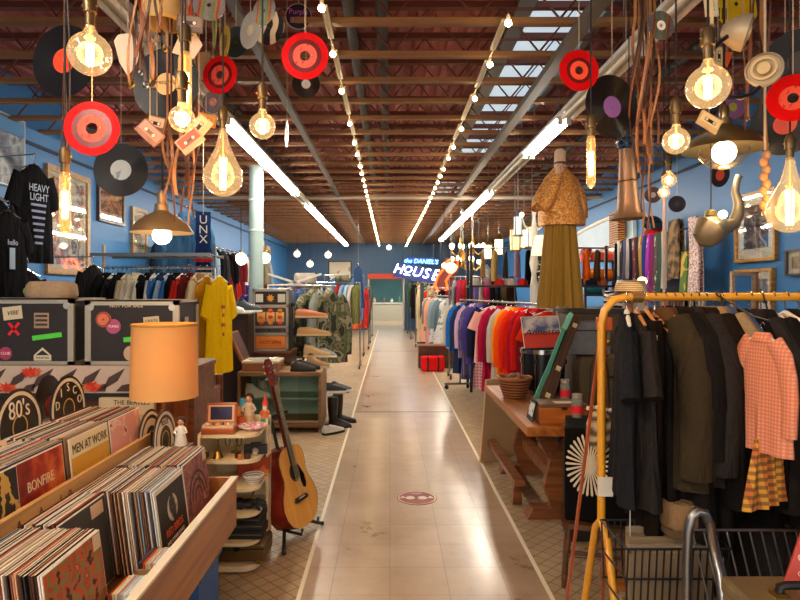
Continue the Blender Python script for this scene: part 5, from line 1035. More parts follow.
row = [  # x, kind, material, label, options
 (.850, 'tee', fabric('#1d1d20'), 'black t-shirt with white script, first at the bent end of the yellow rack', dict(hanger='white', sl=.92, price=.12)),
 (.895, 'tee', CHAR, 'charcoal t-shirt second from the bent end of the yellow rack', dict(hanger='wood', sl=.9)),
 (.935, 'trousers', DBR, 'long dark brown trousers hanging lowest near the bent end of the yellow rack', dict(hanger='wood', sl=.80, price=-.15)),
 (.975, 'top', BLKW, 'black sleeveless top on a thick wooden hanger on the yellow rack', dict(hanger='wood', sl=1.1)),
 (1.020, 'jacket', OLJ, 'olive-brown waxed jacket with corduroy collar on the yellow rack', dict(hanger='wood', sl=.82, m2=fabric('#5a3c22'), price=.06)),
 (1.060, 'coat', BLKW, 'long black coat next to the olive-brown jacket', dict(hanger='white', price=-.1, sl=.75)),
 (1.095, 'jacket', BLKW, 'black blazer, third garment right of the olive-brown jacket... on the yellow rack', dict(hanger='wood')),
 (1.130, 'jacket', CHAR, 'charcoal jacket in the middle of the yellow rack', dict(hanger='wood', sl=.8, price=.12)),
 (1.165, 'shirt', BLKW, 'black shirt with orange wooden hanger showing in the middle of the yellow rack', dict(hanger='wood', price=.1)),
 (1.200, 'jacket', DBR, 'very dark brown jacket left of the beige shirt on the yellow rack', dict(hanger='white', sl=.8, price=.15)),
 (1.240, 'shirt', fabric('#8f7756'), 'beige shirt between dark jackets on the yellow rack', dict(hanger='white', sl=.75)),
 (1.270, 'shirt', fabric('#465a7c'), 'grey-blue shirt beside the beige shirt on the yellow rack', dict(hanger='white', sl=.78)),
 (1.330, 'jacket', BLKW, 'black jacket behind the peach checked shirt', dict(hanger='white')),
 (1.400, 'coat', CHAR, 'charcoal coat right of the peach checked shirt', dict(hanger='black', price=-.1)),
 (1.450, 'jacket', BLKW, 'black cropped jacket near the right edge of the yellow rack', dict(hanger='white')),
 (1.500, 'dress', FLORAL, 'dark floral dress near the right edge of the yellow rack', dict(hanger='white')),
 (1.560, 'dress', LEOPARD, 'leopard-print dress on the yellow rack', dict(hanger='white', price=-.2)),
 (1.620, 'coat', BLKW, 'black coat right of the leopard-print dress', dict(hanger='white')),
]
row[6] = (1.095, 'jacket', BLKW, 'black blazer just right of the long black coat on the yellow rack', dict(hanger='wood', sl=.82, price=.1))
for i, (x, k, m, lb, op) in enumerate(row):
    x = .868 + (x - .85) * .82
    o = garment(k, m, lb, (x, RY, RZ), (1.24 + .07 * i if i < 5 else 1.56) + R.uniform(-.06, .06), None, i % 3, **op)
    if i == 0:
        b = MB(); b.prism([(-.16, -.34), (-.10, -.30), (-.04, -.33), (-.02, -.38), (-.08, -.42), (-.06, -.47), (-.12, -.46), (-.15, -.4)], -.058, -.052); b.build('script_print', WHITE, o, False)
g = garment('shirt', CHECK, 'peach checked shirt turned outward on the yellow rack', (1.155, 1.86, 1.44), 1.72, None, 0, 'white', sl=1.05, s=.45)
def strap_to_rail(lb, x, y, z): b = MB(); b.tube([(x, y, z), (x + .01, y + .1, z + .01), (x + .02, RY - .016, RZ + .004), (x + .02, RY, RZ + .018), (x + .02, RY + .018, RZ)], .003, 5); tag(b.build('strap', BLACK, None), lb, 'strap')
strap_to_rail('thin black strap holding the peach checked shirt to the yellow rail', 1.175, 1.86, 1.455)
garment('skirt', PLAID, 'red and yellow plaid skirt hanging below the peach checked shirt', (1.185, 1.88, 1.12), .55, None, 1, 'wire', s=.5, sl=.66, price=-.05)
strap_to_rail('thin black strap holding the plaid skirt under the yellow rail', 1.185, 1.895, 1.13)
garment('skirt', LEOPARD, 'small leopard-print skirt beside the plaid skirt', (1.34, 1.90, 1.16), .9, None, 2, 'wire', s=.6)
strap_to_rail('thin black strap holding the leopard-print skirt under the yellow rail', 1.34, 1.915, 1.17)
t = rail_rack('clothes_rack', 'low black rack of dark trousers behind the yellow rack', 1.08, 2.3, 2.62, 1.22, BLACKM, .3, .012, False)
rail_row([(('trousers', 'skirt', 'trousers', 'dress')[i % 4], (BLKW, CHAR, DBR, BLKW, fabric('#1a1c24'))[i % 5], ('black', 'charcoal', 'dark brown', 'jet black', 'blue-black')[i % 5]) for i in range(14)], (1.12, 2.62, 1.22), (2.25, 2.62, 1.22), 'the low black rack', 'dark clothes on the low black rack', 1.62, .12, True, 'aisle end', s=.85)
b = MB(); b.span((x0 - .02, RY - .022, .80), (x0 + .035, RY - .018, .87)); b.build('price_tag', mat('#e6dccb', .8), [o for o in COL.objects if o.get('label', '').startswith('orange-yellow pipe')][0], False)
# wire basket of papers under the rack
t = thing('wire_basket', 'black wire basket of cream paper bags on the lower rails of the yellow rack', 'basket', (.915, 2.02, .53))
b = MB()
for k in range(15): x = -.16 + .0229 * k; b.tube([(x, -.1, .005), (x, -.12, .2)], .003, 5); b.tube([(x, .1, .005), (x, .12, .2)], .003, 5)
for z in (.005, .1, .2):
    y = .1 + .1 * z
    b.tube([(-.165, -y, z), (.165, -y, z), (.165, y, z), (-.165, y, z), (-.165, -y, z)], .004, 5)
b.build('wire_frame', BLACK, t)
for k in range(6):
    b = MB(); b.span((-.14 + .01 * k, -.085 + .03 * k, .012), (.13 - .008 * k, -.068 + .03 * k, .17 + .012 * (k % 3))); tag(b.build('paper_bag', mat('#94826a' if k % 2 else '#867052', .85, 0, .3, 30), None, False, (.915, 2.02, .53)), f'cream paper bag in the black wire basket, {ORD[k]} from the front', 'bag')
folded('cap', 'tan cloth cap lying above the wire basket', (1.0, 2.03, .762), (.18, .14, .08), fabric('#8a6a48'), .2, 'cap')
b = MB(); b.span((.92, 1.97, .735), (1.08, 2.09, .76)); tag(b.build('cardboard_tray', mat('#6a4f34', .8), None, False), 'brown cardboard tray under the tan cap', 'tray')
# silver hoop handle and wire grid, cash box and red booklet
t = thing('hand_trolley', 'bent steel tube trolley handle in front of the black clothes', 'trolley', (0, 0, 0)); Yt = 1.78
def pt(px, py, y=Yt): return P(px, py, y)
b = MB(); b.tube([pt(687, 680), pt(687, 560), pt(688, 530), pt(692, 516), pt(698, 511), pt(705, 513), pt(710, 524), pt(714, 545, 1.72), pt(720, 575, 1.66), pt(730, 660, 1.6)], .014, 10); b.build('handle', STEEL, t)
b = MB(); b.tube([pt(708, 515), pt(713, 530), pt(719, 560, 1.72), pt(726, 600, 1.66), pt(738, 660, 1.6)], .006, 8); b.build('rod', STEEL, t)
z_ = pt(687, 680).z
b = MB(); b.span((.84, 1.45, .30), (1.25, 1.85, z_ + .03)); b.build('deck', mat('#3a2f26', .5), t, False)
for x in (.87, 1.22):
    for y in (1.5, 1.82): b = MB(); b.lathe([(.02, -.015), (.15, -.015), (.15, .015), (.02, .015)], (x, y, .15), 20, 'x'); b.build('wheel', BLACK, t)
t = thing('wire_grid', 'thin wire rack panel leaning behind the metal cash box', 'wire rack', (0, 0, 0)); b = MB()
b.tube([pt(690, 530, 1.92), pt(800, 530, 1.92), pt(860, 530, 1.92)], .005, 6); b.tube([pt(722, 640, 1.86), pt(890, 640, 1.86)], .005, 6)
for k in range(12): b.tube([pt(692 + 11.5 * k, 530, 1.92), pt(718 + 11.5 * k, 640, 1.86)], .003, 5)
b.build('wire_panel', STEEL, t)
t = thing('cash_box', 'worn khaki metal cash box with folding black handle', 'cash box', (1.02, 1.50, .535)); KH = mat('#7d6a48', .45, .3, .15, 25, .2)
b = MB(); b.span((-.115, -.09, 0), (.2, .14, .19)); b.build('body', KH, t, False, bevel=.008)
b = MB(); b.span((-.118, -.093, .19), (.203, .143, .235)); b.build('lid', KH, t, False, bevel=.01)
b = MB(); b.tube([(-.03, .03, .235), (-.025, .03, .258), (-.01, .03, .262), (.10, .03, .262), (.115, .03, .258), (.12, .03, .235)], .011, 8); b.build('handle', BLACK, t)
for x in (-.03, .12): b = MB(); b.box((x, .03, .24), (.03, .03, .012)); b.build('handle_mount', BRASS, t, False)
b = MB(); b.span((.01, -.07, .2355), (.10, -.02, .237)); b.build('paper_label', mat('#d9c9a4', .8), t, False)
b = MB(); b.span((-.13, -.11, .0), (.25, .16, .02)); b.build('tray', mat('#3a2f26', .6), t, False)
t = thing('wooden_stand', 'low dark wooden stand under the cash box', 'stand', (1.05, 1.52, 0)); b = MB(); b.span((-.17, -.07, .47), (.24, .16, .535)); b.build('top', DARKWOOD, t, False)
t['label'] = 'dark wooden ledge under the khaki cash box'
for x in (-.14, .21):
    for y in (-.04, .13): b = MB(); b.span((x - .02, y - .02, .31), (x + .02, y + .02, .47)); b.build('leg', DARKWOOD, t, False)
t = thing('song_book', 'red and white book lettered CLASSIC ROCK GUITAR leaning beside the cash box', 'book', P(787, 576, 1.60), (0, -.0, -.25)); t.rotation_euler = (-.35, .42, -.3)
RBK = mat('#c8473a', .5)
b = MB(); b.span((0, 0, -.11), (.24, .012, .16)); b.build('cover', RBK, t, False, bevel=.002)
b = MB(); b.span((.004, -.0015, -.106), (.236, 0, -.02)); b.build('white_panel', mat('#d9c4a4', .6), t, False)
text('CLASSIC ROCK', .03, mat('#f0d8c4', .6), t, (.11, -.001, .06)); text('GUITAR SELECTION', .02, mat('#f0d8c4', .6), t, (.11, -.001, .02))
# ================================================================== stool with black cabinet and starburst
t = thing('wooden_stool', 'low dark wooden stool with turned legs under the black box', 'stool', (1.10, 3.22, 0), -.3); SW = wood('#6a3f20', '#3a200e', .35, 6)
b = MB(); rs = [(sx * .17 * s_, sy * .16 * s_, z) for z, s_ in ((.315, .94),) for sx, sy in ((-1, -1),)]
out = []
for cx_, cy_, a0 in ((.12, .12, 0), (-.12, .12, PI / 2), (-.12, -.12, PI), (.12, -.12, 1.5 * PI)): out += [(cx_ + .055 * math.cos(a0 + PI / 2 * k / 5), cy_ + .055 * math.sin(a0 + PI / 2 * k / 5)) for k in range(6)]
b.prism(out, .318, .345, 'xy'); b.build('seat', SW, t)
for sx in (-1, 1):
    for sy in (-1, 1): b = MB(); b.tube([(sx * .13, sy * .12, .32), (sx * .14, sy * .13, .24), (sx * .147, sy * .137, .17), (sx * .155, sy * .145, .06), (sx * .16, sy * .15, 0)], [.016, .021, .015, .017, .011], 10); b.build('leg', SW, t)
for sx in (-1, 1): b = MB(); b.cyl((sx * .15, -.13, .13), (sx * .15, .13, .13), .009, n=8); b.build('stretcher', SW, t)
b = MB(); b.cyl((-.15, 0, .13), (.15, 0, .13), .009, n=8); b.cyl((-.147, -.14, .17), (.147, -.14, .17), .009, n=8); b.build('stretcher', SW, t)
t = thing('speaker_box', 'tall black box with a white starburst standing on the low stool', 'box', (1.10, 3.22, .3455), -.3)
b = MB(); b.span((-.155, -.13, 0), (.16, .14, .485)); b.build('body', mat('#100e0c', .85, spec=.1), t, False, bevel=.012)
SBM = mat('#e6d6b8', .6); ce = P(590, 464, 3.06); ce = (-.03, min(ce.z - .3455, .30))
b = MB()
for k in range(30):
    a = 2 * PI * k / 30; d = (math.cos(a), math.sin(a)); n_ = (-d[1], d[0])
    b.prism([(ce[0] + d[0] * r * .85 + n_[0] * w_, ce[1] + d[1] * r * 1.15 + n_[1] * w_) for r, w_ in ((.03, -.003), (.135, -.006), (.142, 0), (.135, .006), (.03, .003))], -.137, -.131)
b.lathe([(.036, -.137), (.036, -.131)], (ce[0], 0, ce[1]), 20, 'y'); b.build('starburst', SBM, t, False)
t = thing('handbag', 'patterned snakeskin purse hanging above the white starburst', 'handbag', P(599, 430, 2.9), -.2)
b = MB(); b.ball((0, 0, 0), .10, 20, 12, (.62, .3, 1.0)); b.build('body', ramp_mat('snake', 'wave_z', [(.2, '#6a5a44'), (.45, '#c9ad84'), (.6, '#a88a62'), (.8, '#dcc6a0')], 6, .5, 'LINEAR', dist=6.), t)
b = MB()
for k in range(6): b.ball((-.05 + .02 * k, -.01, .105 + .006 * math.sin(k)), .011, 10, 6)
b.build('bead_clasp', mat('#ead9c0', .4), t); b = MB(); b.tube([(-.05, 0, .08), (-.04, 0, .3), (0, 0, .42), (.04, 0, .3), (.05, 0, .08)], .004, 6); b.build('strap', BLACK, t)
t = thing('tripod_easel', 'tall orange-brown wooden tripod easel beside the yellow rack', 'easel', (0, 0, 0)); OW = wood('#b5562a', '#84381a', .4, 5, 'z')
Ye = 2.85
for a_, c_ in (((604, 322), (603, 590)), ((601, 330), (572, 560)), ((606, 325), (632, 585))):
    p0, p1 = P(*a_, Ye), P(*c_, Ye if c_[0] == 572 else Ye); k_ = p0.z / (p0.z - p1.z) if p1.z < p0.z else 1; e_ = p0 + (p1 - p0) * k_
    if c_[0] == 632: e_.y += .45
    b = MB(); b.bar(p0, e_, .012, .016); b.build('leg', OW, t, False)
b = MB(); b.span((P(598, 0, Ye).x, Ye - .03, 1.36), (P(610, 0, Ye).x, Ye + .03, 1.42)); b.build('head', OW, t, False)
# ================================================================== trestle table and its things
t = thing('trestle_table', 'heavy wooden trestle table with curved legs and orange-brown end grain', 'table', (0, 0, 0)); TX0, TX1, TY0, TY1, TZ0 = .85, 1.42, 3.72, 5.35, .70; TW = wood('#b06a28', '#7d4416', .4, 5, 'y')
b = MB(); b.span((TX0, TY0, TZ0 - .06), (TX1, TY1, TZ0)); b.build('tabletop', TW, t, False, bevel=.006)
for y in (4.1, 5.1):
    for s, xx in ((1, .96), (-1, 1.34)):
        b = MB(); b.prism([(xx, TZ0 - .06), (xx + s * .09, TZ0 - .06), (xx + s * .26, .40), (xx + s * .30, .22), (xx + s * .24, .06), (xx + s * .12, .06), (xx + s * .17, .22), (xx + s * .13, .38)] if s > 0 else [(xx, TZ0 - .06), (xx - .09, TZ0 - .06), (xx - .26, .40), (xx - .30, .22), (xx - .24, .06), (xx - .12, .06), (xx - .17, .22), (xx - .13, .38)], y - .03 + .03 * s, y + .03 + .03 * s); b.build('leg', BROWNWOOD, t, False)
    b = MB(); b.prism([(.93, 0), (1.37, 0), (1.33, .07), (.97, .07)], y - .05, y + .08); b.build('foot', BROWNWOOD, t, False)
b = MB(); b.span((1.11, 4.1, .22), (1.19, 5.1, .30)); b.build('stretcher', BROWNWOOD, t, False)
t = thing('bench', 'narrow brown wooden bench plank along the aisle side of the trestle table', 'bench', (0, 0, 0)); b = MB(); b.span((.88, 4.25, .155), (.96, 5.6, .195)); o = b.build('plank', BROWNWOOD, t, False, bevel=.006)
for y in (4.35, 5.5): b = MB(); b.prism([(.885, 0), (.955, 0), (.945, .155), (.895, .155)], y - .02, y + .02); b.build('leg', BROWNWOOD, t, False)
t = thing('backing_board', 'plain beige board standing at the far end of the trestle table', 'board', (0, 0, 0)); b = MB(); b.add([(.81, 5.37, 0), (1.34, 5.78, 0), (1.34, 5.78, .74), (.87, 5.40, .74), (.80, 5.39, 0), (1.33, 5.80, 0), (1.33, 5.80, .74), (.86, 5.42, .74)], [(0, 1, 2, 3), (7, 6, 5, 4), (0, 4, 5, 1), (1, 5, 6, 2), (2, 6, 7, 3), (3, 7, 4, 0)]); b.build('board', mat('#cfae80', .7, 0, 0, 3, .08), t, False)
TT = TZ0 + .001
t = thing('basket', 'brown wicker basket on the aisle edge of the trestle table', 'basket', (.985, 4.75, TT)); WK = ramp_mat('wicker', 'wave_z', [(.25, '#4a2412'), (.6, '#a8683a')], 14, .7, 'LINEAR', bump=.5, dist=1.5)
b = MB(); b.lathe([(.085, 0), (.10, .04), (.125, .12), (.135, .155), (.127, .155), (.115, .115), (.09, .03), (.005, .02)], (0, 0, 0), 28); b.build('bowl', WK, t)
b = MB(); b.tube([(.132 * math.cos(a), .132 * math.sin(a), .158 + .004 * math.sin(6 * a)) for a in [2 * PI * i / 32 for i in range(33)]], .010, 8); b.build('rim', mat('#a8683a', .7, 0, .5, 60), t)
for k in range(7):
    a = k * .9; b = MB(); b.tube([(.08 * math.cos(a), .08 * math.sin(a), .12), (.03 * math.cos(a + 1), .03 * math.sin(a + 1), .17), (-.06 * math.cos(a), .05, .15)], [.02, .026, .016], 8); tag(b.build('leather_strip', LEATHER[k % 6], None, loc=(.985, 4.75, TT)), f'curled {("brown", "orange", "dark", "tan", "russet", "pale tan", "chestnut")[k]} leather strip in the wicker basket', 'strip')
t = thing('wooden_box', 'orange-brown wooden box with small clasp on the near end of the table', 'box', (1.105, 3.90, TT)); b = MB(); b.span((-.155, -.1, 0), (.145, .1, .10)); b.build('body', wood('#c4732a', '#9a5216', .4, 5), t, False, bevel=.004); b = MB(); b.span((-.157, -.102, .10), (.147, .102, .125)); b.build('lid', wood('#7d5a38', '#5a3c22', .5, 5), t, False, bevel=.004); b = MB(); b.box((.0, -.104, .1), (.04, .006, .02)); b.build('clasp', BRASS, t, False)
b = MB(); b.span((-.05, -.07, .1255), (.09, .0, .128)); b.build('paper', mat('#d9cfbc', .8), t, False)
t = thing('price_card', 'white printed card leaning on the wooden box', 'card', (.915, 3.93, TT), (.0, .22, 0)); b = MB(); b.span((-.004, -.075, 0), (.004, .075, .135)); b.build('backing', BLACK, t, False); b = MB(); b.span((-.0055, -.06, .03), (-.004, .06, .115)); b.build('print', ramp_mat('card_print', 'noise', [(.5, '#e8e4dc'), (.6, '#5a5a62')], 30, .7, 'CONSTANT'), t, False)
# hard instrument case, half open, leaning across the drum
p0, p1 = P(544, 402, 4.15), P(577, 316, 4.45); d_ = p1 - p0
t = thing('instrument_case', 'narrow brown hard instrument case with brass latches and green lining edge', 'instrument case', p0); L_c = d_.length
t.rotation_euler = Vector((0, 0, 1)).rotation_difference(d_.normalized()).to_euler()
prof = [(-.055, 0), (-.06, .06), (-.055, .16), (-.04, .26), (-.036, .40), (-.036, L_c), (.036, L_c), (.036, .40), (.04, .26), (.055, .16), (.06, .06), (.055, 0)]
b = MB(); b.prism(prof, .0, .06); b.build('shell', mat('#1d1512', .5), t, False, bevel=.008)
b = MB(); b.prism([(x * .8, min(z + .01, L_c - .01)) for x, z in prof], -.012, .0); b.build('side_band', wood('#4f3018', '#22140a', .5, 8, 'z'), t, False)
b = MB(); b.prism([(x * .3 - .052, z) for x, z in prof], -.006, .035); b.build('lining', mat('#3f8f78', .8), t, False)
b = MB(); b.prism([(-.075, L_c - .15), (-.036, L_c - .15), (-.03, L_c - .01), (-.06, L_c)], -.014, -.004); b.build('lining_flap', mat('#79c4a8', .8), t, False)
for z in (.05, .27, L_c - .09): b = MB(); b.box((.006, -.016, z), (.032, .008, .036)); b.box((.006, -.022, z), (.012, .008, .014)); b.build('latch', mat('#d6c8a4', .4, .4), t, False)
# drum, cabinet, cover, grey case
t = thing('drum', 'black drum with chrome rims standing at the far end of the table', 'drum', (1.27, 4.98, TT)); b = MB(); b.lathe([(.175, 0), (.175, .36)], (0, 0, 0), 36); b.build('shell', mat('#15141a', .25), t); 
for z in (.004, .33): b = MB(); b.lathe([(.178, z), (.188, z), (.188, z + .035), (.178, z + .035), (.178, z)], (0, 0, 0), 36, cap=False); b.build('rim', CHROME, t)
b = MB(); b.lathe([(.176, .36), (.002, .362)], (0, 0, 0), 36); b.build('drumhead', mat('#d6d2c8', .5), t)
for k in range(8): a = 2 * PI * k / 8 + .2; b = MB(); b.cyl((.186 * math.cos(a), .186 * math.sin(a), .05), (.186 * math.cos(a), .186 * math.sin(a), .33), .005, n=6); b.box((.186 * math.cos(a), .186 * math.sin(a), .27), (.022, .022, .04)); b.build('tension_rod', CHROME, t)
t = thing('record_cover', 'red and white record cover with black brush lettering lying on the drum', 'record', (1.25, 4.88, TT + .375), (-.62, -.05, -.12)); b = MB(); b.span((-.155, -.002, 0), (.155, .004, .31)); b.build('sleeve', PAPER, t, False)
b = MB(); b.span((-.15, -.004, .005), (.15, -.002, .15)); b.build('red_panel', mat('#c23a2c', .5), t, False); b = MB(); b.span((-.15, -.004, .15), (.15, -.002, .305)); b.build('sky_panel', ramp_mat('sky_art', 'noise', [(.4, '#4a5a86'), (.6, '#cfc4c0')], 8, .5, 'LINEAR'), t, False); text('Annette', .085, BLACK, t, (0, -.006, .15), shear=.3)
b = MB(); b.span((-.17, -.012, -.012), (.17, .012, .0)); b.build('ledge', BLACK, t, False)
t = thing('storage_cabinet', 'tall olive-brown cabinet carrying the sequinned mannequin', 'cabinet', (1.68, 5.15, 0)); b = MB(); b.span((-.17, -.2, 0), (.3, .25, 1.36)); b.build('body', mat('#4a3a22', .6), t, False, bevel=.008); b = MB(); b.span((-.19, -.22, 1.36), (.32, .27, 1.395)); b.build('top', mat('#2a2016', .5), t, False)
b = MB(); b.span((-.15, -.215, .1), (.28, -.2, 1.3)); d2 = b.build('door', mat('#554226', .6), t, False, bevel=.004); b = MB(); b.ball((-.11, -.225, .8), .016); b.build('knob', BRASS, d2)
t = thing('road_case', 'scuffed grey metal case on top of the brown trunk behind the instrument case', 'case', (1.50, 4.60, 1.06)); b = MB(); b.span((-.13, -.09, 0), (.16, .1, .25)); b.build('body', mat('#6f6f70', .45, .4, .2, 20, .35), t, False, bevel=.01); b = MB(); b.span((-.132, -.093, .18), (.162, .103, .19)); b.build('seam', BLACKM, t, False); b = MB(); b.ball((.135, -.105, .1), .022, 14, 8, (1, .6, 1.2)); b.build('latch', BRASS, t)
t = thing('trunk', 'upright olive-brown suitcase beside the trestle table', 'suitcase', (1.63, 4.62, 0)); b = MB(); b.span((-.19, -.1, 0), (.19, .12, 1.05)); b.build('shell', mat('#4f3f20', .6), t, False, bevel=.02); b = MB(); b.span((-.195, -.03, .01), (.195, -.01, 1.04)); b.build('band', DARKWOOD, t, False); b = MB(); b.tube([(-.06, -.1, .9), (-.05, -.13, .9), (.05, -.13, .9), (.06, -.1, .9)], .008, 6); b.build('handle', BLACK, t)
for k, (px, py, y, lb) in enumerate(((565, 391, 4.2, 'upper small jar with red band beside the instrument case'), (577, 408, 3.75, 'lower small jar with red band beside the black box'))):
    p = P(px, py + 9, y); t = thing('jar', lb, 'jar', p); b = MB(); b.lathe([(.032, 0), (.034, .01), (.034, .11), (.026, .12)], (0, 0, 0), 18); b.build('glass_body', mat('#8a8f80', .2, 0), t); b = MB(); b.lathe([(.035, .025), (.035, .075)], (0, 0, 0), 18); b.build('label', mat('#e5202c', .5), t); b = MB(); b.lathe([(.03, .12), (.03, .145)], (0, 0, 0), 18); b.build('lid', mat('#b9b09a', .4, .3), t)
    zt = p.z
    b = MB(); b.span((p.x - .06, p.y - .06, 0), (p.x + .1, p.y + .1, zt)); o = b.build('display_pillar', mat('#1a1613', .6), None, False, bevel=.004); tag(o, f'black square pillar under the {("upper", "lower")[k]} red-banded jar', 'pillar')
    o['kind'] = 'thing'
# ================================================================== rack of bright clothes
RA, RB = Vector((1.10, 9.4, 1.40)), Vector((1.60, 5.85, 1.40))
t = rail_rack('clothes_rack', 'steel clothes rack of bright coloured tops beside the aisle', 0, (RB - RA).length, 0, 1.40, STEEL, .5, .0135)
t.location = (RA.x + RB.x) / 2, (RA.y + RB.y) / 2, 0; t.rotation_euler = (0, 0, math.atan2(RA.y - RB.y, RA.x - RB.x))
cs = [('jacket', CRE, 'cream'), ('jacket', fabric('#2468b8'), 'bright blue'), ('coat', NAV, 'navy'), ('shirt', fabric('#c9a0c4'), 'lilac pink'), ('coat', STRIPE, 'purple patterned'), ('shirt', PUR, 'purple'), ('coat', fabric('#1f2440'), 'dark navy'), ('tee', fabric('#e0a59a'), 'salmon pink'), ('dress', plaid('pink_tartan', '#d9a0a8', '#6a2a4a', '#e6c4c0', 8, 8), 'pink tartan'), ('coat', fabric('#a8123e'), 'magenta'), ('shirt', fabric('#8a1230'), 'crimson'), ('coat', fabric('#b5aea4'), 'oatmeal grey'), ('shirt', fabric('#f09a20'), 'amber orange'), ('jacket', fabric('#f0580c'), 'vivid orange'), ('coat', fabric('#e0260e'), 'orange-red'), ('dress', fabric('#d81810'), 'scarlet'), ('jacket', fabric('#a81222'), 'cherry red'), ('shirt', fabric('#d02018'), 'bright red'), ('jacket', fabric('#7a101a'), 'dark red'), ('tee', fabric('#e0380f'), 'tomato red')]
ts = []
for i in range(len(cs)):
    px = 459.5 + (551 - 459.5) * (i + .3) / len(cs); q_ = (px - CX) / F; ts.append((q_ * RA.y - RA.x) / ((RB.x - RA.x) - q_ * (RB.y - RA.y)))
rail_row(cs, RA, RB, 'the bright rack beside the aisle', 'bright clothes beside the aisle', .1, .14, True, 'far end', ts=ts)

t = thing('handbag', 'bright red holdall bag with black straps on the floor by the aisle', 'bag', (P(433, 371, 11.4).x, 11.5, 0)); b = MB(); b.span((-.22, -.14, 0), (.22, .14, .29)); b.build('body', fabric('#e01a1c'), t, False, bevel=.04)
for x in (-.1, .1): b = MB(); b.span((x - .018, -.146, .0), (x + .018, -.140, .28)); b.build('strap', BLACK, t, False)
b = MB(); b.tube([(-.1, -.06, .28), (-.08, -.06, .42), (.06, -.06, .42), (.1, -.06, .28)], .014, 8); b.build('handle', BLACK, t); b = MB(); b.span((-.22, -.02, .285), (.22, .02, .295)); b.build('zip', BLACK, t, False)
t = thing('crate', 'low dark wooden crate behind the red holdall', 'crate', (.92, 12.1, 0)); b = MB(); b.span((-.35, -.2, 0), (.35, .2, .42)); b.build('body', DARKWOOD, t, False); b = MB(); b.span((-.37, -.22, .42), (.37, .22, .45)); b.build('lid', BROWNWOOD, t, False)
RA, RB = Vector((.97, 15.2, 1.42)), Vector((1.27, 12.6, 1.42))
t = rail_rack('clothes_rack', 'steel clothes rack of peach and grey tops by the dark post', 0, (RB - RA).length, 0, 1.42, STEEL, .5, .014)
t.location = (RA.x + RB.x) / 2, (RA.y + RB.y) / 2, 0; t.rotation_euler = (0, 0, math.atan2(RA.y - RB.y, RA.x - RB.x))
cs = [('dress', CRE, 'cream'), ('dress', fabric('#e8b49a'), 'pale peach'), ('shirt', GRYF, 'grey'), ('coat', fabric('#ee9a7a'), 'peach'), ('dress', PNK, 'pink'), ('jacket', fabric('#8aa0ac'), 'blue-grey'), ('dress', ramp_mat('grey_print', 'noise', [(.4, '#cfd3d4'), (.55, '#5a6a74')], 12, .9), 'grey printed'), ('jacket', fabric('#6a7f8a'), 'slate'), ('dress', ramp_mat('pale_print', 'noise', [(.4, '#dfe0dc'), (.58, '#8a98a4')], 9, .9), 'white printed')]
ts = []
for i in range(len(cs)):
    px = 428.5 + (449 - 428.5) * (i + .3) / len(cs); q_ = (px - CX) / F; ts.append((q_ * RA.y - RA.x) / ((RB.x - RA.x) - q_ * (RB.y - RA.y)))
rail_row(cs, RA, RB, 'the peach and grey rack', 'clothes on the peach and grey rack', .1, .14, True, 'far end', ts=ts)
b = MB(); b.span((.80, 15.9, 0), (.90, 16.0, 1.75)); o = b.build('display_post', mat('#20262e', .5), None, False); tag(o, 'slim dark post at the end of the peach and grey rack', 'post')
t = rail_rack('clothes_rack', 'tall steel rack of purple and magenta clothes', 1.05, 2.2, 10.6, 1.78, STEEL, .5, .014)
rail_row([('dress', fabric('#9aa8b4'), 'silver grey'), ('coat', fabric('#a82a4a'), 'raspberry'), ('coat', RED, 'red'), ('dress', PUR, 'purple'), ('dress', fabric('#8a7ac4'), 'lavender'), ('dress', WHT, 'white'), ('coat', MAG, 'magenta'), ('coat', BLK, 'black'), ('coat', DGR, 'charcoal'), ('dress', TEAL, 'teal'), ('coat', BRN, 'brown')], (1.1, 10.6, 1.78), (2.15, 10.6, 1.78), 'the purple and magenta rack', 'clothes on the purple and magenta rack', 1.2, .2, False, 'aisle end')
for y, x0, x1, z, its, ph in ((16.4, .70, 1.7, 1.6, [('coat', CRE, 'cream'), ('dress', RED, 'red'), ('coat', TANF, 'tan'), ('dress', ramp_mat('mixed_print', 'noise', [(.4, '#3a5a3c'), (.5, '#d2c49a'), (.6, '#a83a2a')], 9, .9), 'mixed print'), ('coat', BLK, 'black'), ('coat', MAR, 'maroon')], 'the rack behind the peach clothes'),
                           (19.0, .66, 1.8, 1.75, [('coat', BLK, 'black'), ('jacket', CRE, 'cream'), ('coat', GRN_, 'green'), ('jacket', GRYF, 'grey'), ('coat', TANF, 'tan'), ('coat', BRN, 'brown'), ('dress', ORG, 'orange')], 'the rack under the blue sign'),
                           (21.6, .62, 1.8, 1.9, [('coat', GRN_, 'leaf green'), ('dress', YEL, 'yellow'), ('coat', CRE, 'pale'), ('coat', BLK, 'black'), ('coat', OLV, 'olive')], 'the last rack on the right')):
    rail_rack('clothes_rack', f'steel clothes rack, {ph} on the right', x0, x1, y, z, STEEL, .5, .014)
    rail_row(its, (x0 + .05, y, z), (x1 - .03, y, z), ph, f'garments on {ph}', 1.25, .15, False, 'aisle end')
for k, (x, y) in enumerate(((.95, 17.3), (1.4, 17.5), (.95, 18.1), (1.45, 18.3))): folded('sack', ('black bag heaped on the floor by the far right rack', 'brown bag on the floor by the far right rack', 'grey bag on the floor under the far right rack', 'dark sack on the floor near the far right rack')[k], (x, y, 0), (.35, .3, .25), (BLACK, LEATHER[0], GRYF, DGR)[k], k, 'bag')
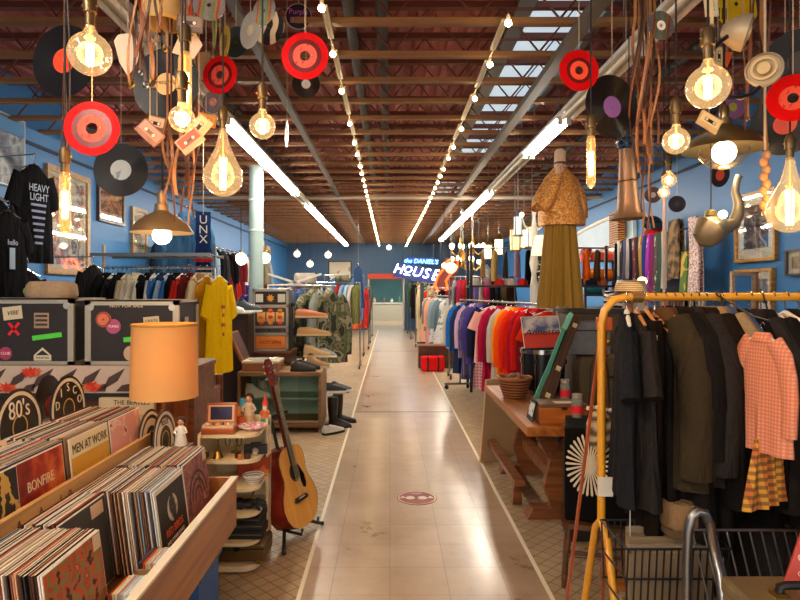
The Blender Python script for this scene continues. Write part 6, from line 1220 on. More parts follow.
# ================================================================== shelf of hats and upper rack
t = thing('display_shelf', 'long dark two-level shelf of hats behind the bright clothes', 'shelf', (2.35, 9.3, 0)); 
for z in (.5, 1.1, 1.62): b = MB(); b.span((-1.15, -.22, z - .03), (1.1, .22, z)); b.build('shelf', mat('#2a2320', .5), t, False)
for x in (-1.12, 1.07):
    for y in (-.2, .2): b = MB(); b.span((x - .02, y - .02, 0), (x + .02, y + .02, 2.25)); b.build('post', BLACKM, t, False)
b = MB(); b.cyl((-1.12, 0, 2.2), (1.07, 0, 2.2), .013, n=8); b.build('upper_rail', STEEL, t)
HC = [('#b8b0a4', 'stone grey'), ('#a87a8a', 'mauve'), ('#d8382c', 'red'), ('#e6dcc8', 'cream'), ('#d02a24', 'scarlet'), ('#1c1a1e', 'black'), ('#2a9ac4', 'turquoise'), ('#2a2a3a', 'midnight'), ('#c4c0c8', 'silver'), ('#4a3a6a', 'violet'), ('#1a2238', 'navy'), ('#b8623a', 'rust')]
for k, (c, n_) in enumerate(HC):
    t = thing('hat', f'{n_} hat on the long dark shelf, {ORD[k]} from the aisle', 'hat', (1.32 + .178 * k, 9.22 + .08 * (k % 2), 1.621), .5 * k, 'hats on the long dark shelf'); t.pop('group', None) if False else None
    b = MB(); b.lathe([(.075, .01), (.08, .04), (.07, .09), (.035, .105), (.004, .107)], (0, 0, 0), 18); b.build('crown', fabric(c), t); b = MB(); b.lathe([(.105, .012), (.11, .004), (.08, 0), (.075, .012)], (0, 0, 0), 22); b.build('brim', fabric(c), t)
up = [('dress', TANF, 'tan'), ('coat', fabric('#c4a060'), 'straw'), ('dress', BRN, 'brown'), ('dress', fabric('#c9a0b4'), 'pink'), ('coat', BLK, 'black'), ('shirt', ramp_mat('dots', 'voronoi', [(0, '#e8e4da'), (.4, '#22242a')], 18, .9), 'dotted'), ('dress', ZEBRA, 'zebra'), ('dress', PNK, 'rose'), ('coat', MAG, 'magenta'), ('jacket', ORG, 'orange'), ('coat', BRN, 'brown')]
rail_row([(('top' if k == 'dress' else 'jacket'), m, c) for k, m, c in up], (1.35, 9.3, 2.2), (3.3, 9.3, 2.2), 'the rail above the hat shelf', 'clothes above the hat shelf', 1.2, .2, False, 'aisle end', s=.66)
# side shelving with rolls
t = thing('shelving_unit', 'brown metal shelving with rolls and boxes by the right wall', 'shelving', (P(598, 0, 10.4).x, 10.4, 0)); bx_ = P(598, 0, 10.4).x
for z in (.6, 1.1, 1.47, 1.72, 2.06): b = MB(); b.span((-.3, -.2, z - .025), (.34, .2, z)); b.build('shelf', mat('#4a3a2e', .5), t, False)
for x in (-.28, .32):
    for y in (-.18, .18): b = MB(); b.span((x - .018, y - .018, 0), (x + .018, y + .018, 2.1)); b.build('post', mat('#4a3a2e', .5), t, False)
def roll(lb, x, z, r, L, c, y=10.35): b = MB(); b.lathe([(r * .9, -L / 2), (r, -L / 2 + .02), (r, L / 2 - .02), (r * .9, L / 2)], (0, 0, 0), 18, 'x'); tag(b.build('fabric_roll', fabric(c), None, loc=(bx_ + x, y, z + r + .001)), lb, 'roll')
roll('orange rolled blanket on the brown shelving', -.02, 1.72, .095, .46, '#f0781a'); roll('teal rolled cloth on the shelf under the orange roll', -.05, 1.47, .07, .4, '#2f7a8a'); roll('lilac rolled cloth beside the teal roll', .12, 1.47, .05, .2, '#b08aa4', 10.22)
t = thing('gift_box', 'red flat box on top of the brown shelving', 'box', (bx_ + .03, 10.4, 2.061)); b = MB(); b.span((-.18, -.14, 0), (.2, .14, .10)); b.build('body', mat('#c8301e', .5), t, False); b = MB(); b.span((-.185, -.145, .10), (.205, .145, .135)); b.build('lid', mat('#e0452a', .5), t, False)
folded('patterned_bag', 'red patterned cloth bag on top of the brown shelving', (bx_ - .22, 10.35, 2.061), (.18, .2, .2), ramp_mat('red_pattern', 'voronoi', [(0, '#d8c4b4'), (.3, '#c42a24'), (.6, '#4a1a24')], 14, .8), 0, 'bag')
# ================================================================== things hung from the joists over the front of the shop
def vinyl(h, groove=.35):
    key = 'vinyl_' + h
    if key in MC: return MC[key]
    m, N, L, b = new_mat(key); b.inputs['Base Color'].default_value = lin(h); b.inputs['Roughness'].default_value = .3; b.inputs['Specular IOR Level'].default_value = .35
    tc = N.new('ShaderNodeTexCoord'); wv = N.new('ShaderNodeTexWave'); wv.wave_type = 'RINGS'; wv.rings_direction = 'Y'; wv.inputs['Scale'].default_value = 55
    L.new(tc.outputs['Object'], wv.inputs['Vector']); bp = N.new('ShaderNodeBump'); bp.inputs['Strength'].default_value = groove; bp.inputs['Distance'].default_value = .002
    L.new(wv.outputs['Fac'], bp.inputs['Height']); L.new(bp.outputs['Normal'], b.inputs['Normal']); MC[key] = m; return m
VB = vinyl('#141113'); VR = vinyl('#bb080b', .12); VR.node_tree.nodes['Principled BSDF'].inputs['Specular IOR Level'].default_value = .08; VRD = mat('#5d0508', .25)
def hung(name, label, cat, p, rot=(0, 0, 0)): return thing(name, label, cat, p, rot)
def cord_to_ceiling(t, p, m=TWINE, r=.0016, z0=0., x=0., y=0., name='string'):
    b = MB(); b.cyl((x, y, z0), (x, y, ZD + .02 - p.z), r, n=5); o = b.build(name, m, t)
    e = t.rotation_euler; o.rotation_euler = (e.to_matrix().inverted()).to_euler(); return o
def record(label, px, py, rpx, rad, m=VB, lm='#d8c4a0', lr=None, hole=.0036, yaw=0., tilt=0., y=None, inner=None, string=True, marks=None, name='vinyl_record', edge=None, cat='record'):
    y = y or rad * F / rpx; p = P(px, py, y); t = hung(name, label, cat, p, (tilt, 0, yaw)); lr = lr if lr is not None else rad * .33
    b = MB(); b.disc((0, 0, 0), hole, rad, .003, 'y', 48); b.build('disc', m, t)
    if lr: b = MB(); b.disc((0, 0, 0), hole, lr, .0042, 'y', 32); l_ = b.build('centre_label', lm if not isinstance(lm, str) else mat(lm, .55), t)
    if inner: b = MB(); b.disc((0, 0, 0), lr, lr * 1.38, .0036, 'y', 40); b.build('inner_ring', inner, t)
    if edge: b = MB(); b.disc((0, 0, 0), rad * .94, rad * 1.0, .0042, 'y', 48); b.build('rim', edge, t)
    for body, sz, x, z, mm in (marks or ()): text(body, sz, mm, t, (x, -.003, z))
    if string: cord_to_ceiling(t, p, z0=rad * .97)
    return t
IRID = ramp_mat('painted_rainbow_sheen', 'wave_x', [(0, '#c9d2d0'), (.3, '#8ad0a0'), (.5, '#e8c47a'), (.7, '#d86a4a'), (.9, '#b8c4cc')], 3, .12, 'LINEAR', metal=.85, dist=2.)  # disc sheen painted into the base colour as rainbow bands
CDM = mat('#b9b7b0', .16, .9); SPECK = ramp_mat('speckled_label', 'noise', [(.45, '#d24a38'), (.6, '#94241c'), (.7, '#e08a70')], 60, .6, 'CONSTANT')
for lb, px, py, r_, yaw in (('red seven-inch record with coral label hung below the large globe bulb', 92, 128.5, 27, .1), ('red seven-inch record turned edgeways near the fluorescent strip, upper left', 220, 75, 19, -.25), ('red seven-inch record hung beside the left bulb string', 305, 56, 23.5, .0)):
    record(lb, px, py, r_, .0875, VR, SPECK, .045, .019, yaw, 0, inner=VRD)
record('red seven-inch record with plain orange label near the right fluorescent strip', 579, 70.5, 20.5, .0875, VR, '#f04a26', .04, .018, .1, inner=VRD)
record('red record sliver hung at the right edge beside the black record', 793, 98, 26, .0875, VR, SPECK, .045, .019, -.7, .5, y=2.25)
record('large black record with orange-red label, nearest the left edge', 64, 61, 36, .15, VB, '#f0481e', .051, yaw=-.2)
record('black record with silver-blue label hung over the gold poster', 121, 170, 26.5, .15, VB, ramp_mat('blue_label', 'noise', [(.4, '#c4cfd2'), (.6, '#8aa0ac')], 20, .5), .057, yaw=.1)
record('black record with cream handwritten label behind the tube bulbs', 166, 84, 42, .15, VB, '#ecd59a', .046, yaw=-.15, y=2.5, marks=(('records', .026, 0, .008, mat('#5a4a34', .6)),))
record('black record with purple label on the right', 612, 107, 32, .15, vinyl('#1a1716', .8), '#8d63b8', .05, yaw=.35)
record('black record with coral label hung at the right beside the metal shade', 785, 124, 31, .15, vinyl('#2a2626', .5), '#e5573f', .05, yaw=-.75)
record('dark record cut by the right edge above the coral-label record', 800, 62, 30, .15, VB, '#3a3030', .05, yaw=-.5, y=2.7)
record('orange-labelled disc at the top left between lampshade and bulb', 185, 2, 14, .0875, vinyl('#ef4a17', .1), '#c9b8a0', .03, .012, .05, y=3.2)
record('grey-black record behind the yellow-green disc', 236, 42, 14, .0875, vinyl('#2e3a42', .4), '#2a3036', .03, yaw=-.3, y=3.4)
record('yellow-green disc hung edgeways near the left strip light', 215, 32, 13, .0875, mat('#c9cf6a', .3), '#b8be5a', .03, yaw=-1.2, y=3.4)
record('amber disc hung edgeways by a cord below the yellow-green disc', 225, 42, 12, .0875, mat('#c9a23a', .3), '#8a6a24', .04, yaw=-1.0, y=3.3)
record('grey-white disc with cream label left of the red record', 250.5, 30, 18, .0875, mat('#b5b4ac', .3), '#e6d2a8', .026, yaw=-.75, y=2.9)
record('black disc painted with cream swirls behind the grey-white disc', 269, 28, 16, .0875, ramp_mat('swirls', 'wave_x', [(.3, '#17120f'), (.55, '#e6d4b0')], 5, .5, 'CONSTANT', dist=6.), None, 0, yaw=-.3, y=3.1)
record('black disc printed with purple script and silver edge above the red record', 298.5, 16.5, 12.5, .0875, vinyl('#1e1a20', .2), None, 0, yaw=.1, y=4.0, edge=mat('#b9b0b4', .3, .6), marks=(('Purple', .05, 0, .03, mat('#b04ac0', .5)), ('Rain', .05, 0, -.03, mat('#b04ac0', .5))))
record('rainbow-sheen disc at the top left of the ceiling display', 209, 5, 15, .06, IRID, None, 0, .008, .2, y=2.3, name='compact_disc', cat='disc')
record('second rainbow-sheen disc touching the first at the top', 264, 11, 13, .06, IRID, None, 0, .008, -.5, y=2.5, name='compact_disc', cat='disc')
record('pale disc with mirror sheen below the edgeways red record', 213, 102, 11, .06, CDM, '#b06a5a', .022, .008, -.2, y=3.2, name='compact_disc', cat='disc')
record('black record fragment hung below the red record beside the bulb string', 306, 84, 13, .0875, VB, '#d8dade', .028, yaw=.2, y=3.8, tilt=.6)
record('slim record seen edge-on below the channel, with a rosy label', 287, 134, 12, .0875, VB, '#c9c0b8', .04, yaw=-1.25, y=4.0)
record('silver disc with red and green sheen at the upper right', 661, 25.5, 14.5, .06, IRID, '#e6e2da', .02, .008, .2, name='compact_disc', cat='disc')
record('small record seen almost edge-on below the silver disc', 666, 56, 13, .0875, VB, '#c9743a', .04, yaw=1.2, y=4.0)
record('yellow disc with piano-key print at the upper right', 736, 4, 20, .15, mat('#f2c81e', .3), '#3a3a2a', .012, yaw=.15, y=3.6, marks=(('III', .1, -.09, -.07, BLACK),))
record('mauve disc with olive centre above the metal pendant shade', 733, 107, 11, .0875, mat('#8a5a86', .4), '#a8a83a', .03, yaw=.1, y=4.2)
record('dark brown disc hung on the right beside the trumpet horn', 653, 195, 7, .0875, vinyl('#3a2420', .3), '#8a8078', .03, yaw=-.4, y=6.6)
record('second dark disc hung low on the right against the blue wall', 677, 204, 7.5, .0875, vinyl('#2a2226', .3), '#3a3034', .03, yaw=-.2, y=6.4)
record('orange-centred disc below the right metal pendant shade', 720, 175, 10, .0875, vinyl('#3a2a28', .3), '#e2552c', .04, yaw=.3, y=4.4, tilt=.2)
record('grey guitar-pick-shaped disc at the top right edge', 785, 152, 6, .0875, mat('#6a6a6e', .4), None, 0, yaw=.2, y=5.0) if False else None
record('brown metal lid disc at the top near the silver disc', 650, 1, 12, .0875, mat('#8a7a5a', .4, .5), None, 0, yaw=.3, y=4.2)
# film reel
p = P(626, 143, 3.6); t = hung('film_reel', 'small silver film reel above the trumpet horn', 'reel', p, (0, 0, .3)); b = MB(); b.disc((0, 0, 0), .008, .055, .006, 'y', 30); b.disc((0, 0, 0), .058, .065, .016, 'y', 30); b.build('flange', CHROME, t)
for k in range(6): b = MB(); a = PI / 3 * k; b.disc((.036 * math.cos(a), -.0045, .036 * math.sin(a)), .001, .012, .002, 'y', 12); b.build('opening', BLACK, t)
cord_to_ceiling(t, p, z0=.06)
# -------- bulbs
FIL = emit('#ffc065', 60.); AMB = glass('#ffd596', .55, glow=.22); AMB2 = glass('#ffc97a', .7, glow=.3)
def bulb(label, kind, px, py, rpx, rad, yb=None, lit=True, watt=1., tilt=(0, 0, 0), y=None, cordm=CORD):
    y = y or rad * F / rpx; p = P(px, py, y); t = hung('hanging_bulb', label, 'light bulb', p, tilt)
    b = MB()
    if kind == 'globe': prof = [(.012, rad * 1.55), (.0135, rad * 1.25)] + [(rad * math.sin(a), rad * math.cos(a)) for a in [.38 + (PI - .4) * i / 14 for i in range(15)]]; top = rad * 1.5
    elif kind == 'tear': prof = [(.013, rad * 2.6), (.016, rad * 2.2), (.03, rad * 1.5), (rad * .8, rad * .62)] + [(rad * math.sin(a), rad * math.cos(a)) for a in [1.2 + (PI - 1.22) * i / 10 for i in range(11)]]; top = rad * 2.5
    else: prof = [(.012, .115), (.016, .10), (rad, .085), (rad, -.085), (rad * .8, -.1), (rad * .3, -.108)]; top = .11
    b.lathe(prof, (0, 0, 0), 24, cap=False); b.build('glass_envelope', AMB if kind != 'tube' else AMB2, t)
    b = MB(); L_ = rad * .8 if kind != 'tube' else .075; r_ = rad * .16 if kind != 'tube' else rad * .42; n_ = 5
    for k in range(n_):
        a = 2 * PI * k / n_; b.cyl((r_ * .8 * math.cos(a), r_ * .8 * math.sin(a), -L_ * (.7 if kind != 'tear' else .8)), (r_ * math.cos(a), r_ * math.sin(a), L_ * (.55 if kind != 'tear' else 1.2)), .0028 if kind != 'tube' else .004, n=5)
    b.build('filament', FIL, t)
    b = MB(); b.cyl((0, 0, L_ * .5), (0, 0, top), .0035, n=6); b.build('stem', mat('#d8c49a', .3), t)
    b = MB(); b.lathe([(.0135, top - .012), (.0145, top), (.0135, top + .008), (.0145, top + .016), (.0135, top + .028), (.019, top + .03), (.020, top + .07), (.012, top + .085)], (0, 0, 0), 16); s_ = b.build('socket', mat('#6a5638', .4, .7), t)
    b = MB(); b.cyl((-.024, 0, top + .05), (.024, 0, top + .05), .004, n=8); b.build('switch_key', BRASS, s_)
    c = cord_to_ceiling(t, p, cordm, .0035, top + .08, name='cord')
    l = bpy.data.lights.new('bulb_light', 'POINT'); l.energy = BULB_WATT * watt; l.color = (1, .66, .30); l.shadow_soft_size = max(.03, rad * .7); lo = bpy.data.objects.new('bulb_light', l); COL.objects.link(lo); lo.parent = t
    return t
bulb('large clear globe bulb hung above the red record, upper left', 'globe', 90, 54, 21, .0625)
bulb('glowing tube bulb hung in front of the cream-label record', 'tube', 185, 86, 8, .021, y=1.9, watt=1.2)
bulb('small globe bulb just under the glowing tube bulb', 'globe', 182, 119, 13, .04, watt=1.2)
bulb('large clear pear-shaped bulb left of the strip light', 'tear', 223, 177, 19, .08, y=2.45)
bulb('medium globe bulb below the edgeways red record', 'globe', 262.5, 126, 13, .0475)
bulb('tube bulb hung before the large comic poster', 'tube', 65, 203, 5.5, .019, y=2.1)
bulb('tube bulb left of the edgeways red record, low', 'tube', 223, 148, 4, .016, y=2.6, watt=.3) if False else None
bulb('large globe bulb behind the bent cable lamp, upper right', 'globe', 708, 87, 21, .0625)
bulb('bright round bulb left of the right metal shade', 'globe', 676, 141, 13, .0475)
bulb('tube bulb hung beside the sequinned jacket', 'tube', 591, 162, 5, .018, y=2.5)
bulb('large pear-shaped bulb at the right edge before the framed picture', 'tear', 790, 211, 21.5, .085, y=2.35)
bulb('small bright bulb below the leather fringe on the right', 'globe', 669, 180, 7, .0475, y=4.0, watt=.8)
bulb('smaller bright bulb just under its neighbour on the right', 'globe', 664, 192.5, 6, .04, y=4.2, watt=.8)
# -------- pendant shades
def shade_pendant(label, px, py, y, dia, m, h=.11, bulb_r=.045, reflect=False):
    p = P(px, py, y); t = hung('pendant_light', label, 'pendant light', p); r = dia / 2
    b = MB(); pr = [(r, 0), (r * .96, .012), (r * .80, h * .45), (r * .55, h * .72), (r * .3, h * .9), (.035, h), (.035, h - .006), (r * .28, h * .82), (r * .53, h * .64), (r * .77, h * .36), (r * .94, .004), (r, 0)]
    b.lathe(pr, (0, 0, 0), 40, cap=False); b.build('shade', m, t)
    b = MB(); b.lathe([(.036, h - .01), (.034, h + .03), (.02, h + .035), (.024, h + .08), (.012, h + .10)], (0, 0, 0), 18); b.build('neck', m, t)
    b = MB(); b.ball((0, 0, -.012), bulb_r, 18, 12); b.cyl((0, 0, .02), (0, 0, .09), .018); b.build('bulb', emit('#fff0d0', 14.), t)
    if reflect: b = MB(); b.lathe([(bulb_r * 2.1, .0), (bulb_r * 1.95, -.035), (bulb_r * 1.3, -.075), (bulb_r * .5, -.09)], (0, 0, 0), 24, cap=False); b.build('glass_bowl', glass('#e8d4b0', .4), t)
    cord_to_ceiling(t, p, CORD, .006, h + .09, name='cord')
    l = bpy.data.lights.new('pendant_bulb_light', 'POINT'); l.energy = BULB_WATT; l.color = (1, .8, .52); l.shadow_soft_size = .06; lo = bpy.data.objects.new('pendant_bulb_light', l); COL.objects.link(lo); lo.parent = t; lo.location = (0, 0, -.09)
    return t
shade_pendant('tan metal pendant shade with round bulb on the left', 162, 233, 2.95, .30, mat('#9c8460', .4, .6, .1, 20))
shade_pendant('wide tarnished metal pendant shade with bright bulb on the right', 724, 150, 2.9, .375, mat('#9a8258', .28, .8, .12, 16), .12, .055, True)
# trumpet-shaped horn
p = P(629, 219, 3.1); t = hung('gramophone_horn', 'long metal trumpet horn hung flared end down on the right', 'horn', p, (0, -.04, 0))
b = MB(); b.lathe([(.098, 0), (.085, .006), (.066, .03), (.056, .08), (.048, .17), (.040, .27), (.034, .36), (.030, .36), (.038, .25), (.05, .1), (.06, .03), (.09, .002), (.098, 0)], (0, 0, 0), 32, cap=False); b.build('horn', mat('#9a7a60', .45, .6, .06, 20), t)
b = MB(); b.lathe([(.0485, .19), (.051, .195), (.0485, .20)], (0, 0, 0), 28); b.build('band', BRASS, t); cord_to_ceiling(t, p, CORD, .003, .36, name='cord')
# curled horn lamp
y = 2.9; p = P(711, 226, y); t = hung('horn_lamp', 'curled tarnished metal horn with a glowing bulb on its side', 'horn', p)
def hp(px, py, dy=0.): v = P(px, py, y); return (v.x - p.x, dy, v.z - p.z)
b = MB(); b.tube([hp(705, 246), hp(707, 238), hp(711, 228), hp(718, 226), hp(726, 227), hp(734, 223), hp(738, 214), hp(739, 203), hp(735, 192), hp(737, 180), hp(739, 176)], [.030, .066, .078, .060, .038, .031, .028, .024, .018, .015, .017], 20); b.build('horn', mat('#948a70', .36, .7, .06, 20), t)
b = MB(); b.lathe([(.03, 0), (.026, .02), (.012, .03)], (0, 0, .05), 16); b.build('cap', mat('#a8905c', .3, .7), t); b = MB(); b.ball((.01, -.085, .045), .019, 14, 10); b.build('bulb', emit('#fff0d0', 16.), t); cord_to_ceiling(t, p, CORD, .003, .08, name='cord')
# bent cable lamp with two cup-shaped heads
y = 2.15; p = P(712, 50, y); t = hung('two_headed_lamp', 'black bent cable lamp with two grey cup-shaped heads, upper right', 'lamp', p)
def lp(px, py, dy=0.): v = P(px, py, y); return Vector((v.x - p.x, dy, v.z - p.z))
b = MB(); b.tube([lp(728, 36), lp(720, 42), lp(711, 52), lp(707, 60), lp(709, 75), lp(716, 88), lp(726, 97), lp(740, 98), lp(752, 94), lp(760, 87)], .0075, 8); b.build('cable', BLACKM, t)
HG = mat('#a89a80', .5, .3, .1, 20)
def head(c, d, r, L_):
    z = Vector(d).normalized(); rot = Vector((0, 0, 1)).rotation_difference(z).to_euler(); b = MB(); b.lathe([(r * .25, -L_), (r * .6, -L_ * .8), (r * .95, -L_ * .3), (r, 0), (r * .9, .004), (r * .85, -.004)], (0, 0, 0), 24); o = b.build('lamp_head', HG, t, True, c, rot)
    b = MB(); b.disc((0, 0, .004), r * .55, r * .68, .006, 'z', 24); b.lathe([(r * .4, .002), (r * .35, .012)], (0, 0, 0), 18); b.build('grille', mat('#c8b080', .4, .4), o)
head(lp(747, 33), (.75, -.35, -.25), .065, .085); head(lp(764, 69), (-.6, -.75, .1), .062, .075)
b = MB(); b.cyl((0, 0, -.01), (0, 0, .09), .012, n=8); b.cyl((-.035, 0, .02), (-.035, 0, .075), .008, n=8); b.build('bracket', mat('#8a7a5a', .4, .6), t); cord_to_ceiling(t, p, mat('#d0bc90', .5), .006, .08, name='rod')
# -------- leather straps, cords and cassettes
def strap(label, px, py0, py1, y, wd, m, loop=False, name='leather_belt', sway=.02, cat='belt', dx=0):
    wd *= .72; a = P(px, py0, y); c = P(px + dx, py1, y); t = hung(name, label, cat, a); H = a.z - c.z
    pts = [(sway * math.sin(4.5 * u + px) + (c.x - a.x) * u, sway * .5 * math.cos(5 * u + px), -H * u) for u in [i / 10 for i in range(11)]]
    pts = [(0, 0, ZD + .02 - a.z)] + pts if py0 > -5 else pts
    b = MB(); n_ = len(pts); vs = []
    for k, q in enumerate(pts):
        tw = .5 * math.sin(k * .7 + px); vs += [(q[0] + s * wd / 2 * math.cos(tw), q[1] + s * wd / 2 * math.sin(tw) + e * .0015, q[2]) for s, e in ((-1, -1), (1, -1), (1, 1), (-1, 1))]
    b.rings([vs[4 * k:4 * k + 4] for k in range(n_)]); b.build('strap', m, t)
    if loop:
        q = pts[-1]; b = MB(); r = wd * .8; b.tube([(q[0] + r * math.cos(a_), q[1], q[2] - r * 1.2 + r * 1.3 * math.sin(a_)) for a_ in [2 * PI * i / 16 for i in range(17)]], .0035, 6); b.build('buckle', CHROME if px % 2 else BRASS, t)
    return t
LN = ['mid-brown', 'orange-brown', 'dark brown', 'honey', 'chestnut', 'pale tan']
for k, (px, e, w_, lp_) in enumerate(((130, 82, .016, 1), (137, 58, .022, 0), (141, 82, .016, 1), (148, 80, .02, 1), (153, 78, .014, 0), (133, 88, .012, 0), (145, 70, .012, 1), (156, 45, .012, 0), (160, 46, .014, 1), (165, 42, .012, 0))):
    strap(f'{LN[k % 6]} leather strap hanging left of the cream-label record, {ORD[k]} of the bunch', px, -30, e, 2.2, w_, LEATHER[k % 6], bool(lp_))
for k, (px, e, w_) in enumerate(((171, 205, .016), (175, 222, .012), (179, 195, .02), (184, 212, .012), (188, 186, .016), (193, 218, .012), (168, 182, .012), (197, 200, .012), (190, 226, .010))):
    strap(f'{LN[(k + 2) % 6]} leather lace hanging below the small globe bulb, {ORD[k]} of the bunch', px - 2, 118, e, 2.5, w_, LEATHER[(k + 3) % 6], False, 'leather_lace', .02, 'lace', R.uniform(-3, 5))
for k, px in enumerate((63, 66, 68)): strap(f'thin {("brown", "tan", "dark")[k]} cord hanging above the tube bulb by the large poster, {ORD[k]} of three', px, -30, 176 + 3 * k, 2.35, .008, LEATHER[k], False, 'leather_lace', .008, 'lace')
for k in range(11):
    px = 635 + 1.8 * k; strap(f'{LN[k % 6]} leather strip in the fringe right of the purple-label record, {ORD[k]} of eleven', px, 18 if k % 3 else -20, 118 + 9 * ((k * 5) % 7), 2.6, .010 + .003 * (k % 3), LEATHER[(k + 1) % 6], False, 'leather_strip', .025, 'strip', R.uniform(-2, 3))
for k, (px, e, w_) in enumerate(((748, 130, .018), (759, 118, .016), (764, 175, .02), (768, 150, .012), (745, 118, .012), (756, 30, .012))):
    strap(f'{LN[(k + 1) % 6]} strap hanging behind the two-headed lamp, {ORD[k]} of the bunch', px, -30, e, 2.75, w_, LEATHER[(k + 1) % 6], k == 4, 'leather_strap', .012, 'strap')
p = P(765, 150, 2.5); t = hung('knotted_cord', 'knotted tan macrame cord hanging right of the metal shade', 'cord', p); b = MB()
for k in range(9): b.ball((.006 * (-1) ** k, 0, -.02 - .03 * k), .017, 10, 6, (1, 1, 1.2))
b.build('knot', mat('#b08a64', .9), t); cord_to_ceiling(t, p, TWINE, .005, 0, name='cord')
for k, (px, e) in enumerate(((640, 245), (647, 238), (650, 228), (642, 212))): strap(f'{LN[k]} thong trailing beside the trumpet horn, {ORD[k]} of four', px, 150, e, 3.0, .010, LEATHER[(k + 3) % 6], False, 'leather_lace', .012, 'lace', 2)
def cassette(label, px, py, y, roll, yaw, c, lc, s=1.):
    p = P(px, py, y); t = hung('cassette', label, 'cassette tape', p, (0, roll, yaw)); t.scale = (s, s, s)
    b = MB(); b.span((-.05, -.006, -.032), (.05, .006, .032)); b.build('shell', mat(c, .45), t, False, bevel=.003); b = MB(); b.span((-.043, -.0075, -.012), (.043, -.006, .026)); l_ = b.build('label', mat(lc, .6), t, False)
    b = MB(); b.span((-.026, -.009, -.006), (.026, -.0075, .008)); b.build('window', mat('#2a2420', .3), l_, False)
    for x in (-.018, .018): b = MB(); b.disc((x, -.0095, .001), .002, .006, .001, 'y', 12); b.build('spool', WHITE, l_)
    b = MB(); b.prism([(-.03, -.032), (.03, -.032), (.026, -.02), (-.026, -.02)], -.009, -.006); b.build('head_guard', mat(c, .45), t, False)
    cord_to_ceiling(t, p, TWINE, .0016, .02); return t
cassette('pink-labelled cassette tilted left of the small globe bulb', 150, 133, 2.3, .75, .2, '#8a5a44', '#d88a80')
cassette('tan cassette behind the pink-labelled one', 157, 124, 2.5, .3, -.4, '#6a4a38', '#c9a888')
cassette('red-labelled cassette right of the small globe bulb', 190, 141, 2.3, -.7, .1, '#c9a088', '#d9544a')
cassette('cream cassette on the right side of the glowing tube', 199, 128, 2.4, -.9, .2, '#d8bc90', '#e8d2a8')
cassette('cream cassette tilted above the right metal shade', 709, 122, 2.5, .5, .1, '#d0b888', '#ead6a4')
cassette('tall cream cassette hung on end beside the large globe bulb', 718, 57, 3.0, 1.57, .1, '#c9b080', '#dcc694')
cassette('slim cassette at the top by the lamp rod', 711, 5, 2.6, 1.45, .2, '#d8c8a0', '#e6d8b4')
cassette('dark cassette under the orange-labelled disc', 190, 24, 2.3, .05, .1, '#5a4a40', '#7a6656')
cassette('brown cassette at the left below the strap bunch', 206, 120, 2.9, .2, .1, '#c98a3a', '#e0a850')
# pick-shaped cards and a small lampshade
def hung_card(label, outline, px, py, y, c, yaw=0., name='hanging_card'):
    p = P(px, py, y); t = hung(name, label, 'card', p, (0, 0, yaw)); b = MB(); b.prism(outline, -.002, .002); b.build('card', mat(c, .6), t, False); cord_to_ceiling(t, p, TWINE, .0016, .02); return t
hung_card('pale teardrop guitar-pick cutout among the straps', [(-.05, .04), (-.035, .065), (0, .075), (.035, .065), (.05, .04), (.03, -.04), (0, -.09), (-.03, -.04)], 128, 53, 2.3, '#c9c2b2', .3)
hung_card('white pentagon card behind the glowing tube bulb', [(-.055, -.03), (-.02, .05), (.04, .045), (.065, .0), (.03, -.055)], 186, 45, 2.35, '#d9cbb4')
hung_card('beige notched card right of the glowing tube bulb', [(-.02, .06), (.06, .06), (.05, -.08), (-.03, -.05)], 197, 65, 2.8, '#9a8060', .1)
hung_card('orange plectrum cutout beside the cassette, upper right', [(-.03, .03), (.03, .03), (.0, -.05)], 727, 58, 3.0, '#e0622a', .1)
p = P(163, 10, 2.5); t = hung('tan_lampshade', 'small tan trapezoid lampshade at the top between straps and orange disc', 'lampshade', p); b = MB(); b.lathe([(.085, -.055), (.066, .09)], (0, 0, 0), 28, cap=False); b.lathe([(.083, -.055), (.064, .09)], (0, 0, 0), 28, cap=False); b.build('shade', mat('#d0aa6c', .8), t); b = MB(); b.disc((0, 0, -.055), .081, .088, .012, 'z', 30); b.build('trim', mat('#e0b44a', .7), t); b = MB(); b.bar((-.066, 0, .088), (.066, 0, .088), .004, .004); b.build('spider', BRASS, t, False); cord_to_ceiling(t, p, CORD, .004, .088, name='cord')
# thin threads trailing from the joists
# ================================================================== sequinned mannequin
MX, MY, MZ = P(560, 300, 5.1).x, 5.1, 1.396
t = thing('mannequin', 'headless mannequin in gold sequinned jacket and long mustard pleated skirt', 'mannequin', (MX, MY, MZ))
b = MB(); b.cyl((0, 0, 0), (0, 0, 1.0), .02); b.lathe([(.13, 0), (.13, .02), (.02, .03)], (0, 0, 0), 24); b.build('stand', STEEL, t)
b = MB(); b.rings([ell(0, z, a, bb, 24, 0, 0) for z, a, bb in ((.62, .08, .06), (.8, .10, .075), (.95, .16, .1), (1.06, .15, .09), (1.13, .075, .06), (1.17, .05, .048), (1.33, .046, .046), (1.35, .03, .03))]); b.build('torso', mat('#dcc0a0', .6), t)
b = MB(); b.lathe([(.047, 1.215), (.05, 1.22), (.05, 1.235), (.047, 1.24)], (0, 0, 0), 20); b.build('choker', mat('#5a3424', .5), t)
rs = []
for i in range(10):
    u = i / 9; z = .80 - .80 * u; a0 = .118 + .058 * u; ring = []
    for k in range(84):
        q = 2 * PI * k / 84; f = 1 + (.06 + .08 * u) * math.sin(14 * q + .6 * math.sin(3 * q)); ring.append((a0 * f * math.cos(q) + .0, .75 * a0 * f * math.sin(q), z + .003))
    rs.append(ring)
b = MB(); b.rings(rs); b.build('skirt', mat('#a07a20', .7, 0, .1, 60, .15), t)
SEQ = None
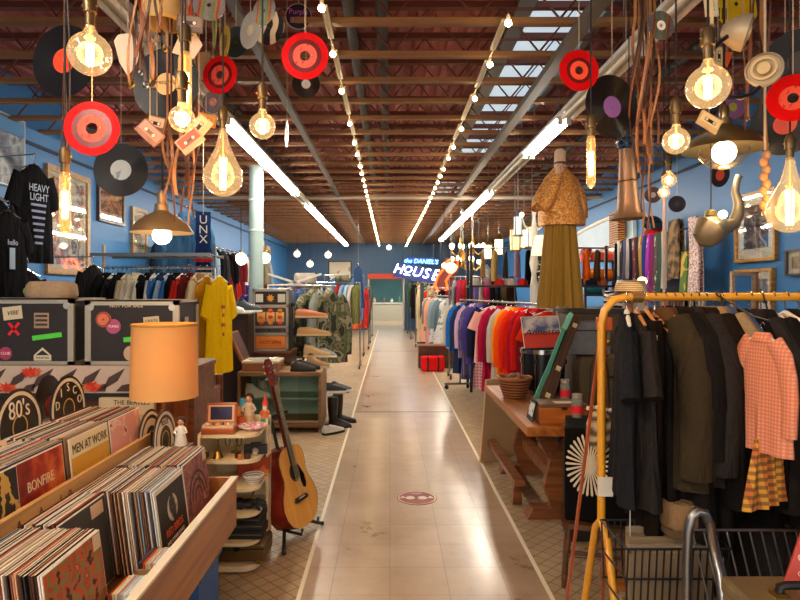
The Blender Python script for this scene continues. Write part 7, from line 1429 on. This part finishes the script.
m, N, L, pb = new_mat('gold_sequins'); tc = N.new('ShaderNodeTexCoord'); vo = N.new('ShaderNodeTexVoronoi'); vo.inputs['Scale'].default_value = 130; L.new(tc.outputs['Object'], vo.inputs['Vector'])
cr = N.new('ShaderNodeValToRGB'); e = cr.color_ramp.elements; e[0].color = lin('#b8600c'); e[1].color = lin('#ffe9b0'); e.new(.55).color = lin('#f0a028'); sp = N.new('ShaderNodeSeparateColor'); L.new(vo.outputs['Color'], sp.inputs[0]); L.new(sp.outputs[0], cr.inputs[0]); L.new(cr.outputs[0], pb.inputs['Base Color'])  # palest sequin colour is painted in for the white sparkle
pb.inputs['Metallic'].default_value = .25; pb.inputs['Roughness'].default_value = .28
nm = N.new('ShaderNodeVectorMath'); nm.operation = 'SUBTRACT'; nm.inputs[1].default_value = (.5, .5, .5); L.new(vo.outputs['Color'], nm.inputs[0]); sc2 = N.new('ShaderNodeVectorMath'); sc2.operation = 'SCALE'; sc2.inputs['Scale'].default_value = .7; L.new(nm.outputs[0], sc2.inputs[0])
ge = N.new('ShaderNodeNewGeometry'); ad = N.new('ShaderNodeVectorMath'); L.new(ge.outputs['Normal'], ad.inputs[0]); L.new(sc2.outputs[0], ad.inputs[1]); no = N.new('ShaderNodeVectorMath'); no.operation = 'NORMALIZE'; L.new(ad.outputs[0], no.inputs[0]); L.new(no.outputs[0], pb.inputs['Normal']); SEQ = m
b = MB(); rs = []
for z, a, bb, dx in ((.70, .195, .155, .02), (.76, .20, .155, .02), (.84, .192, .15, .012), (.94, .182, .135, .005), (1.03, .168, .118, 0), (1.10, .135, .095, 0), (1.15, .09, .072, 0), (1.19, .055, .055, 0)):
    rs.append([(dx + a * math.cos(q) * (1 + .03 * math.sin(7 * q + 9 * z)), bb * math.sin(q) * (1 + .03 * math.cos(6 * q)), z + (.03 * math.cos(q) if z < .7 else 0)) for q in [2 * PI * k / 40 for k in range(40)]])
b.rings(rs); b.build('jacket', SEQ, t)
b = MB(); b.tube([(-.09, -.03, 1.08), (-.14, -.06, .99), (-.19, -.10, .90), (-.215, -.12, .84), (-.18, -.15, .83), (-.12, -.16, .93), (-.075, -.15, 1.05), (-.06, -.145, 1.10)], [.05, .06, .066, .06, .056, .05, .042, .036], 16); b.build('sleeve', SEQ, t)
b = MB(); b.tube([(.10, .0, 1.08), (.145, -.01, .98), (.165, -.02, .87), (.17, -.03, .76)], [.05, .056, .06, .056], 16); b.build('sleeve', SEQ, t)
HM = mat('#dcb896', .6); b = MB(); b.tube([(-.06, -.14, 1.10), (-.05, -.135, 1.14), (-.052, -.13, 1.175)], [.022, .026, .024], 10); h_ = b.build('hand', HM, t)
for k in range(4): b = MB(); x = -.075 + .014 * k; b.tube([(x, -.135, 1.17), (x + .008, -.14, 1.195), (x + .024, -.125, 1.20 - .004 * k), (x + .032, -.105, 1.19)], [.0085, .008, .007, .006], 8); b.build('finger', HM, h_)
b = MB(); b.tube([(-.03, -.14, 1.13), (-.02, -.15, 1.155), (-.022, -.145, 1.175)], [.009, .008, .006], 8); b.build('thumb', HM, h_)
# ================================================================== right wall
framed('large framed monochrome figure picture with gilt frame on the right wall', wy(779, 1), wy(738, 1), 1.86, 2.62, 1, wood('#c08a3a', '#8a5c20', .35), ramp_mat('mono_art', 'noise', [(.4, '#3a3236'), (.5, '#a89a98'), (.58, '#5a5054'), (.68, '#c9bdb6')], 3, .5, 'CONSTANT', detail=2), .035, .11)
framed('second gilt-framed picture leaning below the monochrome one', wy(776, 1) , wy(738, 1), 1.30, 1.78, 1, wood('#c08a3a', '#8a5c20', .35), ramp_mat('mono_art2', 'noise', [(.4, '#2e3440'), (.55, '#8a929a')], 4, .5, 'LINEAR'), .03, .08)
framed('small dark framed picture at the right edge of the wall', wy(806, 1), wy(789, 1), 1.69, 1.95, 1, mat('#2a2220', .4), ramp_mat('beige_art', 'noise', [(.4, '#c9bba0'), (.6, '#8a7c66')], 5, .5, 'LINEAR'), .02, .05)
t = thing('framed_mirror', 'pale wood framed mirror standing in front of the gilt-framed picture', 'mirror', (P(743, 0, 5.6).x, 5.6, 1.30), (0, 0, .35)); b = MB()
for s in (-1, 1): b.span((s * .15, -.012, 0), (s * .115, .012, .42))
b.span((-.115, -.012, 0), (.115, .012, .035)); b.span((-.115, -.012, .385), (.115, .012, .42)); b.build('frame', wood('#d8b48a', '#b08050', .5), t, False); b = MB(); b.span((-.115, -.002, .035), (.115, .006, .385)); b.build('mirror_glass', mat('#c4d2dc', .05, .95), t, False)
b = MB(); b.span((.155, .0, 0), (.20, .02, .42)); tag(b.build('moulding_offcut', wood('#b8702c', '#8a4c1a', .5, 6, 'z'), None, False, t.location, t.rotation_euler), 'orange-brown wooden moulding upright beside the pale mirror', 'moulding')
t = thing('wall_shelf', 'narrow dark shelf along the right wall carrying frames and books', 'shelf', (0, 0, 0)); b = MB(); b.span((3.0, 5.0, 1.27), (XW, 9.0, 1.30)); b.build('shelf', mat('#3a2a1e', .5), t, False)
for y in (5.4, 7, 8.6): b = MB(); b.prism([(XW, 1.0), (XW, 1.27), (3.2, 1.27)], y - .015, y + .015, 'xz'); b.build('bracket', BLACKM, t, False)
for k, (px, w_, h_, c, n_) in enumerate(((676, .16, .2, '#7a3a2e', 'maroon'), (684, .1, .21, '#c8b08a', 'tan'), (690, .14, .22, '#e4dcc8', 'cream'), (699, .14, .22, '#e9e4d6', 'white'))):
    p = P(px, 0, 6.3); b = MB(); b.span((-w_ / 2, 0, 0), (w_ / 2, .2, h_)); b.k = 1; b.span((-w_ / 2 + .01, -.002, .01), (w_ / 2 - .01, 0, h_ - .01)); tag(b.build('book', [mat(c, .6), ramp_mat('spine_' + c, 'wave_x', [(.3, c), (.7, '#8a7c66')], 9, .6, 'CONSTANT')], None, False, (p.x, 6.3, 1.301)), f'{n_} book upright on the right wall shelf behind the yellow rack', 'book')
# vanity bulb bar
t = thing('vanity_light', 'vanity light bar with a row of round bulbs on the right wall', 'wall light', (XW - .005, 0, 0)); b = MB(); b.span((-.06, 8.7, 2.22), (0, 10.6, 2.36)); b.build('bar', mat('#d8cfae', .25, .6), t, False)
for k in range(7): y = 8.85 + .27 * k; b = MB(); b.ball((-.12, y, 2.29), .055, 12, 8); b.build('bulb', emit('#ffe2a0', 10.), t); 
# arch-shaped white sign
t = thing('arched_sign', 'pale white panel with arched top on the right wall behind the mannequin', 'sign', (XW - .01, 0, 0)); pr = [(9.7, 2.30), (13.2, 2.30), (13.4, 2.45), (13.1, 2.62), (12.4, 2.74), (11.2, 2.82), (9.7, 2.86)]
b = MB(); b.prism(pr, -.06, 0, 'yz'); b.build('panel', mat('#9fb4c6', .5, 0, 0, 2, .1), t, False); b = MB(); b.tube([(-.07, y, z) for y, z in pr[2:]], .035, 8); b.build('rim', mat('#f2ecdf', .4), t); b = MB(); b.span((-.08, 9.6, 2.22), (0, 13.3, 2.30)); b.build('ledge', BROWNWOOD, t, False)
b = MB(); b.span((3.78, 9.95, 2.30), (3.9, 10.35, 2.86)); tag(b.build('striped_box', ramp_mat('tiger', 'wave_z', [(.4, '#2a1a10'), (.55, '#b8742a')], 8, .6, 'CONSTANT', dist=5.), None, False), 'tiger-striped box standing on the ledge of the arched sign', 'box')
t = thing('wall_ledge', 'thin wooden ledge under the tiger-striped box', 'ledge', (0, 0, 0)); b = MB(); b.span((3.72, 9.75, 2.27), (XW, 10.5, 2.299)); b.build('board', BROWNWOOD, t, False)
# scarves, ties and hats hung on a wall rail
t = thing('clothes_rail', 'chrome rail of ties and scarves along the right wall', 'clothes rail', (0, 0, 0)); b = MB(); b.cyl((3.62, 6.9, 2.30), (3.62, 9.6, 2.30), .013, n=8); b.build('rail', CHROME, t)
for y in (7.0, 8.3, 9.5): b = MB(); b.cyl((3.62, y, 2.30), (XW, y, 2.30), .01, n=8); b.build('bracket', CHROME, t)
ties = [('#cfcabc', 'ivory', .55), ('#2a2a32', 'black', .7), ('#6a5a7a', 'mauve', .85), ('#b9b2b0', 'silver', .6), ('#1f1f2a', 'midnight', .9), ('#7a2a3a', 'wine', .8), ('#3a2a2a', 'chocolate', .95), ('#c49a3a', 'gold', .7), ('#24408a', 'royal blue', .9), ('#b02ab8', 'magenta', .95), ('#8a2a6a', 'plum', .9), ('#5a4a44', 'taupe', .8), ('#3a5a4a', 'bottle green', .85), ('#d0c4b0', 'oyster', .75)]
def tie(label, x, y, z, L_, w_, m, name='scarf'):
    t = thing(name, label, name, (x, y, z)); b = MB(); rs = []
    for k in range(9):
        u = k / 8; rs.append([(e * .012 - .016 + .008 * math.sin(5 * u + y * 7), w_ / 2 * (1 + .25 * u) * s + .01 * math.sin(4 * u + y * 3), -L_ * u + .02) for s, e in ((-1, -1), (1, -1), (1, 1), (-1, 1))])
    b.rings(rs); b.build('front_length', m, t); b = MB(); b.rings([[(.028 - p_[0] * .6, p_[1] * .9, p_[2] * .85) for p_ in r] for r in rs]); b.build('back_length', m, t)
    b = MB(); b.tube([(-.016, 0, .005), (0, 0, .024), (.03, 0, .005)], .012, 6); b.build('fold', m, t); return t
for k, (c, n_, L_) in enumerate(ties): tie(f'{n_} scarf hanging on the right wall rail, {ORD[k]} from the far end', 3.62, 9.45 - .12 * k, 2.30, L_, .10, ramp_mat('scarf_' + c, 'noise', [(.4, c), (.6, c), (.66, '#d8d0c4')], 14, .9, 'CONSTANT') if k % 2 else fabric(c))
tie('thick brown knotted shawl hanging on the right wall rail', 3.62, 7.62, 2.42, .75, .26, ramp_mat('shawl', 'noise', [(.4, '#4a3626'), (.6, '#9a7a52')], 9, .9, 'LINEAR'))
tie('red and white speckled scarf nearest on the right wall rail', 3.62, 7.12, 2.40, 1.05, .20, ramp_mat('speck_scarf', 'voronoi', [(0, '#e6d8d0'), (.3, '#8a3a3a'), (.5, '#e0cfc8')], 40, .9))
tie('green and yellow scarf hanging low beside the speckled scarf', 3.62, 7.35, 2.0, .6, .14, ramp_mat('green_scarf', 'noise', [(.4, '#5a7a3a'), (.55, '#d8b04a')], 8, .9, 'CONSTANT'))
b = MB(); b.cyl((0, 0, .0), (0, 0, .31), .006, n=6); b.build('hook', STEEL, [o for o in COL.objects if o.get('label', '').startswith('green and yellow scarf')][0])
for px, py, c, lb, r_ in ((655, 234, '#d8261e', 'red cap hung on the right wall above the scarves', .15), (652, 223, '#2a2c34', 'black shiny helmet hung above the red cap', .14)):
    p = P(px, py, 8.5); t = thing('cap' if r_ > .145 else 'helmet', lb, 'hat', p); b = MB(); b.ball((0, 0, 0), r_, 18, 10, (1, .8, .75)); b.build('crown', fabric(c) if r_ > .145 else mat(c, .2), t); b = MB(); b.prism([(-.1, -.02), (.1, -.02), (.08, -.10), (-.08, -.10)], -.16, -.08, 'xz'); b.build('peak', mat(c, .5), t, False); b = MB(); b.cyl((0, .05, 0), (XW - p.x, .2, .02), .008, n=6); b.build('wall_peg', STEEL, t)
t = thing('floor_pole', 'slender pale pink pole standing behind the yellow rack', 'pole', (P(664, 0, 4.4).x, 4.4, 0)); b = MB(); b.cyl((0, 0, .02), (0, 0, 2.3), .010, n=12); b.build('pole', mat('#c9b4ae', .4), t); b = MB(); b.lathe([(.16, 0), (.16, .02), (.03, .03)], (0, 0, 0), 24); b.build('base', STEEL, t)
t = thing('hat', 'straw hat with wide brim behind the bend of the yellow rack', 'hat', (P(629, 288, 3.2).x, 3.2, 1.50)); b = MB(); b.lathe([(.13, .0), (.135, .008), (.075, .02), (.07, .07), (.05, .09), (.004, .095)], (0, 0, 0), 26); b.build('straw', ramp_mat('straw', 'wave_z', [(.3, '#b89a6a'), (.7, '#e6d2a4')], 30, .8), t); b = MB(); b.lathe([(.0765, .02), (.074, .045)], (0, 0, 0), 26); b.build('ribbon', DARKWOOD, t)
t = thing('hat_stand', 'slim wooden hat stand under the straw hat', 'stand', (P(629, 288, 3.2).x, 3.2, 0)); b = MB(); b.cyl((0, 0, 0), (0, 0, 1.5), .02, n=12); b.lathe([(.15, 0), (.15, .02), (.03, .04)], (0, 0, 0), 22); b.build('post', OAK, t); b = MB(); b.ball((0, 0, 1.52), .06, 16, 8, (1, 1, .7)); b.build('head_block', OAK, t)
folded('canvas_bag', 'pale canvas bag behind the bend of the yellow rack', (P(631, 290, 5.6).x, 5.6, 1.301), (.3, .16, .34), fabric('#cdbfa4'), .2, 'bag'); b = MB(); b.span((P(631, 0, 5.6).x - .4, 5.4, 1.27), (P(631, 0, 5.6).x + .5, 5.8, 1.3)); 
t = thing('side_table', 'dark side table under the canvas bag', 'table', (P(631, 0, 5.6).x, 5.6, 0)); b = MB(); b.span((-.35, -.2, 1.26), (.45, .2, 1.30)); b.build('tabletop', DARKWOOD, t, False)
for x in (-.3, .4):
    for y in (-.16, .16): b = MB(); b.span((x - .02, y - .02, 0), (x + .02, y + .02, 1.26)); b.build('leg', DARKWOOD, t, False)
folded('patterned_pouch', 'black and white patterned pouch beside the canvas bag', (P(620, 290, 5.6).x - .08, 5.56, 1.301), (.16, .12, .24), ZEBRA, .1, 'pouch')
t = thing('table_lamp', 'small brass lamp with gold cap behind the straw hat', 'lamp', (P(643, 290, 5.7).x, 5.72, 1.301)); b = MB(); b.lathe([(.05, 0), (.05, .02), (.03, .03), (.025, .22), (.06, .24), (.06, .27), (.025, .28), (.03, .36), (.004, .38)], (0, 0, 0), 18); b.build('body', BRASS, t); b = MB(); b.ball((0, 0, .33), .045); b.build('bulb', emit('#ffd890', 4.), t)
# ================================================================== old lamps and chandeliers at the back right
def lantern(label, px, py, y, w_, h_, glow='#ffe4b4', st=3., metal=BRASS):
    p = P(px, py, y); t = hung('hanging_lantern', label, 'lantern', p); b = MB()
    for k in range(4): a = PI / 4 + PI / 2 * k; b.bar((w_ * .62 * math.cos(a), w_ * .62 * math.sin(a), -h_ / 2), (w_ * .66 * math.cos(a), w_ * .66 * math.sin(a), h_ / 2), .012, .012)
    b.lathe([(w_ * .7, -h_ / 2 - .02), (w_ * .7, -h_ / 2), (w_ * .5, -h_ / 2)], (0, 0, 0), 8); b.lathe([(w_ * .8, h_ / 2), (w_ * .5, h_ / 2 + h_ * .2), (.015, h_ / 2 + h_ * .4)], (0, 0, 0), 8); b.build('frame', metal, t, False)
    b = MB(); b.lathe([(w_ * .55, -h_ / 2), (w_ * .55, h_ / 2)], (0, 0, 0), 16); b.build('glass_shade', emit(glow, st), t); cord_to_ceiling(t, p, STEEL, .006, h_ * .85, name='chain'); return t
lantern('hanging lantern with white glass near the mannequin, upper one', 518, 226, 8.0, .10, .24, '#cfe0dc', .5, STEEL)
lantern('hanging lantern with cream glowing shade below the upper lantern', 515, 240, 8.4, .12, .28, '#ffdca0', .9)
lantern('hanging lantern with white glowing shade beside the cream one', 524, 239, 8.9, .13, .26, '#fff0d0', 1.0)
lantern('hanging white-shaded lamp nearest the white column lamp', 532, 237, 8.2, .14, .26, '#fff2d8', 1.0)
lantern('brass hanging lantern at the end wall, left of a pair', 488, 252, 15, .16, .32, '#ffe6b8', 4.)
lantern('brass hanging lantern at the end wall, right of a pair', 499, 247, 15, .18, .36, '#ffe6b8', 4.)
def chandelier(label, px, py, y, r, n_, h_=.3, st=10.):
    p = P(px, py, y); t = hung('chandelier', label, 'chandelier', p); b = MB(); b.lathe([(.02, -.12), (.05, -.05), (.03, .05), (.05, .12), (.015, .3)], (0, 0, 0), 14); b.build('stem', BRASS, t)
    for k in range(n_):
        a = 2 * PI * k / n_ + .3; c, s = math.cos(a), math.sin(a); b = MB(); b.tube([(.03 * c, .03 * s, -.03), (r * .5 * c, r * .5 * s, -.10), (r * c, r * s, -.02), (r * c, r * s, .04)], .01, 6); ar = b.build('arm', BRASS, t)
        b = MB(); b.ball((r * c, r * s, .09), .038, 10, 7, (.8, .8, 1.3)); b.build('bulb', emit('#ffe2b0', st), ar)
    cord_to_ceiling(t, p, STEEL, .008, .28, name='chain'); return t
chandelier('six-armed brass chandelier, left of the cluster beside the orange neon', 461, 251, 12.2, .22, 6); chandelier('six-armed brass chandelier, right of the cluster near the orange neon', 473, 250, 12.8, .26, 6)
chandelier('lower brass chandelier with warm bulbs beside the neon loop', 463, 263, 12.6, .22, 5); chandelier('lower chandelier at the right end of the cluster', 472, 266, 13.4, .2, 5)
p = P(451, 268, 13.0); t = hung('globe_lamp', 'clear faceted glass ball lamp beside the orange neon loop', 'lamp', p); b = MB(); b.ball((0, 0, 0), .13, 10, 6); b.build('glass_ball', emit('#d6d0c4', .6), t, False); cord_to_ceiling(t, p, STEEL, .006, .12, name='chain')
globe_pendant('small round bulb among the chandeliers, left one', 444, 265.5, 12.5, .05, '#ffe2b0', 12., 'hanging_bulb'); globe_pendant('small round bulb to the right of the chandeliers', 479, 246.5, 13.0, .05, '#ffe2b0', 12., 'hanging_bulb'); globe_pendant('small round bulb under the right string of lights', 452, 246, 18.0, .08, '#ffe2b0', 9., 'hanging_bulb')
t = thing('floor_lamp', 'ornate white column lamp beside the mannequin', 'floor lamp', (P(534, 0, 7.8).x, 7.8, 0)); b = MB(); b.lathe([(.17, 0), (.17, .04), (.06, .08), (.03, .3), (.045, .8), (.03, 1.3), (.05, 1.6), (.03, 1.75), (.06, 1.9), (.03, 2.1), (.045, 2.3), (.02, 2.5), (.03, 2.6), (.004, 2.75)], (0, 0, 0), 18); b.build('column', mat('#ddd6c6', .5), t)
for s in (-1, 1): b = MB(); b.tube([(0, 0, 2.3), (s * .12, 0, 2.38), (s * .16, 0, 2.5)], .014, 6); a_ = b.build('arm', mat('#ddd6c6', .5), t); b = MB(); b.ball((s * .16, 0, 2.53), .03); b.build('bulb', emit('#fff0d8', 6.), a_)
t = thing('table_lamp', 'lamp with cream drum shade half behind the mustard skirt', 'lamp', (P(545, 0, 7.4).x, 7.4, 1.62)); b = MB(); b.lathe([(.08, 0), (.03, .06), (.06, .18), (.02, .3), (.015, .38)], (0, 0, 0), 18); b.build('base', mat('#d8c8a8', .4), t); b = MB(); b.lathe([(.17, .36), (.12, .6)], (0, 0, 0), 24, cap=False); b.build('shade', emit('#f4d9a4', .7), t)
t = thing('pedestal', 'tall plain plinth under the cream-shaded lamp', 'pedestal', (P(545, 0, 7.4).x, 7.75, 0)); t.location.y = 7.9; b = MB(); b.span((-.15, -.65, 0), (.15, -.35, 1.619)); b.build('body', mat('#b9b2a4', .6), t, False)
# oval frames and plaster ornament on the end wall
for px, py, c, lb in ((475, 280, '#b59a6a', 'oval gilt frame with pale picture on the end wall'), (484, 277, '#caa05a', 'oval gilt frame with dark picture on the end wall')):
    p = P(px, py, YB); t = thing('oval_frame', lb, 'picture', (p.x, YB - .005, p.z)); b = MB(); b.rings([[(a_ * math.cos(q), d_, 1.35 * a_ * math.sin(q)) for q in [2 * PI * k / 28 for k in range(28)]] for a_, d_ in ((.15, 0), (.15, -.04), (.11, -.05), (.10, -.02))], False); b.build('frame', mat(c, .4, .5), t); b = MB(); b.rings([[(a_ * math.cos(q), -.02, 1.35 * a_ * math.sin(q)) for q in [2 * PI * k / 28 for k in range(28)]] for a_ in (.105, .002)]); b.build('picture', mat('#cfc0a0' if px == 475 else '#1e1c24', .5), t)
p = P(491, 276, YB - .3); t = thing('plaster_ornament', 'white plaster wall ornament on the end wall', 'ornament', (3.72, YB - .24, p.z)); b = MB(); b.lathe([(.01, -.45), (.06, -.36), (.04, -.25), (.14, -.1), (.06, -.02), (.2, .14), (.22, .24), (.1, .34), (.02, .45)], (0, 0, 0), 18); b.build('body', mat('#e0dcd2', .6), t)
